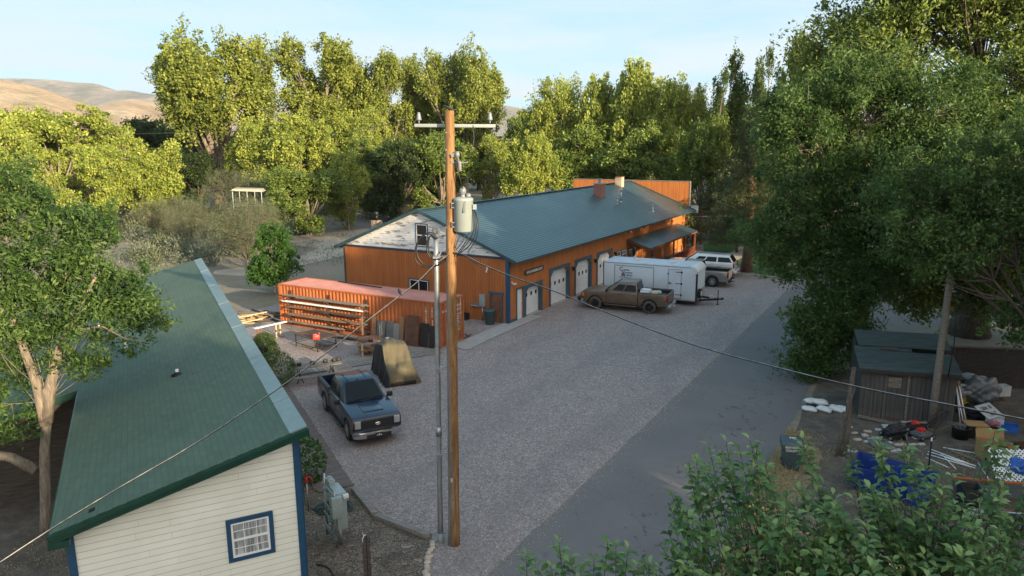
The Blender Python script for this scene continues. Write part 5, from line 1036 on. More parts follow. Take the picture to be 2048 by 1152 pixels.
# covered utility vehicle
u = thing('covered_buggy', 'utility buggy under a tan and black storage cover beside the blue-grey pickup', 'covered vehicle', (-5.75, 34.45, 0), R(-66)); u.scale = (.93, .93, .95); prof = [(-1.5, .12, .66), (-1.47, .75, .66), (-1.38, 1.5, .66), (-1.2, 1.74, .65), (-.4, 1.82, .64), (.18, 1.78, .64), (.36, 1.58, .66), (.66, 1.22, .68), (.9, 1.0, .68), (1.25, .92, .70), (1.5, .82, .70), (1.62, .55, .70), (1.66, .10, .70)]
rg = np.random.default_rng(4)
def cover(ys, name, mat):
    V = []; nx = 40; pr2 = [(np.interp(i/(nx-1)*(len(prof)-1), range(len(prof)), [q[0] for q in prof]), np.interp(i/(nx-1)*(len(prof)-1), range(len(prof)), [q[1] for q in prof]), np.interp(i/(nx-1)*(len(prof)-1), range(len(prof)), [q[2] for q in prof])) for i in range(nx)]
    for i, (x, z, hw) in enumerate(pr2):
        for j, t in enumerate(ys):   # t: -1..1 across the top, beyond that down the sides
            if abs(t) <= 1: y_ = t*hw; zz = z - .10*abs(t)**6 + .03*math.sin(i*.55+t*7+2*math.sin(t*3))*(.4+abs(t)) - .045*math.cos(t*3.2+i*.3) - .05*max(0, math.sin(t*9+i*.15))**4
            else:
                d_ = abs(t)-1; y_ = math.copysign(hw+.05+.18*d_+.05*math.sin(i*1.1+d_*2)*d_, t); zz = z-.12-(z-.12-.05)*d_
            V.append((x, y_, zz))
    n = len(ys); Fc = [(i*n+j, i*n+j+1, (i+1)*n+j+1, (i+1)*n+j) for i in range(nx-1) for j in range(n-1)]; mm = MB(); mm.add(V, Fc); o = mm.build(name, mat, u, smooth=True); return o
cover([-1+.1*i for i in range(21)]+[1.15, 1.3, 1.45, 1.6, 1.8, 2.0], 'cover', 'tan_canvas'); cover([-2.0, -1.85, -1.7, -1.5, -1.3, -1.12, -1.0], 'side_panel', 'black_canvas')
m = MB(); m.bb((1.25, -.66, .06), (1.70, .66, .22)); m.bb((-1.48, -.6, .06), (-1.3, .6, .3)); m.build('hem', 'black_canvas', u, bevel=.03); m = MB(); m.lathe([(.012, 0), (.02, .02)], (1.70, -.5, .2), 'X', 8); m.build('reflector', 'yellow_plastic', u)
for k, yy in enumerate((-.62, -.66)): m = MB(); m.add([(-.1-k*.35, -.70, 1.4), (.0-k*.35, -.72, 1.38), (.22-k*.35, -.79, .55), (.14-k*.35, -.79, .5)], [(0, 1, 2, 3)]); m.build('strap', 'tan_canvas', u)
# picnic table
A_ = G(579, 735, .75); B_ = G(680, 722, .75); dv = (B_-A_).normalized(); an = math.atan2(dv.y, dv.x); L_ = (B_-A_).length
t = thing('picnic_table', 'long picnic table with black iron legs and attached benches', 'picnic table', Vector((*((A_+B_)/2)[:2], 0)), an)
for nm, y0, y1, z in (('table_top', -.38, .38, .75), ('bench', -.98, -.70, .45), ('bench', .70, .98, .45)):
    m = MB(); n = 5 if nm == 'table_top' else 2
    for i in range(n): a = y0+(y1-y0)*i/n; m.bb((-L_/2, a+.006, z-.04), (L_/2, a+(y1-y0)/n-.006, z))
    m.build(nm, 'weathered_wood', t)
for x in (-L_*.33, L_*.33):
    m = MB(); m.tube([(x, -.9, .41), (x, -.3, .41), (x, .3, .41), (x, .9, .41)], .02, 6); m.tube([(x-.14, -.34, 0), (x, -.3, .35), (x, -.26, .70)], .022, 6); m.tube([(x-.14, .34, 0), (x, .3, .35), (x, .26, .70)], .022, 6); m.tube([(x+.16, -.34, 0), (x, -.3, .38)], .022, 6); m.tube([(x+.16, .34, 0), (x, .3, .38)], .022, 6); m.build('leg_frame', 'dark_steel', t)
for k, (q, lb) in enumerate([(-.36, 'pair of black boxes at the left end of the picnic table'), (-.05, 'small black box left of the middle of the picnic table'), (.21, 'small black box right of the middle of the picnic table'), (.44, 'pair of black boxes at the right end of the picnic table')]):
    o_ = thing('black_box', lb, 'box', t.location + Matrix.Rotation(an, 3, 'Z') @ Vector((q*L_, .05, .752)), an+.1*k)
    for x in ((-.13, .11) if k in (0, 3) else (0,)): m = MB(); m.bb((x-.1, -.08, 0), (x+.1, .08, .15)); m.bb((x-.07, -.09, .03), (x+.07, -.081, .11)); m.build('case', 'black_plastic', o_, bevel=.01)
# steel work table with rusty sheet
def table(name, label, cat, P3, z, mat, leg='dark_steel', r=.025, top_t=.03, brace=True):
    a, b, c_ = [G(x, y, z) for x, y in P3]; u_ = b-a; v_ = c_-b; t = thing(name, label, cat, Vector((a.x, a.y, 0)), math.atan2(u_.y, u_.x)); L_, W_ = u_.length, v_.length
    s_ = 1 if u_.cross(v_).z > 0 else -1
    m = MB(); m.bb((0, 0, z-top_t), (L_, s_*W_, z)); m.build('table_top', mat, t)
    for x in (.06, L_-.06):
        for y in (.06*s_, s_*(W_-.06)): m = MB(); m.bb((x-r, y-r, 0), (x+r, y+r, z-top_t)); m.build('leg', leg, t)
    if brace:
        m = MB()
        for y in (.06*s_, s_*(W_-.06)): m.bb((.06, y-.012, .2), (L_-.06, y+.012, .23))
        for x in (.06, L_-.06): m.bb((x-.012, min(0, s_*W_)+.06, .205), (x+.012, max(0, s_*W_)-.06, .235))
        m.build('brace', leg, t)
    return t, L_, W_, s_
t, L_, W_, s_ = table('work_table', 'low steel work table with a dark rusty sheet top', 'table', ((588, 668), (634, 680), (664, 668)), .72, 'rusty_steel')
m = MB(); m.prism([(-.1, 0), (L_*.9, -.05), (L_*.55, s_*W_*.35), (-.1, s_*W_*.4)], .722, .732, 'XY'); tag(m.build('rust_sheet', 'rust_brown_panel', None, t.location, t.rotation_euler.z), 'warped rust coloured sheet on the steel work table', 'sheet')
m = MB(); m.box((0, 0, .11), (.34, .24, .22)); m.box((-.05, 0, .25), (.2, .1, .07)); m.cyl((.15, .05, .2), (.22, .08, .32), .03); tag(m.build('fuel_can', 'red_plastic', None, G(632, 678, .73), .4, bevel=.03), 'red plastic fuel can on the steel work table', 'fuel can')
# rusty bench with clutter
t, L_, W_, s_ = table('work_bench', 'cluttered wooden work bench in front of the leaning sheets', 'bench', ((722, 684), (768, 679), (778, 668)), .85, 'rust_brown_panel', 'fresh_lumber', .04, .05, False); m = MB(); m.bb((.0, -.02, .3), (L_, s_*W_, .34)); m.build('shelf', 'brown_lumber', t)
for k, (px, py, z, sz, mt, nm, lb) in enumerate([(768, 690, .35, (.3, .3, .35), 'white_plastic', 'bucket_box', 'white box on the lower shelf of the work bench'), (776, 688, .05, (.28, .28, .6), 'dirty_white', 'paint_drum', 'white and red drum beside the work bench'), (750, 705, .02, (.9, .4, .22), 'rusty_steel', 'scrap_heap', 'rusty scrap metal heap under the work bench'), (745, 676, .86, (.35, .25, .12), 'rusty_steel', 'vise', 'rusty vise on the work bench'), (730, 650, .86, (.08, .08, 1.1), 'brown_lumber', 'upright_post', 'upright brown post behind the work bench'), (768, 645, .9, (.5, .04, .5), 'galvanised', 'wire_rack', 'silver wire rack standing on the work bench')]):
    m = MB()
    if nm == 'wire_rack':
        for z_ in (.05, .2, .35, .5): m.bb((-.25, -.01, z_), (.25, .01, z_+.02))
        for x_ in (-.25, .23): m.bb((x_, -.012, 0), (x_+.02, .012, .75))
        pos = G(762, 672, .86)
    elif nm == 'scrap_heap':
        for q in range(14): m.box((random.uniform(-.4, .4), random.uniform(-.2, .2), random.uniform(.03, .18)), (random.uniform(.2, .5), .05, .05), random.uniform(0, 3), random.uniform(-.3, .3)); 
        pos = G(px, py, 0)
    elif nm in ('paint_drum', 'bucket_box'): m.lathe([(sz[0]/2*.9, 0), (sz[0]/2, .02), (sz[0]/2, sz[2]-.02), (sz[0]/2*.9, sz[2])], n=14); m.lathe([(sz[0]/2*1.03, sz[2]*.8), (sz[0]/2*1.03, sz[2]*.85)], n=14); pos = G(px, py+8, z)
    elif nm == 'vise': m.box((0, 0, .04), (.2, .16, .08)); m.box((.08, 0, .13), (.08, .14, .1)); m.box((-.08, 0, .13), (.07, .14, .1)); m.cyl((-.2, 0, .1), (.2, 0, .1), .02); pos = G(742, 684, .855)
    else: m.bb((-.04, -.04, 0), (.04, .04, 1.5)); m.bb((-.06, -.06, 0), (.06, .06, .05)); pos = G(726, 686, .86-.86)
    tag(m.build(nm, mt, None, pos, .3*k), lb, {'bucket_box': 'bucket', 'paint_drum': 'drum', 'scrap_heap': 'scrap', 'vise': 'vise', 'upright_post': 'post', 'wire_rack': 'rack'}[nm])
# trestles with a white plank
for (x1, y1, x2, y2), lb in [((517, 685, 524, 684), 'left trestle under the white plank'), ((553, 675, 561, 673), 'right trestle under the white plank, wrapped in black tape')]:
    a = G(x1, y1); b = G(x2, y2); t = thing('trestle', lb, 'trestle', a, math.atan2((b-a).y, (b-a).x)); L_ = (b-a).length
    for x in (0, L_): 
        m = MB(); m.bb((x-.035, -.035, 0), (x+.035, .035, .78)); lg = m.build('leg', 'fresh_lumber' if 'right' in lb else 'red_stain_wood', t)
        if 'right' in lb: m = MB(); m.bb((x-.038, -.038, .35), (x+.038, .038, .45)); m.build('tape', 'rubber', lg)
    m = MB(); m.bb((-.06, -.05, .78), (L_+.06, .05, .82)); m.bb((-.15, -.2, 0), (L_+.15, -.12, .05)); m.build('cross_piece', 'weathered_wood', t)
m = MB(); a, b = G(508, 657, .86), G(572, 643, .86); m.beam(a, b, .22, .04); tag(m.build('plank', 'white_vinyl'), 'white painted plank lying across the two trestles', 'plank')
# lumber pile
rg = np.random.default_rng(21)
for i in range(34):
    gx = rg.uniform(0, 1); light = i < 11; px = rg.uniform(474, 500) if light else rg.uniform(500, 556); py = rg.uniform(628, 650)-(px-474)*.12; z = .03+.06*(i % 6); L_ = rg.uniform(1.6, 3.2) if i % 4 else rg.uniform(.6, 1.2)
    m = MB(); w_, h_ = rg.uniform(.08, .2), rg.uniform(.03, .07); m.box((0, 0, 0), (L_, w_, h_)); mt = 'fresh_lumber' if light else ['dark_lumber', 'grey_lumber', 'dark_lumber', 'brown_lumber'][i % 4]
    o = m.build('board', mt, None, G(px, py, z), R(rg.uniform(5, 40) if light else rg.uniform(-50, 30))); o.rotation_euler = (rg.uniform(-.04, .04), rg.uniform(-.05, .05), o.rotation_euler.z)
    tag(o, 'fresh yellow board in the loose pile left of the container' if light else 'old dark or grey board in the loose pile left of the container', 'board', 'fresh boards in the lumber pile' if light else 'old boards in the lumber pile')
m = MB(); m.box((0, 0, .12), (.75, .32, .24)); tag(m.build('beam_offcut', 'fresh_lumber', None, G(514, 640), .3, bevel=.01), 'thick square yellow timber block in front of the dark boards', 'timber')
# things behind: guard rail, white frame building, small shed roofs
t = thing('guard_rail', 'long low wooden guard rail along the country road', 'guard rail', G(710, 434)); a = G(716, 424, .9)-t.location; b = G(825, 434, .9)-t.location
for dz in (0, -.45): m = MB(); m.beam(a+Vector((0, 0, dz)), b+Vector((0, 0, dz)), .25, .28); m.build('rail', 'weathered_wood', t)
for k in range(4): q = a.lerp(b, (k+.3)/3.7); m = MB(); m.bb((q.x-.14, q.y, -.2), (q.x+.14, q.y+.28, q.z)); m.build('post', 'weathered_wood', t)
t = thing('pergola', 'white roofed open frame structure among the tamarisks', 'pergola', (Yd(497, 380, 84).x, 84, 1.0), .2); t.scale = (.9, .9, 1.02)
m = MB(); m.prism([(-1.9, 4.9), (1.9, 4.7), (1.6, 4.98), (-1.6, 5.1)], -1.5, 1.5); m.build('roof', 'concrete_old', t)
for x in (-1.7, -.9, 0, .9, 1.7): m = MB(); m.bb((x-.035, -1.45, -1.3), (x+.035, -1.38, 4.8)); m.build('post', 'dirty_white', t)
m = MB(); m.bb((-1.7, -1.46, 3.2), (1.7, -1.36, 3.3)); m.build('rail', 'dirty_white', t)
t = thing('garage', 'small far building with pale roof among the trees behind the gable', 'garage', (Yd(880, 398, 112).x, 112, 0)); m = MB(); m.bb((-3.2, -2.5, 0), (3.2, 2.5, 2.6)); m.build('wall', 'dark_lumber', t); m = MB(); m.bb((-3.5, -2.8, 2.6), (3.5, 2.8, 2.9)); m.build('roof', 'dirty_white', t); m = MB(); m.bb((-.6, -.4, 2.9), (1.2, .6, 3.5)); m.build('cooler', 'dirty_white', t)
t = thing('cabin', 'far cabin with brown pitched roof among the trees behind the gable', 'cabin', (Yd(830, 380, 122).x, 122, 0), .4); m = MB(); m.bb((-3, -3, 0), (3, 3, 2.4)); m.build('wall', 'tan_stucco', t); m = MB(); m.prism([(-3.6, 2.2), (0, 5.2), (3.6, 2.2), (3.6, 2.0), (-3.6, 2.0)], -3.4, 3.4); m.build('roof', 'rusty_steel', t)
# ------------------------------------------------------------ trees
def crown(H, W, n, lo, seed, plume=1.0, rr=.24, flat=1.0, top_w=False):
    """n lobes filling a crown of width W between heights lo*H and H"""
    rg = np.random.default_rng(seed); out = []; zc = H*(1+lo)/2; hz_ = H*(1-lo)/2; k = 0
    while len(out) < n:
        d = rg.uniform(-1, 1, 3); q = np.linalg.norm(d)
        if q > 1 or q < .35: continue
        r = W*rr*rg.uniform(.75, 1.25); rz = r*plume*rg.uniform(.8, 1.2)
        k_ = top_w and (.62+.45*(d[2]*.5+.5)) or 1.0; out.append((d[0]*(W/2-r*.55)*k_, d[1]*(W/2-r*.55)*k_, min(zc + d[2]*(hz_-rz*.6), H-rz), r, r, rz*flat))
    return out
TPL = {}
TPL['cottonwood'] = [make_tree('cottonwood', 26, crown(26, 20, 30, .26, 11, 1.5, .135, top_w=True), 950, 64, 1.2, .42, 'leaf_cottonwood', 'bark', .75, .30, 11, 1.3, .6, droop=-.1, twigs=.35, bias=.15),
                     make_tree('cottonwood', 26, crown(26, 17, 24, .28, 12, 1.5, .145, top_w=True), 800, 64, 1.15, .42, 'leaf_cottonwood', 'bark', .65, .34, 12, 1.3, .6, droop=-.1, twigs=.35, bias=.15)]
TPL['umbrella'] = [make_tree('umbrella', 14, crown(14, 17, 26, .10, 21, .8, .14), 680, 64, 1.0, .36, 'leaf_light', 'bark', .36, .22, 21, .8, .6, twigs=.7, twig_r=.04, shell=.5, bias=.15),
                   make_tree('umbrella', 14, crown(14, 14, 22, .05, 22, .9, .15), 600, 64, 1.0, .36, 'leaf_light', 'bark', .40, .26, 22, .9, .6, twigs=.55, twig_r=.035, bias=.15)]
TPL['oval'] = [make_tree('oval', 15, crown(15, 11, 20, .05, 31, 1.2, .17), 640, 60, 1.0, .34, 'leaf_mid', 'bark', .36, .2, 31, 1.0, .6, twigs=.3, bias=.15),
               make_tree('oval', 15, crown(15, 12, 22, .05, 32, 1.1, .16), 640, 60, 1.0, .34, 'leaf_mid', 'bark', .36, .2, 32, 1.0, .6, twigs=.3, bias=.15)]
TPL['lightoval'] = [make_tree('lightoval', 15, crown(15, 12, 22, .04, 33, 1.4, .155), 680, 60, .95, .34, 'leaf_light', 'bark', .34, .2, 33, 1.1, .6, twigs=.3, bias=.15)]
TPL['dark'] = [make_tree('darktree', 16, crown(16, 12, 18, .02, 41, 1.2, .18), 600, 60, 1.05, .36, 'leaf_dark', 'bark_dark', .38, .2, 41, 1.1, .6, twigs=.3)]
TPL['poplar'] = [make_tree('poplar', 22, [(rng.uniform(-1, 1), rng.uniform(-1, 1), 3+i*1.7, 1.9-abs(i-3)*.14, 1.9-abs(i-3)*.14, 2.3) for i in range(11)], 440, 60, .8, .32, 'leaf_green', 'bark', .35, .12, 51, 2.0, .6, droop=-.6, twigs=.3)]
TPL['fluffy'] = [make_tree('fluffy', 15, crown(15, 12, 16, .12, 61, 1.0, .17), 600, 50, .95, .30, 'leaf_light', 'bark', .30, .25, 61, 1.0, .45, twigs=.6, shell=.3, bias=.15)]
TPL['tamarisk'] = [make_tree('tamarisk', 8, crown(8, 9, 12, .12, 71, 1.0, .24), 420, 70, .75, .13, 'leaf_olive', 'bark_dark', .16, .14, 71, 1.3, .25, twigs=1.0, shell=.25, twig_r=.013, droop=-.5, bare=.15)]
def far(tpl, i, label, px, Y, top, wpx, group=None, rz=0, cat='tree', name=None, base=0, yk=1.0):
    spec = TPL[tpl][i]; H0, W0 = DIM[tpl][i]; ground = base; ptop = Yd(px, top, Y)
    H = ptop.z - ground; Wm = wpx/F*Y
    t, sp = plant_tree(name or NAMES[tpl], label, cat, (ptop.x, Y, ground-.05), spec, rz, (Wm/W0, Wm/W0*yk, H/H0), group); TPL[tpl][i] = sp; return t
DIM = {'cottonwood': [(26, 20), (26, 17)], 'umbrella': [(14, 17), (14, 14)], 'oval': [(15, 11), (15, 12)], 'lightoval': [(15, 12)], 'dark': [(16, 12)], 'poplar': [(22, 5)], 'fluffy': [(15, 12)], 'tamarisk': [(8, 9)]}
NAMES = {'cottonwood': 'cottonwood_tree', 'umbrella': 'spreading_tree', 'oval': 'leafy_tree', 'lightoval': 'leafy_tree', 'dark': 'dark_tree', 'poplar': 'poplar_tree', 'fluffy': 'elm_tree', 'tamarisk': 'tamarisk_tree'}
GB = 'trees standing beyond the yard'
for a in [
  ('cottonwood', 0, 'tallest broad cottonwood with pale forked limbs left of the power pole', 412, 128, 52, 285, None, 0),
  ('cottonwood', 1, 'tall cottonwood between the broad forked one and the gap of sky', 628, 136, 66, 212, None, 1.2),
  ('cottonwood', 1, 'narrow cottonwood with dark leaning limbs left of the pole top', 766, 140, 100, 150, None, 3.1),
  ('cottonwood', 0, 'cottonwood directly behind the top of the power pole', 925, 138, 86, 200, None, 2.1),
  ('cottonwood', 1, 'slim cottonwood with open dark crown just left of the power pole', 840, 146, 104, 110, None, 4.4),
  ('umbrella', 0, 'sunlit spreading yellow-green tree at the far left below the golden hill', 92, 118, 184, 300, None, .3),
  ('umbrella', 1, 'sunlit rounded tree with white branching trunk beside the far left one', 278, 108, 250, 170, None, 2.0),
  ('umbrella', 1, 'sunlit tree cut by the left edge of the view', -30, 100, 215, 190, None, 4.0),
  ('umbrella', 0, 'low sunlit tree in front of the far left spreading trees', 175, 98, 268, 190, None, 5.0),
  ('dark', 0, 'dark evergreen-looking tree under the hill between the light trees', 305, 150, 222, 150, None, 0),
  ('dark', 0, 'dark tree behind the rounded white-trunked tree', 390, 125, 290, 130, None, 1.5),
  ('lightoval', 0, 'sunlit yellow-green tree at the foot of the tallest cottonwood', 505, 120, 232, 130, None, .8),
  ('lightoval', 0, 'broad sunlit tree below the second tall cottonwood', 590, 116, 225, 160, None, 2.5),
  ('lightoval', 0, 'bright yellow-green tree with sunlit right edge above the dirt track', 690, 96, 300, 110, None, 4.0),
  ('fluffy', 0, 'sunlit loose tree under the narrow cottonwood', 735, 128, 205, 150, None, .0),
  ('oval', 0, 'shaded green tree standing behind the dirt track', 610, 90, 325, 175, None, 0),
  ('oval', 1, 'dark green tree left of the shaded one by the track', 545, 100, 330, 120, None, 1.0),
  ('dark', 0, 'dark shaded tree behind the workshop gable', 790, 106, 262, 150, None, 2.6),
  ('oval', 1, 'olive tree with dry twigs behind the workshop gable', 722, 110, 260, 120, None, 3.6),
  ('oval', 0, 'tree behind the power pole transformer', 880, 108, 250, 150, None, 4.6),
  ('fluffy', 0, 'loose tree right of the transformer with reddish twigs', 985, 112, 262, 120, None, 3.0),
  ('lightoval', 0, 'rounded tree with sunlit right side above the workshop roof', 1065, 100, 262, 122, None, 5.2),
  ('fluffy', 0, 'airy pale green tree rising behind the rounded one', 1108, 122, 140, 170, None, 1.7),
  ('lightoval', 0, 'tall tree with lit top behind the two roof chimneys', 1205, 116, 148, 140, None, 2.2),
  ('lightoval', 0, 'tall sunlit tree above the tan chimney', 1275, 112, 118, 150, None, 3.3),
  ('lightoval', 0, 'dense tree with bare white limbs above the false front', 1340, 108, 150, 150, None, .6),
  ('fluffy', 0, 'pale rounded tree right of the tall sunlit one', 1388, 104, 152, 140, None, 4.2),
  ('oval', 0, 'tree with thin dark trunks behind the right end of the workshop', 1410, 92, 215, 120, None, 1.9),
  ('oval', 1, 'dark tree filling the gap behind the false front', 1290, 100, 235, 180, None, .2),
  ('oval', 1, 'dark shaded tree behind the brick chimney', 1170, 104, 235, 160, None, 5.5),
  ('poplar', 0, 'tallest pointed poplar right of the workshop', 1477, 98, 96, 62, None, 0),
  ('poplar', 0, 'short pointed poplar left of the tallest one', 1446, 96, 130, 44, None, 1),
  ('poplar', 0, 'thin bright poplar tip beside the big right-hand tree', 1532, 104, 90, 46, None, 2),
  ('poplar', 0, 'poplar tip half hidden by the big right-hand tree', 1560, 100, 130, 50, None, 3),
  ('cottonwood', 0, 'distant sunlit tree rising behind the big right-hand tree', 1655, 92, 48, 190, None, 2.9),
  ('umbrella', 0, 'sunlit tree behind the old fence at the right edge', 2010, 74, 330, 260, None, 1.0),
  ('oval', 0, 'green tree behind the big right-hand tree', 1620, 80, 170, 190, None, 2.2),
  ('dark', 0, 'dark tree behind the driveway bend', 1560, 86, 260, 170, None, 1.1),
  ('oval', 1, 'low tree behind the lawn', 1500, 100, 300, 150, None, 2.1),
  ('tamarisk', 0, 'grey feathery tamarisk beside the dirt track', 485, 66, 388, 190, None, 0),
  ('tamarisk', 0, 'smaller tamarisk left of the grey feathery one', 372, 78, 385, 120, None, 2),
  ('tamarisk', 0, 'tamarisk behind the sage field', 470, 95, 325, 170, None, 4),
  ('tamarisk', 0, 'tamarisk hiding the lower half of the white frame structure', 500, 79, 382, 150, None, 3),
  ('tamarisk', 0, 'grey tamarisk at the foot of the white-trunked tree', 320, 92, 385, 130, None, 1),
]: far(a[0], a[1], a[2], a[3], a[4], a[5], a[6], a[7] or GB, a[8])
# forest filling the gaps behind (each one a tree)
rg = np.random.default_rng(5)
for i in range(34):
    px = -80 + i*66 + rg.uniform(-20, 20); k = rg.integers(0, 4)
    top = 268 + rg.uniform(-40, 20) - (40 if 1050 < px < 1500 else 0)
    far(['dark', 'oval', 'oval', 'lightoval'][k], [0, 0, 1, 0][k], 'tree of the continuous wooded belt behind the nearer trees', px, 155+rg.uniform(-12, 20), top, rg.uniform(100, 150), 'trees of the wooded belt behind', rg.uniform(0, 6))
# far low trees left, beyond the first ones
for i, (px, Y, top) in enumerate([(30, 140, 225), (150, 150, 232), (230, 135, 262), (-60, 135, 205)]):
    far('umbrella', i % 2, 'hazy sunlit tree of the line under the golden hill', px, Y, top, 190, 'sunlit trees under the golden hill', i*1.4)

# small round tree beside the container
sp = make_tree('round_tree', 5.6, [(0, 0, 3.9, 1.35, 1.35, 1.55), (-.8, 0, 2.2, 1.3, 1.2, 1.3), (1.0, .2, 2.4, 1.2, 1.2, 1.4), (.2, -.6, 1.9, 1.2, 1.0, 1.3), (-1.3, -.2, 1.5, .8, .8, .7), (.5, 0, 4.6, .8, .8, .8)], 240, 75, .42, .15, 'leaf_vivid', 'bark', .14, .25, 81, 1.0, .7, twigs=.3, shell=.6)
plant_tree('maple_tree', 'small dense vivid green tree beside the left end of the red container', 'tree', (-17.9, 54.6, 0), sp)
# the elm left of the house
sp = make_tree('near_elm', 10.5, [(-1.6, .2, 6.4, 1.3, 1.4, 1.4), (.1, .2, 6.6, 1.3, 1.4, 1.5), (-.9, .4, 5.0, 1.4, 1.3, 1.0), (.8, .3, 8.0, 1.1, 1.2, 1.5), (2.0, .3, 8.6, 1.1, 1.2, 1.2), (2.9, .3, 7.2, 1.3, 1.3, .7), (-1.3, .3, 8.9, 1.0, 1.2, 1.1), (-2.6, .3, 8.0, 1.1, 1.2, 1.3), (-.2, -.5, 7.9, 1.1, 1, 1.2), (-2.7, 0, 5.6, 1.1, 1.2, 1.4), (1.2, 1.2, 7.2, 1.3, 1, 1.1), (3.3, .8, 6.3, .9, .8, .4), (-1.6, .3, 10.0, 1.1, 1.1, .9), (.3, .3, 10.1, 1.1, 1.1, .9), (-3.0, .3, 9.4, 1.0, 1, 1), (-1.6, -.2, 3.7, 1.9, 1.4, 1.1), (1.9, .4, 6.4, 1.9, 1.4, 1.0), (-.2, .2, 9.4, 1.4, 1.4, 1.0), (2.0, .5, 8.9, 1.0, 1.0, .9), (1.6, .1, 5.3, 1.3, 1.0, .5)],
               820, 70, .46, .145, 'leaf_elm', 'bark', .145, .42, 91, .9, .38, lean=(.14, 0), trunk_base=(0, 0), lk=.22, twigs=.4, shell=.45, twig_r=.012)
mb = sp[0]; mb.tube([(.0, 0, 1.9), (-.6, -.1, 2.35), (-1.3, -.3, 2.6), (-2.2, -.4, 3.3), (-3.0, -.4, 4.2)], [.17, .14, .12, .08, .04], 9)
mb.tube([(.5, 0, 3.4), (.75, .05, 4.6), (1.1, .1, 5.6), (1.7, .1, 6.6), (2.3, .2, 7.6)], [.17, .15, .12, .08, .04], 9)
mb.tube([(.45, 0, 3.3), (.35, .0, 4.6), (.0, .05, 6.0), (-.3, .1, 7.6)], [.16, .13, .10, .05], 9)
mb.tube([(1.7, 0, 6.1), (2.6, -.3, 6.3), (3.3, -.5, 6.0), (4.0, -.6, 5.9)], [.045, .03, .02, .008], 5)
plant_tree('elm_tree', 'near elm with forked pale trunk and small dark leaves left of the green roof', 'tree', (-13.95, 20.1, 0), sp)
# the big trees on the right
sp = make_tree('big_elm', 16, [(0, 0, 9, 4.2, 3.5, 4.2), (-3.6, -.5, 10.4, 2.8, 2.6, 3.4), (-4.0, -.4, 6.6, 2.5, 2.2, 2.4), (-1.6, -1.2, 4.2, 2.4, 2.0, 3.0), (2.4, -.6, 12.2, 3.3, 3, 3.0), (-1.2, 0, 13.6, 2.8, 2.6, 2.2), (3.6, -1, 8.2, 2.8, 2.5, 2.8), (-3.2, -2, 2.2, 1.6, 1.4, 2.1), (-3.3, -2.3, .9, 1.5, 1.2, 1.2), (-2.2, -1.6, 1.4, 1.5, 1.2, 1.5), (-1.8, -2.2, 3.0, 1.8, 1.3, 2.2), (.4, -2.2, 6.5, 2.4, 2, 2.6), (-4.6, -.5, 12.4, 1.8, 1.7, 1.7), (4.4, -1.4, 5.6, 2.0, 1.4, 1.3), (5.5, -.5, 10, 3, 2.6, 3), (1.5, -2, 9.5, 3, 2.2, 3)],
               2000, 84, .74, .20, 'leaf_elm', 'bark', .4, .35, 101, .95, .38, twigs=.42, shell=.5, twig_r=.014, bias=.25)
plant_tree('elm_tree', 'big dark elm hanging low over the driveway and shed', 'tree', (17.6, 36.2, 0), sp)
sp = make_tree('giant', 27, [(-3, 0, 20, 5, 5, 4.5), (3, -1, 19, 5.5, 5, 5), (8, -.5, 17, 4.5, 4.5, 5), (-7, 1, 16, 4.2, 4, 4), (0, -2.5, 14, 5, 4, 4), (6, -3, 12, 4, 3.5, 3.5), (0, 0, 24, 5, 5, 3.2), (-6, 0, 22, 3.6, 3.5, 3.2), (10, -3, 22, 4, 4, 4), (-3.5, -2, 10.5, 3.2, 3, 2.6), (11, -3, 10, 3, 3, 2.6), (-5, -4, 6.2, 3.2, 2.4, 3.8), (-1, -4.5, 6.0, 3, 2.4, 3.4), (4.5, -5, 6.0, 3.2, 2.4, 3.2), (8.5, -5, 6.6, 3, 2.4, 3.4), (-6, -5, 4.4, 2.4, 1.8, 2.2), (-2.6, -5.5, 4.0, 2.2, 1.6, 2.0), (6.5, -5.5, 4.4, 2.8, 1.8, 2.4), (0, -5, 11, 4, 3, 3)],
               3000, 80, 1.05, .26, 'leaf_mid', 'bark_dark', .9, .22, 102, 1.0, .42, twigs=.5, shell=.45, twig_r=.022, bias=.15)
plant_tree('giant_elm', 'giant tree with thick rough trunk behind the old fence', 'tree', (26.6, 41.5, 0), sp)
sp = make_tree('edge_tree', 9, [(0, 0, 6.5, 2.2, 2.2, 2), (-1.6, .3, 4.6, 1.2, 1.2, 1.2), (1.2, 0, 7.6, 2, 2, 1.4), (-4.6, -.4, 7.3, 1.9, 1.2, 1.2), (-2.8, 0, 8.2, 2, 1.5, 1.3), (-6.0, -.3, 7.9, 1.2, 1, 1), (-.8, 1, 10.2, 3.8, 3.2, 2.6), (-4.6, 1.6, 9.4, 2.6, 2.2, 1.7), (2.5, 1, 9.2, 2.8, 2.6, 2.2)], 1150, 70, .5, .15, 'leaf_elm', 'bark_dark', .28, .4, 103, 1, .5, twigs=.4)
plant_tree('leafy_tree', 'dark-trunked tree at the right edge beside the junk heap', 'tree', (20.4, 26.6, 0), sp)
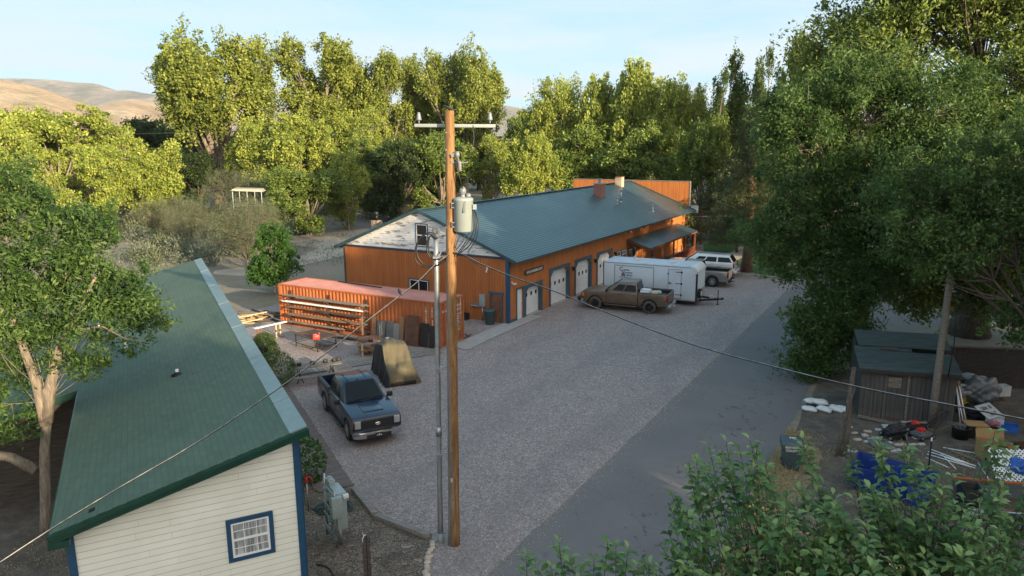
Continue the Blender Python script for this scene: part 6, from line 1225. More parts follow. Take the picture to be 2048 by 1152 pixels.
# pine with bare trunk on the lawn
blobs = []
for i in range(11):
    z = 3.0 + i*1.15; r = 3.9*(1-i/12.5)
    for k in range(4): a = i*1.3+k*1.57; blobs.append((math.cos(a)*r*.55, math.sin(a)*r*.55, z, r*.52, r*.52, .75))
sp = make_tree('pine', 15.5, blobs, 900, 52, .66, .19, 'leaf_juniper', 'bark_red', .40, .7, 104, .7, .28, twigs=.15, limbs=False, shell=.4, droop=.1)
plant_tree('pine_tree', 'shaggy pine with bare reddish trunk on the lawn behind the white suv', 'tree', (20.3, 62.8, 0), sp)
TPL['pine'] = [None]
sp = make_tree('juniper', 5, [(0, 0, 2.4, 2.0, 2.0, 2.3), (1.6, .2, 1.6, 1.5, 1.4, 1.5), (-1.5, .5, 1.7, 1.4, 1.4, 1.5)], 170, 60, .5, .13, 'leaf_juniper', 'bark_dark', .12, .1, 105, 1.1, .6, twigs=.3)
_, sp = plant_tree('juniper_bush', 'sunlit juniper bush at the far corner of the workshop porch', 'bush', (17.6, 76.5, 0), sp)
for i, (x, y, k, lb) in enumerate([(22.8, 74, 1.3, 'dark juniper right of the porch corner'), (27.2, 70, 1.5, 'juniper behind the pine on the lawn'), (16.2, 84, 1.4, 'juniper behind the flag staff'), (24.5, 82, 1.8, 'tall juniper at the back of the lawn')]):
    plant_tree('juniper_bush', lb, 'bush', (x, y, 0), sp, i, (k, k, k*1.1))
# shade trees that stand outside the view, to the right of and behind the camera
SH = [(26.5, 8.5, 18, 11), (31.5, 9.5, 16.5, 10), (37.5, 13, 19, 12), (44, 18, 14.5, 12), (51, 24, 15, 12.5), (60, 36, 22, 13), (20, -11, 17, 11.5), (27.5, -15, 19, 12), (13, -12, 13.5, 10), (34, -4, 20, 10), (64, 42, 20, 14), (41, 3, 16, 11), (50, 10, 16, 12)]
SH += [(33, 0, 20, 11), (39, 5, 17.5, 10), (46, 10, 15, 12), (19, -4, 15, 7), (29.5, 6, 19, 9.5), (19, 5, 10.3, 6), (30, -22, 18, 12), (22, -18, 16, 11)]
for i, (x, y, h_, w_) in enumerate(SH):
    k = i % 2; spec = TPL['oval'][k]; H0, W0 = DIM['oval'][k]
    plant_tree('leafy_tree', 'tall shade tree outside the right of the view', 'tree', (x, y, -.05), spec, i*1.1, (w_/W0, w_/W0, h_/H0), 'shade trees outside the view')
# ------------------------------------------------------------ the shed corner on the right
SA = Vector((14.26, 28.83, 0)); SB = Vector((17.60, 27.85, 0)); sa = math.atan2((SB-SA).y, (SB-SA).x); SLg = (SB-SA).length
sh = thing('shed', 'small grey board shed with patched teal roll roof on the right', 'shed', SA, sa)
m = MB(); m.bb((0, 0, 0), (SLg, .05, 2.12)); m.bb((0, 2.55, 0), (SLg, 2.6, 2.7)); m.prism([(.05, 0), (2.55, 0), (2.55, 2.68), (.05, 2.12)], 0, .05, 'YZ'); m.prism([(.05, 0), (2.55, 0), (2.55, 2.68), (.05, 2.12)], SLg-.05, SLg, 'YZ'); m.build('wall', 'grey_board', sh)
m = MB(); rg = np.random.default_rng(2); x = 0
while x < SLg-.1:
    w_ = rg.uniform(.10, .2); 
    if not (1.0 < x < 1.4) or True: m.bb((x, -.02-rg.uniform(0, .012), rg.uniform(0, .05)), (min(x+w_-.012, SLg), -.001, 2.10-rg.uniform(0, .03)))
    x += w_
m.build('board_cladding', 'grey_board', sh)
m = MB(); m.bb((1.02, -.06, 1.36), (1.5, -.034, 1.80)); hb = m.build('shuttered_opening', 'weathered_wood', sh); m = MB(); m.bb((1.0, -.075, 1.80), (1.52, -.034, 1.86)); m.bb((1.02, -.064, 1.55), (1.5, -.0605, 1.565)); m.build('lintel', 'dark_lumber', hb)
m = MB(); m.bb((1.72, -.06, .05), (1.80, -.034, 2.08)); m.build('batten', 'weathered_wood', sh)
rs = math.atan(.26); m = MB(); m.bb((-.12, -.22, 0), (SLg+.12, 1.35, .04)); m.bb((-.10, 1.36, .03), (2.1, 1.62, .06)); o = m.build('roof', 'shed_roll', sh, (0, 0, 2.14)); o.rotation_euler = (rs, 0, 0)
m = MB(); m.bb((0.05, 1.63, .06), (SLg+.12, 3.0, .10)); o = m.build('roof', 'shed_roll', sh, (0, 0, 2.14)); o.rotation_euler = (rs, 0, 0)
m = MB(); m.bb((.0, 1.37, -.02), (2.1, 1.60, .029)); o = m.build('roof_gap', 'dark_lumber', sh, (0, 0, 2.15)); o.rotation_euler = (rs, 0, 0)
m = MB(); m.bb((.9, 1.42, .061), (1.6, 1.58, .08)); o = m.build('leaf_litter', 'rust_brown_panel', sh, (0, 0, 2.15)); o.rotation_euler = (rs, 0, 0)
m = MB(); m.bb((-.14, -.25, -.13), (SLg+.14, -.2, -.005)); o = m.build('eave_board', 'dark_lumber', sh, (0, 0, 2.14)); o.rotation_euler = (rs, 0, 0)
m = MB(); a = G(1716, 832, .1); b = G(1812, 853, .1); m.beam(a, b, .1, .1); tag(m.build('timber_sill', 'weathered_wood'), 'pale timber lying along the foot of the shed wall', 'timber')
lp = thing('leaning_pole', 'old grey utility pole leaning right in front of the shed', 'pole', (16.58, 27.55, 0)); m = MB(); top = Yd(1896, 590, 27.6)-Vector((16.58, 27.55, 0)); m.tube([Vector((0, 0, -.2)), top*.33, top*.66, top, top*1.25], [.15, .14, .13, .125, .12], 14); m.build('shaft', 'weathered_wood', lp)
m = MB(); m.tube([top*.93+Vector((.35, -.1, 0)), top*.8+Vector((.3, -.2, 0)), top*.66+Vector((.36, -.2, 0)), top*.5+Vector((.26, -.3, 0)), top*.40+Vector((.30, -.2, 0))], .022, 6); m.build('hanging_wire', 'cable_black', lp)
ds = thing('dead_trunk', 'dark leaning dead trunk wrapped in vine left of the shed', 'trunk', (11.9, 24.95, 0)); tp_ = Yd(1708, 735, 26.6)-Vector((11.9, 24.95, 0)); m = MB(); m.tube([Vector((0, 0, -.1)), tp_*.3+Vector((.08, 0, 0)), tp_*.6, tp_], [.15, .12, .10, .08], 10); m.build('trunk', 'bark_dark', ds)
m = MB(); m.tube([Vector((-.25, -.1, 0)), tp_*.3+Vector((-.25, -.15, 0)), tp_*.5+Vector((-.1, -.15, 0)), tp_*.8+Vector((.1, -.1, 0))], .035, 6); m.build('vine', 'bark_dark', ds)
fe = thing('board_fence', 'dark weathered board fence with pale top rail behind the junk heap', 'fence', (18.9, 32.8, 0), math.atan2(-1.2, 6.6)); m = MB(); x = 0; rg = np.random.default_rng(9)
while x < 7.2: w_ = .24; m.bb((x, 0, 0), (x+w_-.015, .03, 1.86+rg.uniform(-.02, .02))); x += w_
m.build('board', 'dark_lumber', fe); m = MB(); m.bb((-.1, -.05, 1.86), (7.3, .12, 1.96)); m.bb((0, .031, .5), (7.2, .09, .6)); m.bb((0, .031, 1.4), (7.2, .09, 1.5)); m.build('rail', 'weathered_wood', fe)
for x in (0.0, 2.4, 4.8, 7.15): m = MB(); m.bb((x, .091, 0), (x+.12, .2, 1.85)); m.build('post', 'dark_lumber', fe)
# sandbags by the verge
def pillow(L_, W_, H_, seed, mat, sub=3):
    rg = np.random.default_rng(seed); bm_ = bmesh.new(); bmesh.ops.create_cube(bm_, size=1); bmesh.ops.subdivide_edges(bm_, edges=bm_.edges, cuts=5, use_grid_fill=True); ph = rg.uniform(0, 6, 6)
    for v in bm_.verts:
        x, y, z = v.co*2; rx_ = (1-abs(x)**3*.12)*(1-abs(y)**4*.12); th = math.sqrt(max(0, 1-(abs(x)**4)))*math.sqrt(max(0, 1-abs(y)**4))
        v.co = Vector((x*L_/2*(1-.06*y*y), y*W_/2*(1-.10*x*x+.06*abs(x)**6), (z*.5*(.25+.75*th))*H_ + .08*H_*math.sin(x*5+ph[0])*math.cos(y*4+ph[1])+H_/2))
    me = bpy.data.meshes.new('bag'); bm_.to_mesh(me); bm_.free(); me.materials.append(MATS[mat]); me.polygons.foreach_set('use_smooth', [True]*len(me.polygons)); return me
pm = [pillow(.62, .36, .2, i, 'white_plastic') for i in range(3)]
for k, (px, py, z, r_, lb) in enumerate([(1618, 822, 0, .3, 'white sandbag at the lower left of the heap by the verge'), (1648, 822, 0, -.1, 'white sandbag at the lower middle of the heap by the verge'), (1672, 821, 0, -.15, 'white sandbag at the right end of the heap, nearest the shed'), (1622, 806, .16, .9, 'white sandbag on top at the left of the heap by the verge'), (1640, 808, .17, .5, 'white sandbag on top in the middle of the heap by the verge'), (1686, 822, 0, .2, 'grey half hidden sandbag behind the dead trunk')]):
    o = bpy.data.objects.new('sandbag', pm[k % 3]); col.objects.link(o); o.location = G(px, py, z); o.rotation_euler = (.1*k % .3, .08, r_-.6); tag(o, lb, 'sandbag')
# wheeled bin
wb = thing('wheeled_bin', 'grey wheeled trash bin with white lettering at the edge of the driveway', 'trash bin', (9.66, 23.95, 0), R(-14)); V0 = [(-.26, -.28), (.26, -.28), (.26, .26), (-.26, .26)]; V1 = [(-.33, -.36), (.33, -.36), (.33, .36), (-.33, .36)]
m = MB(); m.add([(x, y, .06) for x, y in V0]+[(x, y, .98) for x, y in V1], [(3, 2, 1, 0), (4, 5, 6, 7)]+[(i, (i+1) % 4, 4+(i+1) % 4, 4+i) for i in range(4)]); m.bb((-.35, -.38, .74), (.35, .37, .98)); m.build('body', 'bin_grey', wb, bevel=.03)
m = MB(); m.prism([(-.42, .985), (.42, .985), (.40, 1.05), (.1, 1.11), (-.30, 1.07)], -.38, .38, 'YZ'); m.build('lid', 'bin_grey', wb, bevel=.03)
ink = MB(); text_mb('BEAVER', .11, ink, face_M((-.06, -.384, .915), (1, 0, 0), (0, 0, 1)), .003); text_mb('COUNTY', .11, ink, face_M((.0, -.384, .80), (1, 0, 0), (0, 0, 1)), .003); text_mb('327', .16, ink, face_M((.02, .02, 1.118), (1, 0, 0), (0, 1, 0)), .004); ink.build('lettering', 'white_lettering', wb)
for s_ in (-1, 1): m = MB(); m.lathe([(.02, -.03), (.13, -.03), (.14, 0), (.13, .03), (.02, .03)], (s_*.30, .27, .14), 'X', 16); m.build('wheel', 'rubber', wb)
m = MB(); m.cyl((-.28, .42, .98), (.28, .42, .98), .018, n=8); m.build('handle', 'bin_grey', wb)
# blue open box
bx = thing('blue_dumpster', 'open blue steel bin with sloping sides in front of the shed', 'bin', (11.15, 22.35, 0), R(-33)); W_, D_, H_ = 2.05, 1.15, .86; m = MB(); t_ = .04
O = [(0, 0, 0), (W_, 0, 0), (W_+.12, D_, 0), (-.0, D_, 0)]; T = [(-.12, -.16, H_), (W_+.1, -.16, H_*.8), (W_+.25, D_+.1, H_*.80), (-.10, D_+.1, H_)]
def inn(p, c_, k): return tuple(c_[i]+(p[i]-c_[i])*k for i in range(2))+(p[2],)
cc = (W_/2, D_/2, 0); Ti = [inn(p_, cc, .95) for p_ in T]; Oi = [inn(p_, cc, .93)[:2]+(.05,) for p_ in O]
m.add(O+T+Ti+Oi, [(3, 2, 1, 0)]+[(i, (i+1) % 4, 4+(i+1) % 4, 4+i) for i in range(4)]+[(4+i, 4+(i+1) % 4, 8+(i+1) % 4, 8+i) for i in range(4)]+[(8+i, 8+(i+1) % 4, 12+(i+1) % 4, 12+i) for i in range(4)]+[(12, 13, 14, 15)]); m.build('shell', 'blue_plastic', bx)
m = MB(); m.bb((-.19, .1, .5), (-.10, 1.0, .62)); m.bb((-.16, .15, .40), (-.08, .3, .62)); m.build('fork_pocket', 'blue_plastic', bx); m = MB(); m.bb((W_-.5, -.35, .0), (W_+.1, -.16, .62)); m.build('step', 'blue_plastic', bx, bevel=.02)
# mowers
def mower(loc, rz, lb, eng, deck):
    t = thing('lawn_mower', lb, 'lawn mower', loc, rz); m = MB(); m.bb((-.32, -.25, .10), (.34, .25, .24)); m.bb((-.25, -.2, .24), (.25, .2, .29)); m.build('deck', deck, t, bevel=.03)
    m = MB(); m.lathe([(.11, .29), (.125, .31), (.125, .37), (.10, .40), (.03, .41)], n=14); m.bb((.05, -.1, .29), (.2, .1, .4)); m.build('engine', eng, t)
    for x in (-.28, .28):
        for y in (-.28, .28): m = MB(); m.lathe([(.02, -.025), (.10, -.025), (.105, 0), (.10, .025), (.02, .025)], (x, y, .105), 'Y', 14); w_ = m.build('wheel', 'rubber', t); m = MB(); m.lathe([(.055, math.copysign(.026, y)), (.04, math.copysign(.035, y))], (x, y, .105), 'Y', 10); m.build('hub', 'galvanised', w_)
    m = MB(); m.tube([(-.3, -.2, .2), (-.75, -.2, .72), (-1.05, -.19, .95), (-1.05, .19, .95), (-.75, .2, .72), (-.3, .2, .2)], .014, 6); m.build('handle', 'dark_steel', t)
mower(G(1843, 876), R(200), 'grey lawn mower with red engine cover in front of the shed', 'red_plastic', 'sheet_grey'); mower(G(1785, 876), R(100), 'black lawn mower half covered by a dark tarp before the shed', 'black_plastic', 'black_plastic')
mower(G(1832, 862), R(150), 'second red mower standing behind the grey one against the shed', 'red_plastic', 'dark_steel')
def lump(name, label, cat, loc, L_, W_, H_, seed, mat, rz=0, rough=.25):
    rg = np.random.default_rng(seed); bm_ = bmesh.new(); bmesh.ops.create_icosphere(bm_, subdivisions=4, radius=1); ph = rg.uniform(0, 6, 9)
    for v in bm_.verts:
        c_ = v.co.copy(); k = 1+rough*(.5*math.sin(c_.x*5+ph[0]+c_.y*3)+.35*math.sin(c_.y*9+ph[1]+c_.z*6)+.25*math.sin(c_.x*14+ph[2]+c_.z*11)); v.co = Vector((c_.x*L_/2*k, c_.y*W_/2*k, max(-.02, (c_.z*.5+.35)*H_*k)))
    me = bpy.data.meshes.new(name); bm_.to_mesh(me); bm_.free(); me.materials.append(MATS[mat]); me.polygons.foreach_set('use_smooth', [True]*len(me.polygons)); o = bpy.data.objects.new(name, me); col.objects.link(o); o.location = loc; o.rotation_euler = (0, 0, rz); return tag(o, label, cat)
lump('tarp', 'dark tarp bunched over the black lawn mower', 'tarp', G(1790, 868, .18), .85, .6, .42, 3, 'tarp_black', .2)
m = MB(); [m.bb((i*.09, 0, 0), (i*.09+.045, .75, .02)) for i in range(8)]; m.bb((0, 0, -.015), (.72, .75, 0)); tag(m.build('grate', 'galvanised', None, G(1745, 893, .06), -.15), 'ribbed grey metal grate lying left of the mowers', 'grate')
rg = np.random.default_rng(31)
for k in range(44):
    u_ = rg.uniform(0, 1); px = 1692+u_*165; py = rg.uniform(852, 905) - (10 if px > 1800 else 0)
    m = MB(); m.box((0, 0, .03), (rg.uniform(.18, .32), rg.uniform(.12, .18), .06)); tag(m.build('paving_brick', 'dirty_white' if k % 3 else 'pale_stone', None, G(px, py), rg.uniform(-.35, .35), bevel=.015), 'whitish worn brick of the loose paving in front of the shed', 'brick', 'loose whitish bricks in front of the shed')
m = MB(); m.lathe([(.27, 0), (.32, .42), (.345, .44), (.34, .46), (.30, .44), (.26, .3), (.02, .3)], n=24); tag(m.build('plant_tub', 'black_plastic', None, G(1920, 876)), 'round black plant tub right of the mowers', 'tub')
m = MB(); [m.tube([(rg.normal()*.1, rg.normal()*.1, .3), (rg.normal()*.2, rg.normal()*.2, .5+rg.random()*.1), (rg.normal()*.3-.1, rg.normal()*.3, .5)], .008, 4) for _ in range(16)]; tag(m.build('dry_twigs', 'grey_lumber', None, G(1920, 876)), 'bunch of dry pale twigs in the round black tub', 'twigs')
for k, (p1, p2, z1, z2, r_, mt, lb) in enumerate([((1856, 903), (1952, 932), .05, .05, .02, 'white_vinyl', 'longest white pipe of the bundle before the black tub'), ((1854, 908), (1945, 935), .03, .08, .018, 'white_vinyl', 'white pipe under the longest one of the bundle'), ((1860, 898), (1940, 928), .09, .05, .018, 'white_vinyl', 'upper white pipe of the bundle, nearest the tub'), ((1852, 915), (1897, 935), .03, .03, .016, 'white_vinyl', 'short white pipe at the near side of the bundle'), ((1880, 905), (1912, 938), .1, .03, .016, 'white_vinyl', 'white pipe crossing the bundle at an angle'),
                                                   ((1866, 905), (1950, 936), .12, .10, .016, 'white_vinyl', 'thin white pipe lying on top of the bundle'), ((1886, 895), (1960, 908), .04, .04, .018, 'white_vinyl', 'white pipe behind the bundle pointing at the cardboard box'), ((1956, 925), (1986, 972), .05, .03, .015, 'white_vinyl', 'thin white pipe pointing to the grey trough'), ((1892, 897), (1955, 922), .08, .08, .03, 'weathered_wood', 'brown pole lying between the white pipes')]):
    m = MB(); m.cyl(G(*p1, z1), G(*p2, z2), r_, n=8); tag(m.build('pipe', mt), lb, 'pipe')
for k, (p1, z1, p2, z2) in enumerate([((1921, 850), .02, (1905, 846), 1.5), ((1928, 852), .02, (1907, 847), 1.35), ((1934, 852), .02, (1910, 846), 1.55)]):
    m = MB(); m.cyl(G(*p1, z1), G(*p2, 0)+Vector((0, 0, z2)), .022, n=8); tag(m.build('leaning_pipe', 'white_vinyl'), ['leftmost white pipe leaning against the shed corner', 'middle white pipe leaning against the shed corner', 'rightmost white pipe leaning against the shed corner'][k], 'pipe')
m = MB(); m.beam(G(1930, 850, .02), G(1907, 842)+Vector((0, 0, 1.7)), .15, .04); tag(m.build('plank', 'brown_lumber'), 'brown plank leaning against the shed corner behind the pipes', 'plank')
def cbox(name, label, loc, d, mat, rz, flaps=0, cat='box', lid=None):
    t = thing(name, label, cat, loc, rz); L_, W_, H_ = d; m = MB(); w_ = .012
    m.bb((-L_/2, -W_/2, 0), (L_/2, -W_/2+w_, H_)); m.bb((-L_/2, W_/2-w_, 0), (L_/2, W_/2, H_)); m.bb((-L_/2, -W_/2+w_, 0), (-L_/2+w_, W_/2-w_, H_)); m.bb((L_/2-w_, -W_/2+w_, 0), (L_/2, W_/2-w_, H_)); m.bb((-L_/2+w_, -W_/2+w_, 0), (L_/2-w_, W_/2-w_, .01)); m.build('shell', mat, t)
    if flaps:
        m = MB(); m.beam((-L_/2, W_/2, H_+.001), (-L_/2, W_/2+.1, H_+.28), .01, .01); o = MB(); o.box((0, W_/2+.06, H_+.16), (L_, .01, .32), 0, -.35); o.build('flap', mat, t); o = MB(); o.box((0, -W_/2-.12, H_-.04), (L_, .01, .26), 0, 1.2); o.build('flap', mat, t)
    if lid: m = MB(); m.bb((-L_/2-.01, -W_/2-.01, H_), (L_/2+.01, W_/2+.01, H_+.05)); m.build('lid', lid, t, bevel=.01)
    return t
t = cbox('cardboard_box', 'large open cardboard box with black printing on its front', G(1985, 916), (.95, .62, .62), 'cardboard', -.12, 1)
ink = MB(); FM = lambda x, z: face_M((x, -.314, z), (1, 0, 0), (0, 0, 1)); ink.bb((-.46, -.316, .54), (.3, -.311, .59)); ink.bb((-.14, -.316, .22), (.02, -.311, .36))
for x in (-.33, -.1, .13): ink.lathe([(.085, 0), (.085, .004)], (x, -.318, .11), 'Y', 16)
for x, z, L_ in ((-.35, .47, .2), (0, .44, .2), (-.2, .39, .5)): ink.bb((x-.0, -.316, z), (x+L_, -.311, z+.018))
ink.build('print', 'black_ink', t); m = MB(); m.bb((.24, -.318, .26), (.44, -.313, .42)); m.build('label', 'white_lettering', t)
t = cbox('cardboard_box', 'small closed tan box behind the large open one', G(1966, 880), (.42, .38, .42), 'cardboard', .1, 0, lid='cardboard')
cbox('toolbox', 'dark box with yellow-brown lid right of the black tub', G(1948, 872), (.75, .55, .48), 'dark_steel', -.15, 0, lid='cardboard')
cbox('yellow_tub', 'small yellow container beside the shed in the junk heap', G(1928, 812, .1), (.28, .2, .34), 'yellow_plastic', .1, 0, 'container', lid='yellow_plastic')
cbox('white_bin', 'white plastic bin in front of the board fence', G(2003, 790, .2), (.52, .4, .45), 'white_plastic', .05, 0, 'bin'); cbox('blue_tote', 'bright blue tote at the right end of the junk heap', G(2018, 862), (.55, .45, .28), 'bright_blue', -.5, 0, 'tote'); cbox('clear_tote', 'clear tilted tote with pink and green things in it', G(1988, 850, .1), (.62, .42, .34), 'white_plastic', -.6, 0, 'tote')
lump('toy_pile', 'pink and red toys inside the clear tote', 'toys', G(1986, 851, .35), .42, .32, .22, 14, 'pink_toy'); lump('plant_bag', 'leafy green plant stuff in front of the clear tote', 'plant', G(1976, 858, .1), .5, .3, .35, 15, 'lawn')
lump('plastic_sheeting', 'grey crumpled plastic sheeting on top of the junk heap', 'sheeting', G(1958, 800, .3), 1.7, 1.3, 1.05, 5, 'sheet_grey', .4); lump('white_bag', 'white crumpled bag leaning on the junk heap by the shed', 'bag', G(1930, 790, .55), .95, .6, .5, 6, 'dirty_white', .1); lump('rolled_carpet', 'pale rolled sheeting lying over the junk heap', 'roll', G(1950, 770, .6), .35, 1.5, .5, 8, 'dirty_white', .5)
lump('black_sacks', 'black rubbish sacks at the foot of the junk heap', 'sacks', G(1955, 835, 0), 1.5, .8, .6, 7, 'tarp_black', -.2); lump('dark_bundle', 'dark bundle between the shed and the white bag', 'bundle', G(1918, 770, .7), .7, .6, .4, 11, 'black_canvas')
t = thing('cardboard_sign', 'white hand-lettered sign board lying tilted on the junk heap', 'sign', G(1978, 822, .62), .45); m = MB(); m.box((0, 0, 0), (.95, .72, .02), 0, .5); sgn = m.build('board', 'dirty_white', t); ink = MB(); MR = Matrix.Rotation(.5, 4, 'X'); text_mb('LEN  B', .22, ink, MR @ Matrix.Translation((0, .15, .014)), .006); text_mb('10-7', .24, ink, MR @ Matrix.Translation((.05, -.16, .014)), .006); ink.build('lettering', 'black_ink', sgn)
tp = thing('stake', 'thin black steel stake with pale tip before the pipe bundle', 'stake', G(1856, 945)); m = MB(); m.bb((-.02, -.015, 0), (.02, .015, 1.15)); m.build('shaft', 'dark_steel', tp); m = MB(); m.bb((-.021, -.017, 1.15), (.021, .017, 1.27)); m.build('tip', 'white_vinyl', tp)
t = thing('black_barrel', 'open square black plastic barrel standing in the grey trough', 'barrel', G(1936, 1030), -.1); m = MB(); P0 = [(-.26, -.26), (.26, -.26), (.26, .26), (-.26, .26)]
m.add([(x*.95, y*.95, 0) for x, y in P0]+[(x*1.12, y*1.12, .95) for x, y in P0]+[(x*1.04, y*1.04, .95) for x, y in P0]+[(x*.85, y*.85, .06) for x, y in P0], [(3, 2, 1, 0)]+[(k*4+i, k*4+(i+1) % 4, k*4+4+(i+1) % 4, k*4+4+i) for k in range(3) for i in range(4)]+[(12, 13, 14, 15)]); m.build('shell', 'black_plastic', t, bevel=.02)
t = thing('utility_trailer', 'low grey metal trailer bed with red trim under the apple branches', 'trailer', G(1985, 1035), -.22); m = MB(); m.bb((-.95, -.7, .3), (1.3, .7, .36)); m.build('bed', 'rust_brown_panel', t)
for nm, q1, q2, mt in (('side_board', (-.95, .66, .36), (1.3, .70, .85), 'sheet_grey'), ('side_board', (-.95, -.7, .36), (1.3, -.66, .55), 'dirty_white'), ('end_board', (1.26, -.659, .36), (1.3, .659, .8), 'sheet_grey')): m = MB(); m.bb(q1, q2); m.build(nm, mt, t)
m = MB(); m.bb((-.95, .64, .85), (1.3, .73, .9)); m.bb((-.4, -.73, .40), (-.15, -.705, .52)); m.build('trim', 'container_red', t)
for y in (-.85, .85): wheel(t, .2, y, .28, 'galvanised', 'tyre', .16, 5)
m = MB(); m.beam((1.3, 0, .33), (2.2, 0, .33), .08, .08); m.build('tongue', 'rusty_steel', t)
t = thing('lattice_panel', 'white diagonal lattice panel leaning at the right edge', 'lattice', G(2040, 965), -.1); m = MB(); n = 12; LW, LH = 1.5, 1.15
for sgn_ in (1, -1):
    for i in range(-n, n+1):
        c_ = i*.135; x0, x1 = -LW/2, LW/2; pts = []
        for x in np.linspace(x0, x1, 60):
            z = LH/2 + sgn_*(x-c_)*1.0
            if 0 <= z <= LH: pts.append((x, z))
        if len(pts) > 1: m.beam((pts[0][0], .006*sgn_, pts[0][1]), (pts[-1][0], .006*sgn_, pts[-1][1]), .012, .042)
o = m.build('slats', 'white_vinyl', t); o.rotation_euler = (-.7, 0, 0)
lump('blue_bag', 'blue bag behind the lattice panel', 'bag', G(2040, 945, .2), .8, .5, .55, 19, 'bright_blue'); lump('white_cover', 'pale crumpled cover left of the lattice panel', 'cover', G(2012, 930, .1), .6, .4, .5, 22, 'dirty_white')
cbox('red_crate', 'reddish crate at the right edge above the lattice', G(2046, 905, .1), (.5, .4, .35), 'rust_brown_panel', .1, 0, 'crate')
# dark sandbag wall on the left behind the elm
a = G(-160, 1010); b = G(215, 965); dv = (b-a); an = math.atan2(dv.y, dv.x); n = int(dv.length/.46); pms = [pillow(.56, .36, .22, 50+i, 'sandbag_dark') for i in range(4)]; rg = np.random.default_rng(8)
for r_ in range(9):
    for i in range(n):
        o = bpy.data.objects.new('sandbag', pms[(i+r_) % 4]); col.objects.link(o); q = a.lerp(b, (i+.5*(r_ % 2))/n); o.location = (q.x+rg.normal()*.02, q.y+.07*r_+rg.normal()*.02, r_*.15+rg.normal()*.012); o.rotation_euler = (rg.normal()*.12, rg.normal()*.12, an+rg.normal()*.14); tag(o, 'dark green sandbag of the stacked wall behind the near elm', 'sandbag', 'dark sandbags of the stacked wall')
for k, (x, y, L_, lb) in enumerate([(-3.0, 3.3, .55, 'bent dry twig lying on the green roof near its lower left'), (-2.0, 7.2, .28, 'short dry twig on the green roof right of the vent'), (-3.3, 4.9, .2, 'tiny curled twig on the left half of the green roof')]):
    m = MB(); q = [(0, 0, .075), (L_*.4, .05, .085), (L_*.7, .02, .08), (L_, .12, .08)]; m.tube(q, .007, 5); o = m.build('twig', 'grey_lumber', None, HO + Matrix.Rotation(HA, 3, 'Z') @ Vector((x, y, hz_at(x))), HA+.3*k); tag(o, lb, 'twig')
# ------------------------------------------------------------ ground plants
def scatter_mass(name, pts, mat, size, aspect, kind='stuff', label=None, cat=None, droop=-1.0, seed=1, group=None):
    rg = np.random.default_rng(seed); me = leaf_mesh(name, np.array(pts), size, aspect, droop, mat, None, .2, None, .1, rg); o = bpy.data.objects.new(name, me); col.objects.link(o); return tag(o, label, cat, group, kind)
rg = np.random.default_rng(15); pts = []
for i in range(17000):
    t = rg.uniform(-1, 14); w_ = abs(rg.normal())*.55; q = RO + RV*t + RU*(5.1+w_*(1+.25*math.sin(t*1.7))); pts.append((q.x, q.y, abs(rg.normal())*.12+.03))
scatter_mass('dry_grass', pts, 'leaf_straw', .14, .10, label='dry straw grass along the right edge of the driveway', cat='grass', seed=2)
pts = []; cs = [(rg.uniform(8.8, 19), rg.uniform(13, 26)) for _ in range(90)]
for c_ in cs:
    for i in range(130): pts.append((c_[0]+rg.normal()*.35, c_[1]+rg.normal()*.3, abs(rg.normal())*.05+.02))
scatter_mass('ground_weeds', pts, 'leaf_straw', .10, .12, label='thin dry weeds over the bare yard by the shed', cat='grass', seed=3)
pts = []
for c_ in [(rg.uniform(-14, -7), rg.uniform(12, 21)) for _ in range(50)]:
    for i in range(90): pts.append((c_[0]+rg.normal()*.3, c_[1]+rg.normal()*.3, abs(rg.normal())*.03+.01))
scatter_mass('ground_litter', pts, 'leaf_straw', .07, .2, label='dry leaf litter on the bare ground under the near elm', cat='litter', seed=4)
pts = []
for i in range(420):
    px = rg.uniform(250, 900); py = rg.uniform(412, 560)
    q = G(px, py); 
    if (610 < px and 455 < py < 470) or (py > 530 and px > 400) : continue
    h_ = rg.uniform(.15, .5); pts += [(q.x+rg.normal()*.8, q.y+rg.normal()*.8, abs(rg.normal())*h_*.5+.03) for _ in range(46)]
scatter_mass('field_weeds', pts, 'leaf_sage', .26, .22, label='low dry weeds and grass over the open field behind', cat='grass', seed=5)
# loose stones kicked over the edge of the asphalt
def stones(name, P_, r, mat, label, cat, seed):
    rg = np.random.default_rng(seed); P_ = np.array(P_); n = len(P_); O_ = np.array([(1, 0, 0), (-1, 0, 0), (0, 1, 0), (0, -1, 0), (0, 0, .7), (0, 0, -.3)]); V = (P_[:, None, :] + O_[None]*rg.uniform(.5, 1.2, (n, 6, 1))*(r*rg.uniform(.6, 1.4, (n, 1, 1)))).reshape(-1, 3)
    T_ = np.array([(0, 2, 4), (2, 1, 4), (1, 3, 4), (3, 0, 4), (2, 0, 5), (1, 2, 5), (3, 1, 5), (0, 3, 5)]); me = bpy.data.meshes.new(name); me.from_pydata(V.tolist(), [], (np.arange(n)[:, None, None]*6+T_[None]).reshape(-1, 3).tolist()); me.materials.append(MATS[mat]); o = bpy.data.objects.new(name, me); col.objects.link(o); return tag(o, label, cat, None, 'stuff')
rg = np.random.default_rng(44); pts = []
for i in range(5200): q = RO + RV*rg.uniform(-9, 48) + RU*(abs(rg.normal())*.22*(1+rg.random()*.8)-.06); pts.append((q.x, q.y, .016))
stones('loose_gravel', pts, .014, 'pale_stone', 'loose gravel scattered over the left edge of the asphalt driveway', 'gravel', 5)
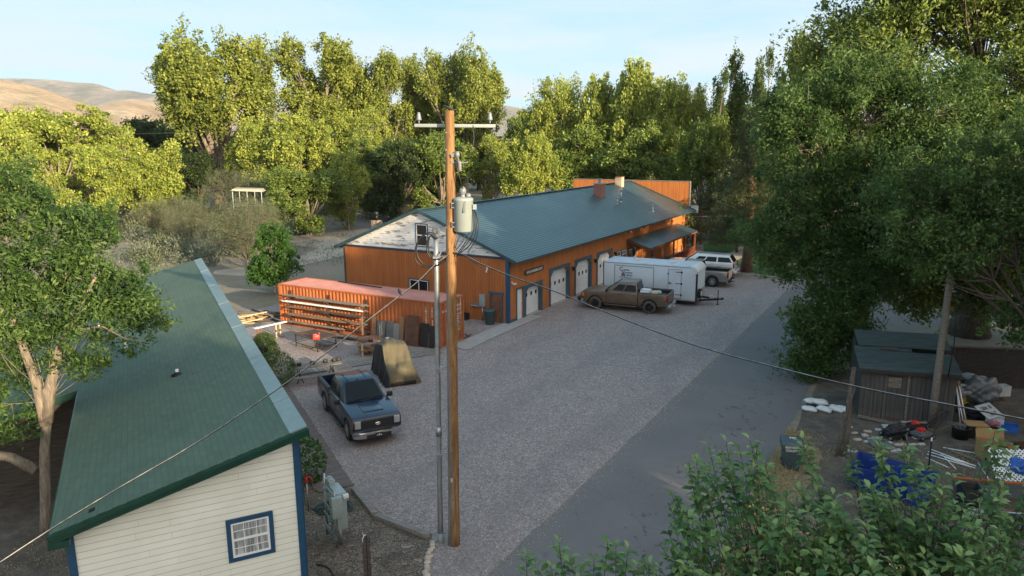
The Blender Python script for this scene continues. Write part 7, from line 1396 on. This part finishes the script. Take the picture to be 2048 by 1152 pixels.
# sage bushes of the field
SG = []
for k in range(3):
    C, D = ball(.95, 700, 200+k, .55, .8); C = C + np.random.default_rng(k).normal(size=C.shape)*.14; SG.append(leaf_mesh('sage', C, .26, .3, -.6, 'leaf_sage' if k != 1 else 'leaf_olive', D, .6, rg=np.random.default_rng(k)))
rg = np.random.default_rng(77); n = 0
for i in range(400):
    px = rg.uniform(240, 545); py = rg.uniform(418, 532)
    if px > 420 and py > 515: continue
    q = G(px, py); o = thing('sagebrush', 'grey-green sagebrush in the field between the dirt track and the tamarisks', 'bush', q, rg.uniform(0, 6), 'sagebrush in the open field'); s_ = rg.uniform(.6, 1.5); o.scale = (s_, s_, s_*rg.uniform(.8, 1.25)); f = bpy.data.objects.new('foliage', SG[i % 3]); col.objects.link(f); f.parent = o; n += 1
    if n > 120: break
for i, (px, py, s_) in enumerate([(640, 432, 1.6), (668, 428, 1.3), (560, 440, 1.8), (742, 420, 1.5), (770, 424, 1.3), (800, 420, 1.7), (835, 424, 1.4), (862, 428, 1.8), (700, 424, 1.2), (600, 470, .8), (720, 420, 1.4)]):
    o = thing('roadside_bush', 'green bush of the loose row along the country road', 'bush', G(px, py), i, 'bushes along the country road'); o.scale = (s_, s_, s_*1.3); f = bpy.data.objects.new('foliage', SG[1]); col.objects.link(f); f.parent = o
# ------------------------------------------------------------ apple trees in the foreground (upright leafy shoots)
def fine_leaves(name, B, A, N, size, mat, tone):
    """pointed, folded leaves: base point B, direction A, normal N (all (n,3))"""
    n = len(B); A = A/np.linalg.norm(A, axis=1)[:, None]; N = N-A*(N*A).sum(1)[:, None]; N /= np.linalg.norm(N, axis=1)[:, None]; S = np.cross(A, N); sz = size[:, None]
    rows = [(0, 0, 0), (.28, .21, .05), (.62, .235, .02), (1.0, 0, -.24)]; V = [B]
    for f, w_, d_ in rows[1:3]: V += [B+A*sz*f+S*sz*w_+N*sz*(d_+.07), B+A*sz*f+N*sz*d_, B+A*sz*f-S*sz*w_+N*sz*(d_+.07)]
    V.append(B+A*sz+N*sz*rows[3][2]); V = np.stack(V, 1).reshape(-1, 3).astype(np.float32); k = 8
    tri = np.array([[0, 1, 2], [0, 2, 3], [1, 4, 2], [4, 5, 2], [2, 5, 3], [5, 6, 3], [4, 7, 5], [5, 7, 6]]); idx = (np.arange(n)[:, None, None]*k + tri[None]).reshape(-1)
    me = bpy.data.meshes.new(name); me.vertices.add(n*k); me.vertices.foreach_set('co', V.ravel()); me.loops.add(len(idx)); me.loops.foreach_set('vertex_index', idx.astype(np.int32)); me.polygons.add(len(idx)//3); me.polygons.foreach_set('loop_start', (np.arange(len(idx)//3)*3).astype(np.int32)); me.update(calc_edges=True)
    me.polygons.foreach_set('use_smooth', np.ones(len(idx)//3, dtype=bool))
    at = me.attributes.new('v', 'FLOAT', 'POINT'); at.data.foreach_set('value', np.repeat(np.clip(tone, 0, 1), k).astype(np.float32)); me.materials.append(MATS[mat]); return me
def apple(label, base, tips, seed, dense):
    rg = np.random.default_rng(seed); t = thing('apple_tree', label, 'tree', base); m = MB(); bz = Vector(base); Bs, As, Ns, Sz, Tn = [], [], [], [], []
    hub = [Vector((rg.normal()*.5, rg.normal()*.4, z)) for z in (3.6, 4.3, 5.0)]; m.tube([(0, 0, -.1), hub[0]*.5, hub[0]], [.16, .13, .10], 8); m.tube([hub[0], hub[1], hub[2]], [.1, .07, .05], 7)
    allp = [(tp_, 1) for tp_ in tips]
    for k in range(dense): c_ = Vector(tips[rg.integers(0, len(tips))]); allp.append((c_ + Vector((rg.normal()*.35, rg.normal()*.4, -abs(rg.normal())*.5-.12)), 0))
    for tp_, main in allp:
        tip = Vector(tp_) - bz; h_ = min(hub, key=lambda h_: (h_-tip).length); root = h_.lerp(tip, .55) + Vector((rg.normal()*.12, rg.normal()*.12, -.25)); mid = root.lerp(tip, .5)+Vector((rg.normal()*.06, rg.normal()*.06, -.05)); 
        m.tube([h_, h_.lerp(root, .5)+Vector((0, 0, -.1)), root], [.022, .016, .010], 5, False); m.tube([root, mid, tip], [.006, .005, .003], 5, False)
        n = rg.integers(15, 22) if main else rg.integers(14, 20); L_ = rg.uniform(.3, .5)
        for i in range(n):
            f = i/(n-1); pos = tip + (mid-tip).normalized()*L_*(1-f)*1.0 if True else tip; az = i*2.4+rg.normal()*.4; el = -.1+.8*f**1.6+rg.normal()*.22
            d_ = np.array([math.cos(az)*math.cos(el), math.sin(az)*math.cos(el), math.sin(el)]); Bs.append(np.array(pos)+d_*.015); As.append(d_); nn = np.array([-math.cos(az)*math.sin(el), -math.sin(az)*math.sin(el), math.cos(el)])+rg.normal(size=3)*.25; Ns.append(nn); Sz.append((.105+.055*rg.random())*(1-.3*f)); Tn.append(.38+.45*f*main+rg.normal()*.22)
    m.build('trunk', 'bark_dark', t); me = fine_leaves('apple_leaves', np.array(Bs), np.array(As), np.array(Ns), np.array(Sz), 'leaf_apple', np.array(Tn)); o = bpy.data.objects.new('crown', me); col.objects.link(o); o.parent = t; return t
def tips_in(contour, ymax, n, seed, Y0, Y1):
    rg = np.random.default_rng(seed); out = []; xs = [c_[0] for c_ in contour]; ys = [c_[1] for c_ in contour]
    while len(out) < n:
        x = rg.uniform(xs[0], xs[-1]); yt = np.interp(x, xs, ys); y = yt + (ymax-yt)*rg.random()**1.2; f = (y-880)/(ymax-880); out.append(Yd(x, y, Y1+(Y0-Y1)*f+rg.uniform(-.35, .35)))
    return out
spike = lambda L, Y: [Yd(x, y, Y) for x, y in L]
ta = tips_in([(1345, 1010), (1375, 985), (1390, 950), (1420, 920), (1520, 905), (1545, 960), (1580, 1010)], 1230, 46, 1, 6.0, 7.2) + spike([(1345, 993), (1355, 1004), (1378, 935), (1392, 918), (1418, 895), (1452, 884), (1500, 880), (1512, 890), (1440, 910), (1480, 905), (1530, 930)], 7.0)
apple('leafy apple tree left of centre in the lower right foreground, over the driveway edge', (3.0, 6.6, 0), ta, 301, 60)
tb_ = tips_in([(1540, 1010), (1590, 970), (1640, 1010), (1700, 1000), (1745, 960), (1790, 930), (1850, 950), (1900, 970), (1950, 1010), (2000, 960), (2100, 940)], 1230, 115, 2, 6.0, 7.4) + spike([(1603, 880), (1606, 900), (1757, 882), (1750, 900), (1812, 893), (1822, 905), (1990, 862), (1998, 890), (2030, 900), (1720, 975), (1850, 930), (1906, 950), (1560, 1000), (1665, 990)], 7.2)
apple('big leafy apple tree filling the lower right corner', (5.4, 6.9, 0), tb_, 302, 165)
tc_ = spike([(1052, 1112), (1070, 1128), (1118, 1086), (1138, 1118), (1100, 1130), (1216, 1084), (1232, 1092), (1256, 1100), (1188, 1118), (1300, 1130), (1312, 1140), (1160, 1140), (1275, 1128)], 6.2) + tips_in([(1050, 1160), (1340, 1165)], 1260, 22, 3, 5.6, 6.2)
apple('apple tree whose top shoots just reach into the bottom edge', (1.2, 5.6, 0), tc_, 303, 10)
# ------------------------------------------------------------ the air
hm = bpy.data.materials.new('haze_air'); hm.use_nodes = True; t_ = hm.node_tree; t_.nodes.remove(t_.nodes['Principled BSDF']); pv = t_.nodes.new('ShaderNodeVolumePrincipled'); pv.inputs['Density'].default_value = HAZE; pv.inputs['Color'].default_value = (.80, .90, 1, 1); pv.inputs['Anisotropy'].default_value = .2
t_.links.new(pv.outputs[0], t_.nodes['Material Output'].inputs['Volume'])
MATS['haze_air'] = hm
m = MB(); m.bb((-9400, -3400, -5), (9400, 8300, 900)); o = m.build('haze', 'haze_air'); tag(o, kind='stuff')
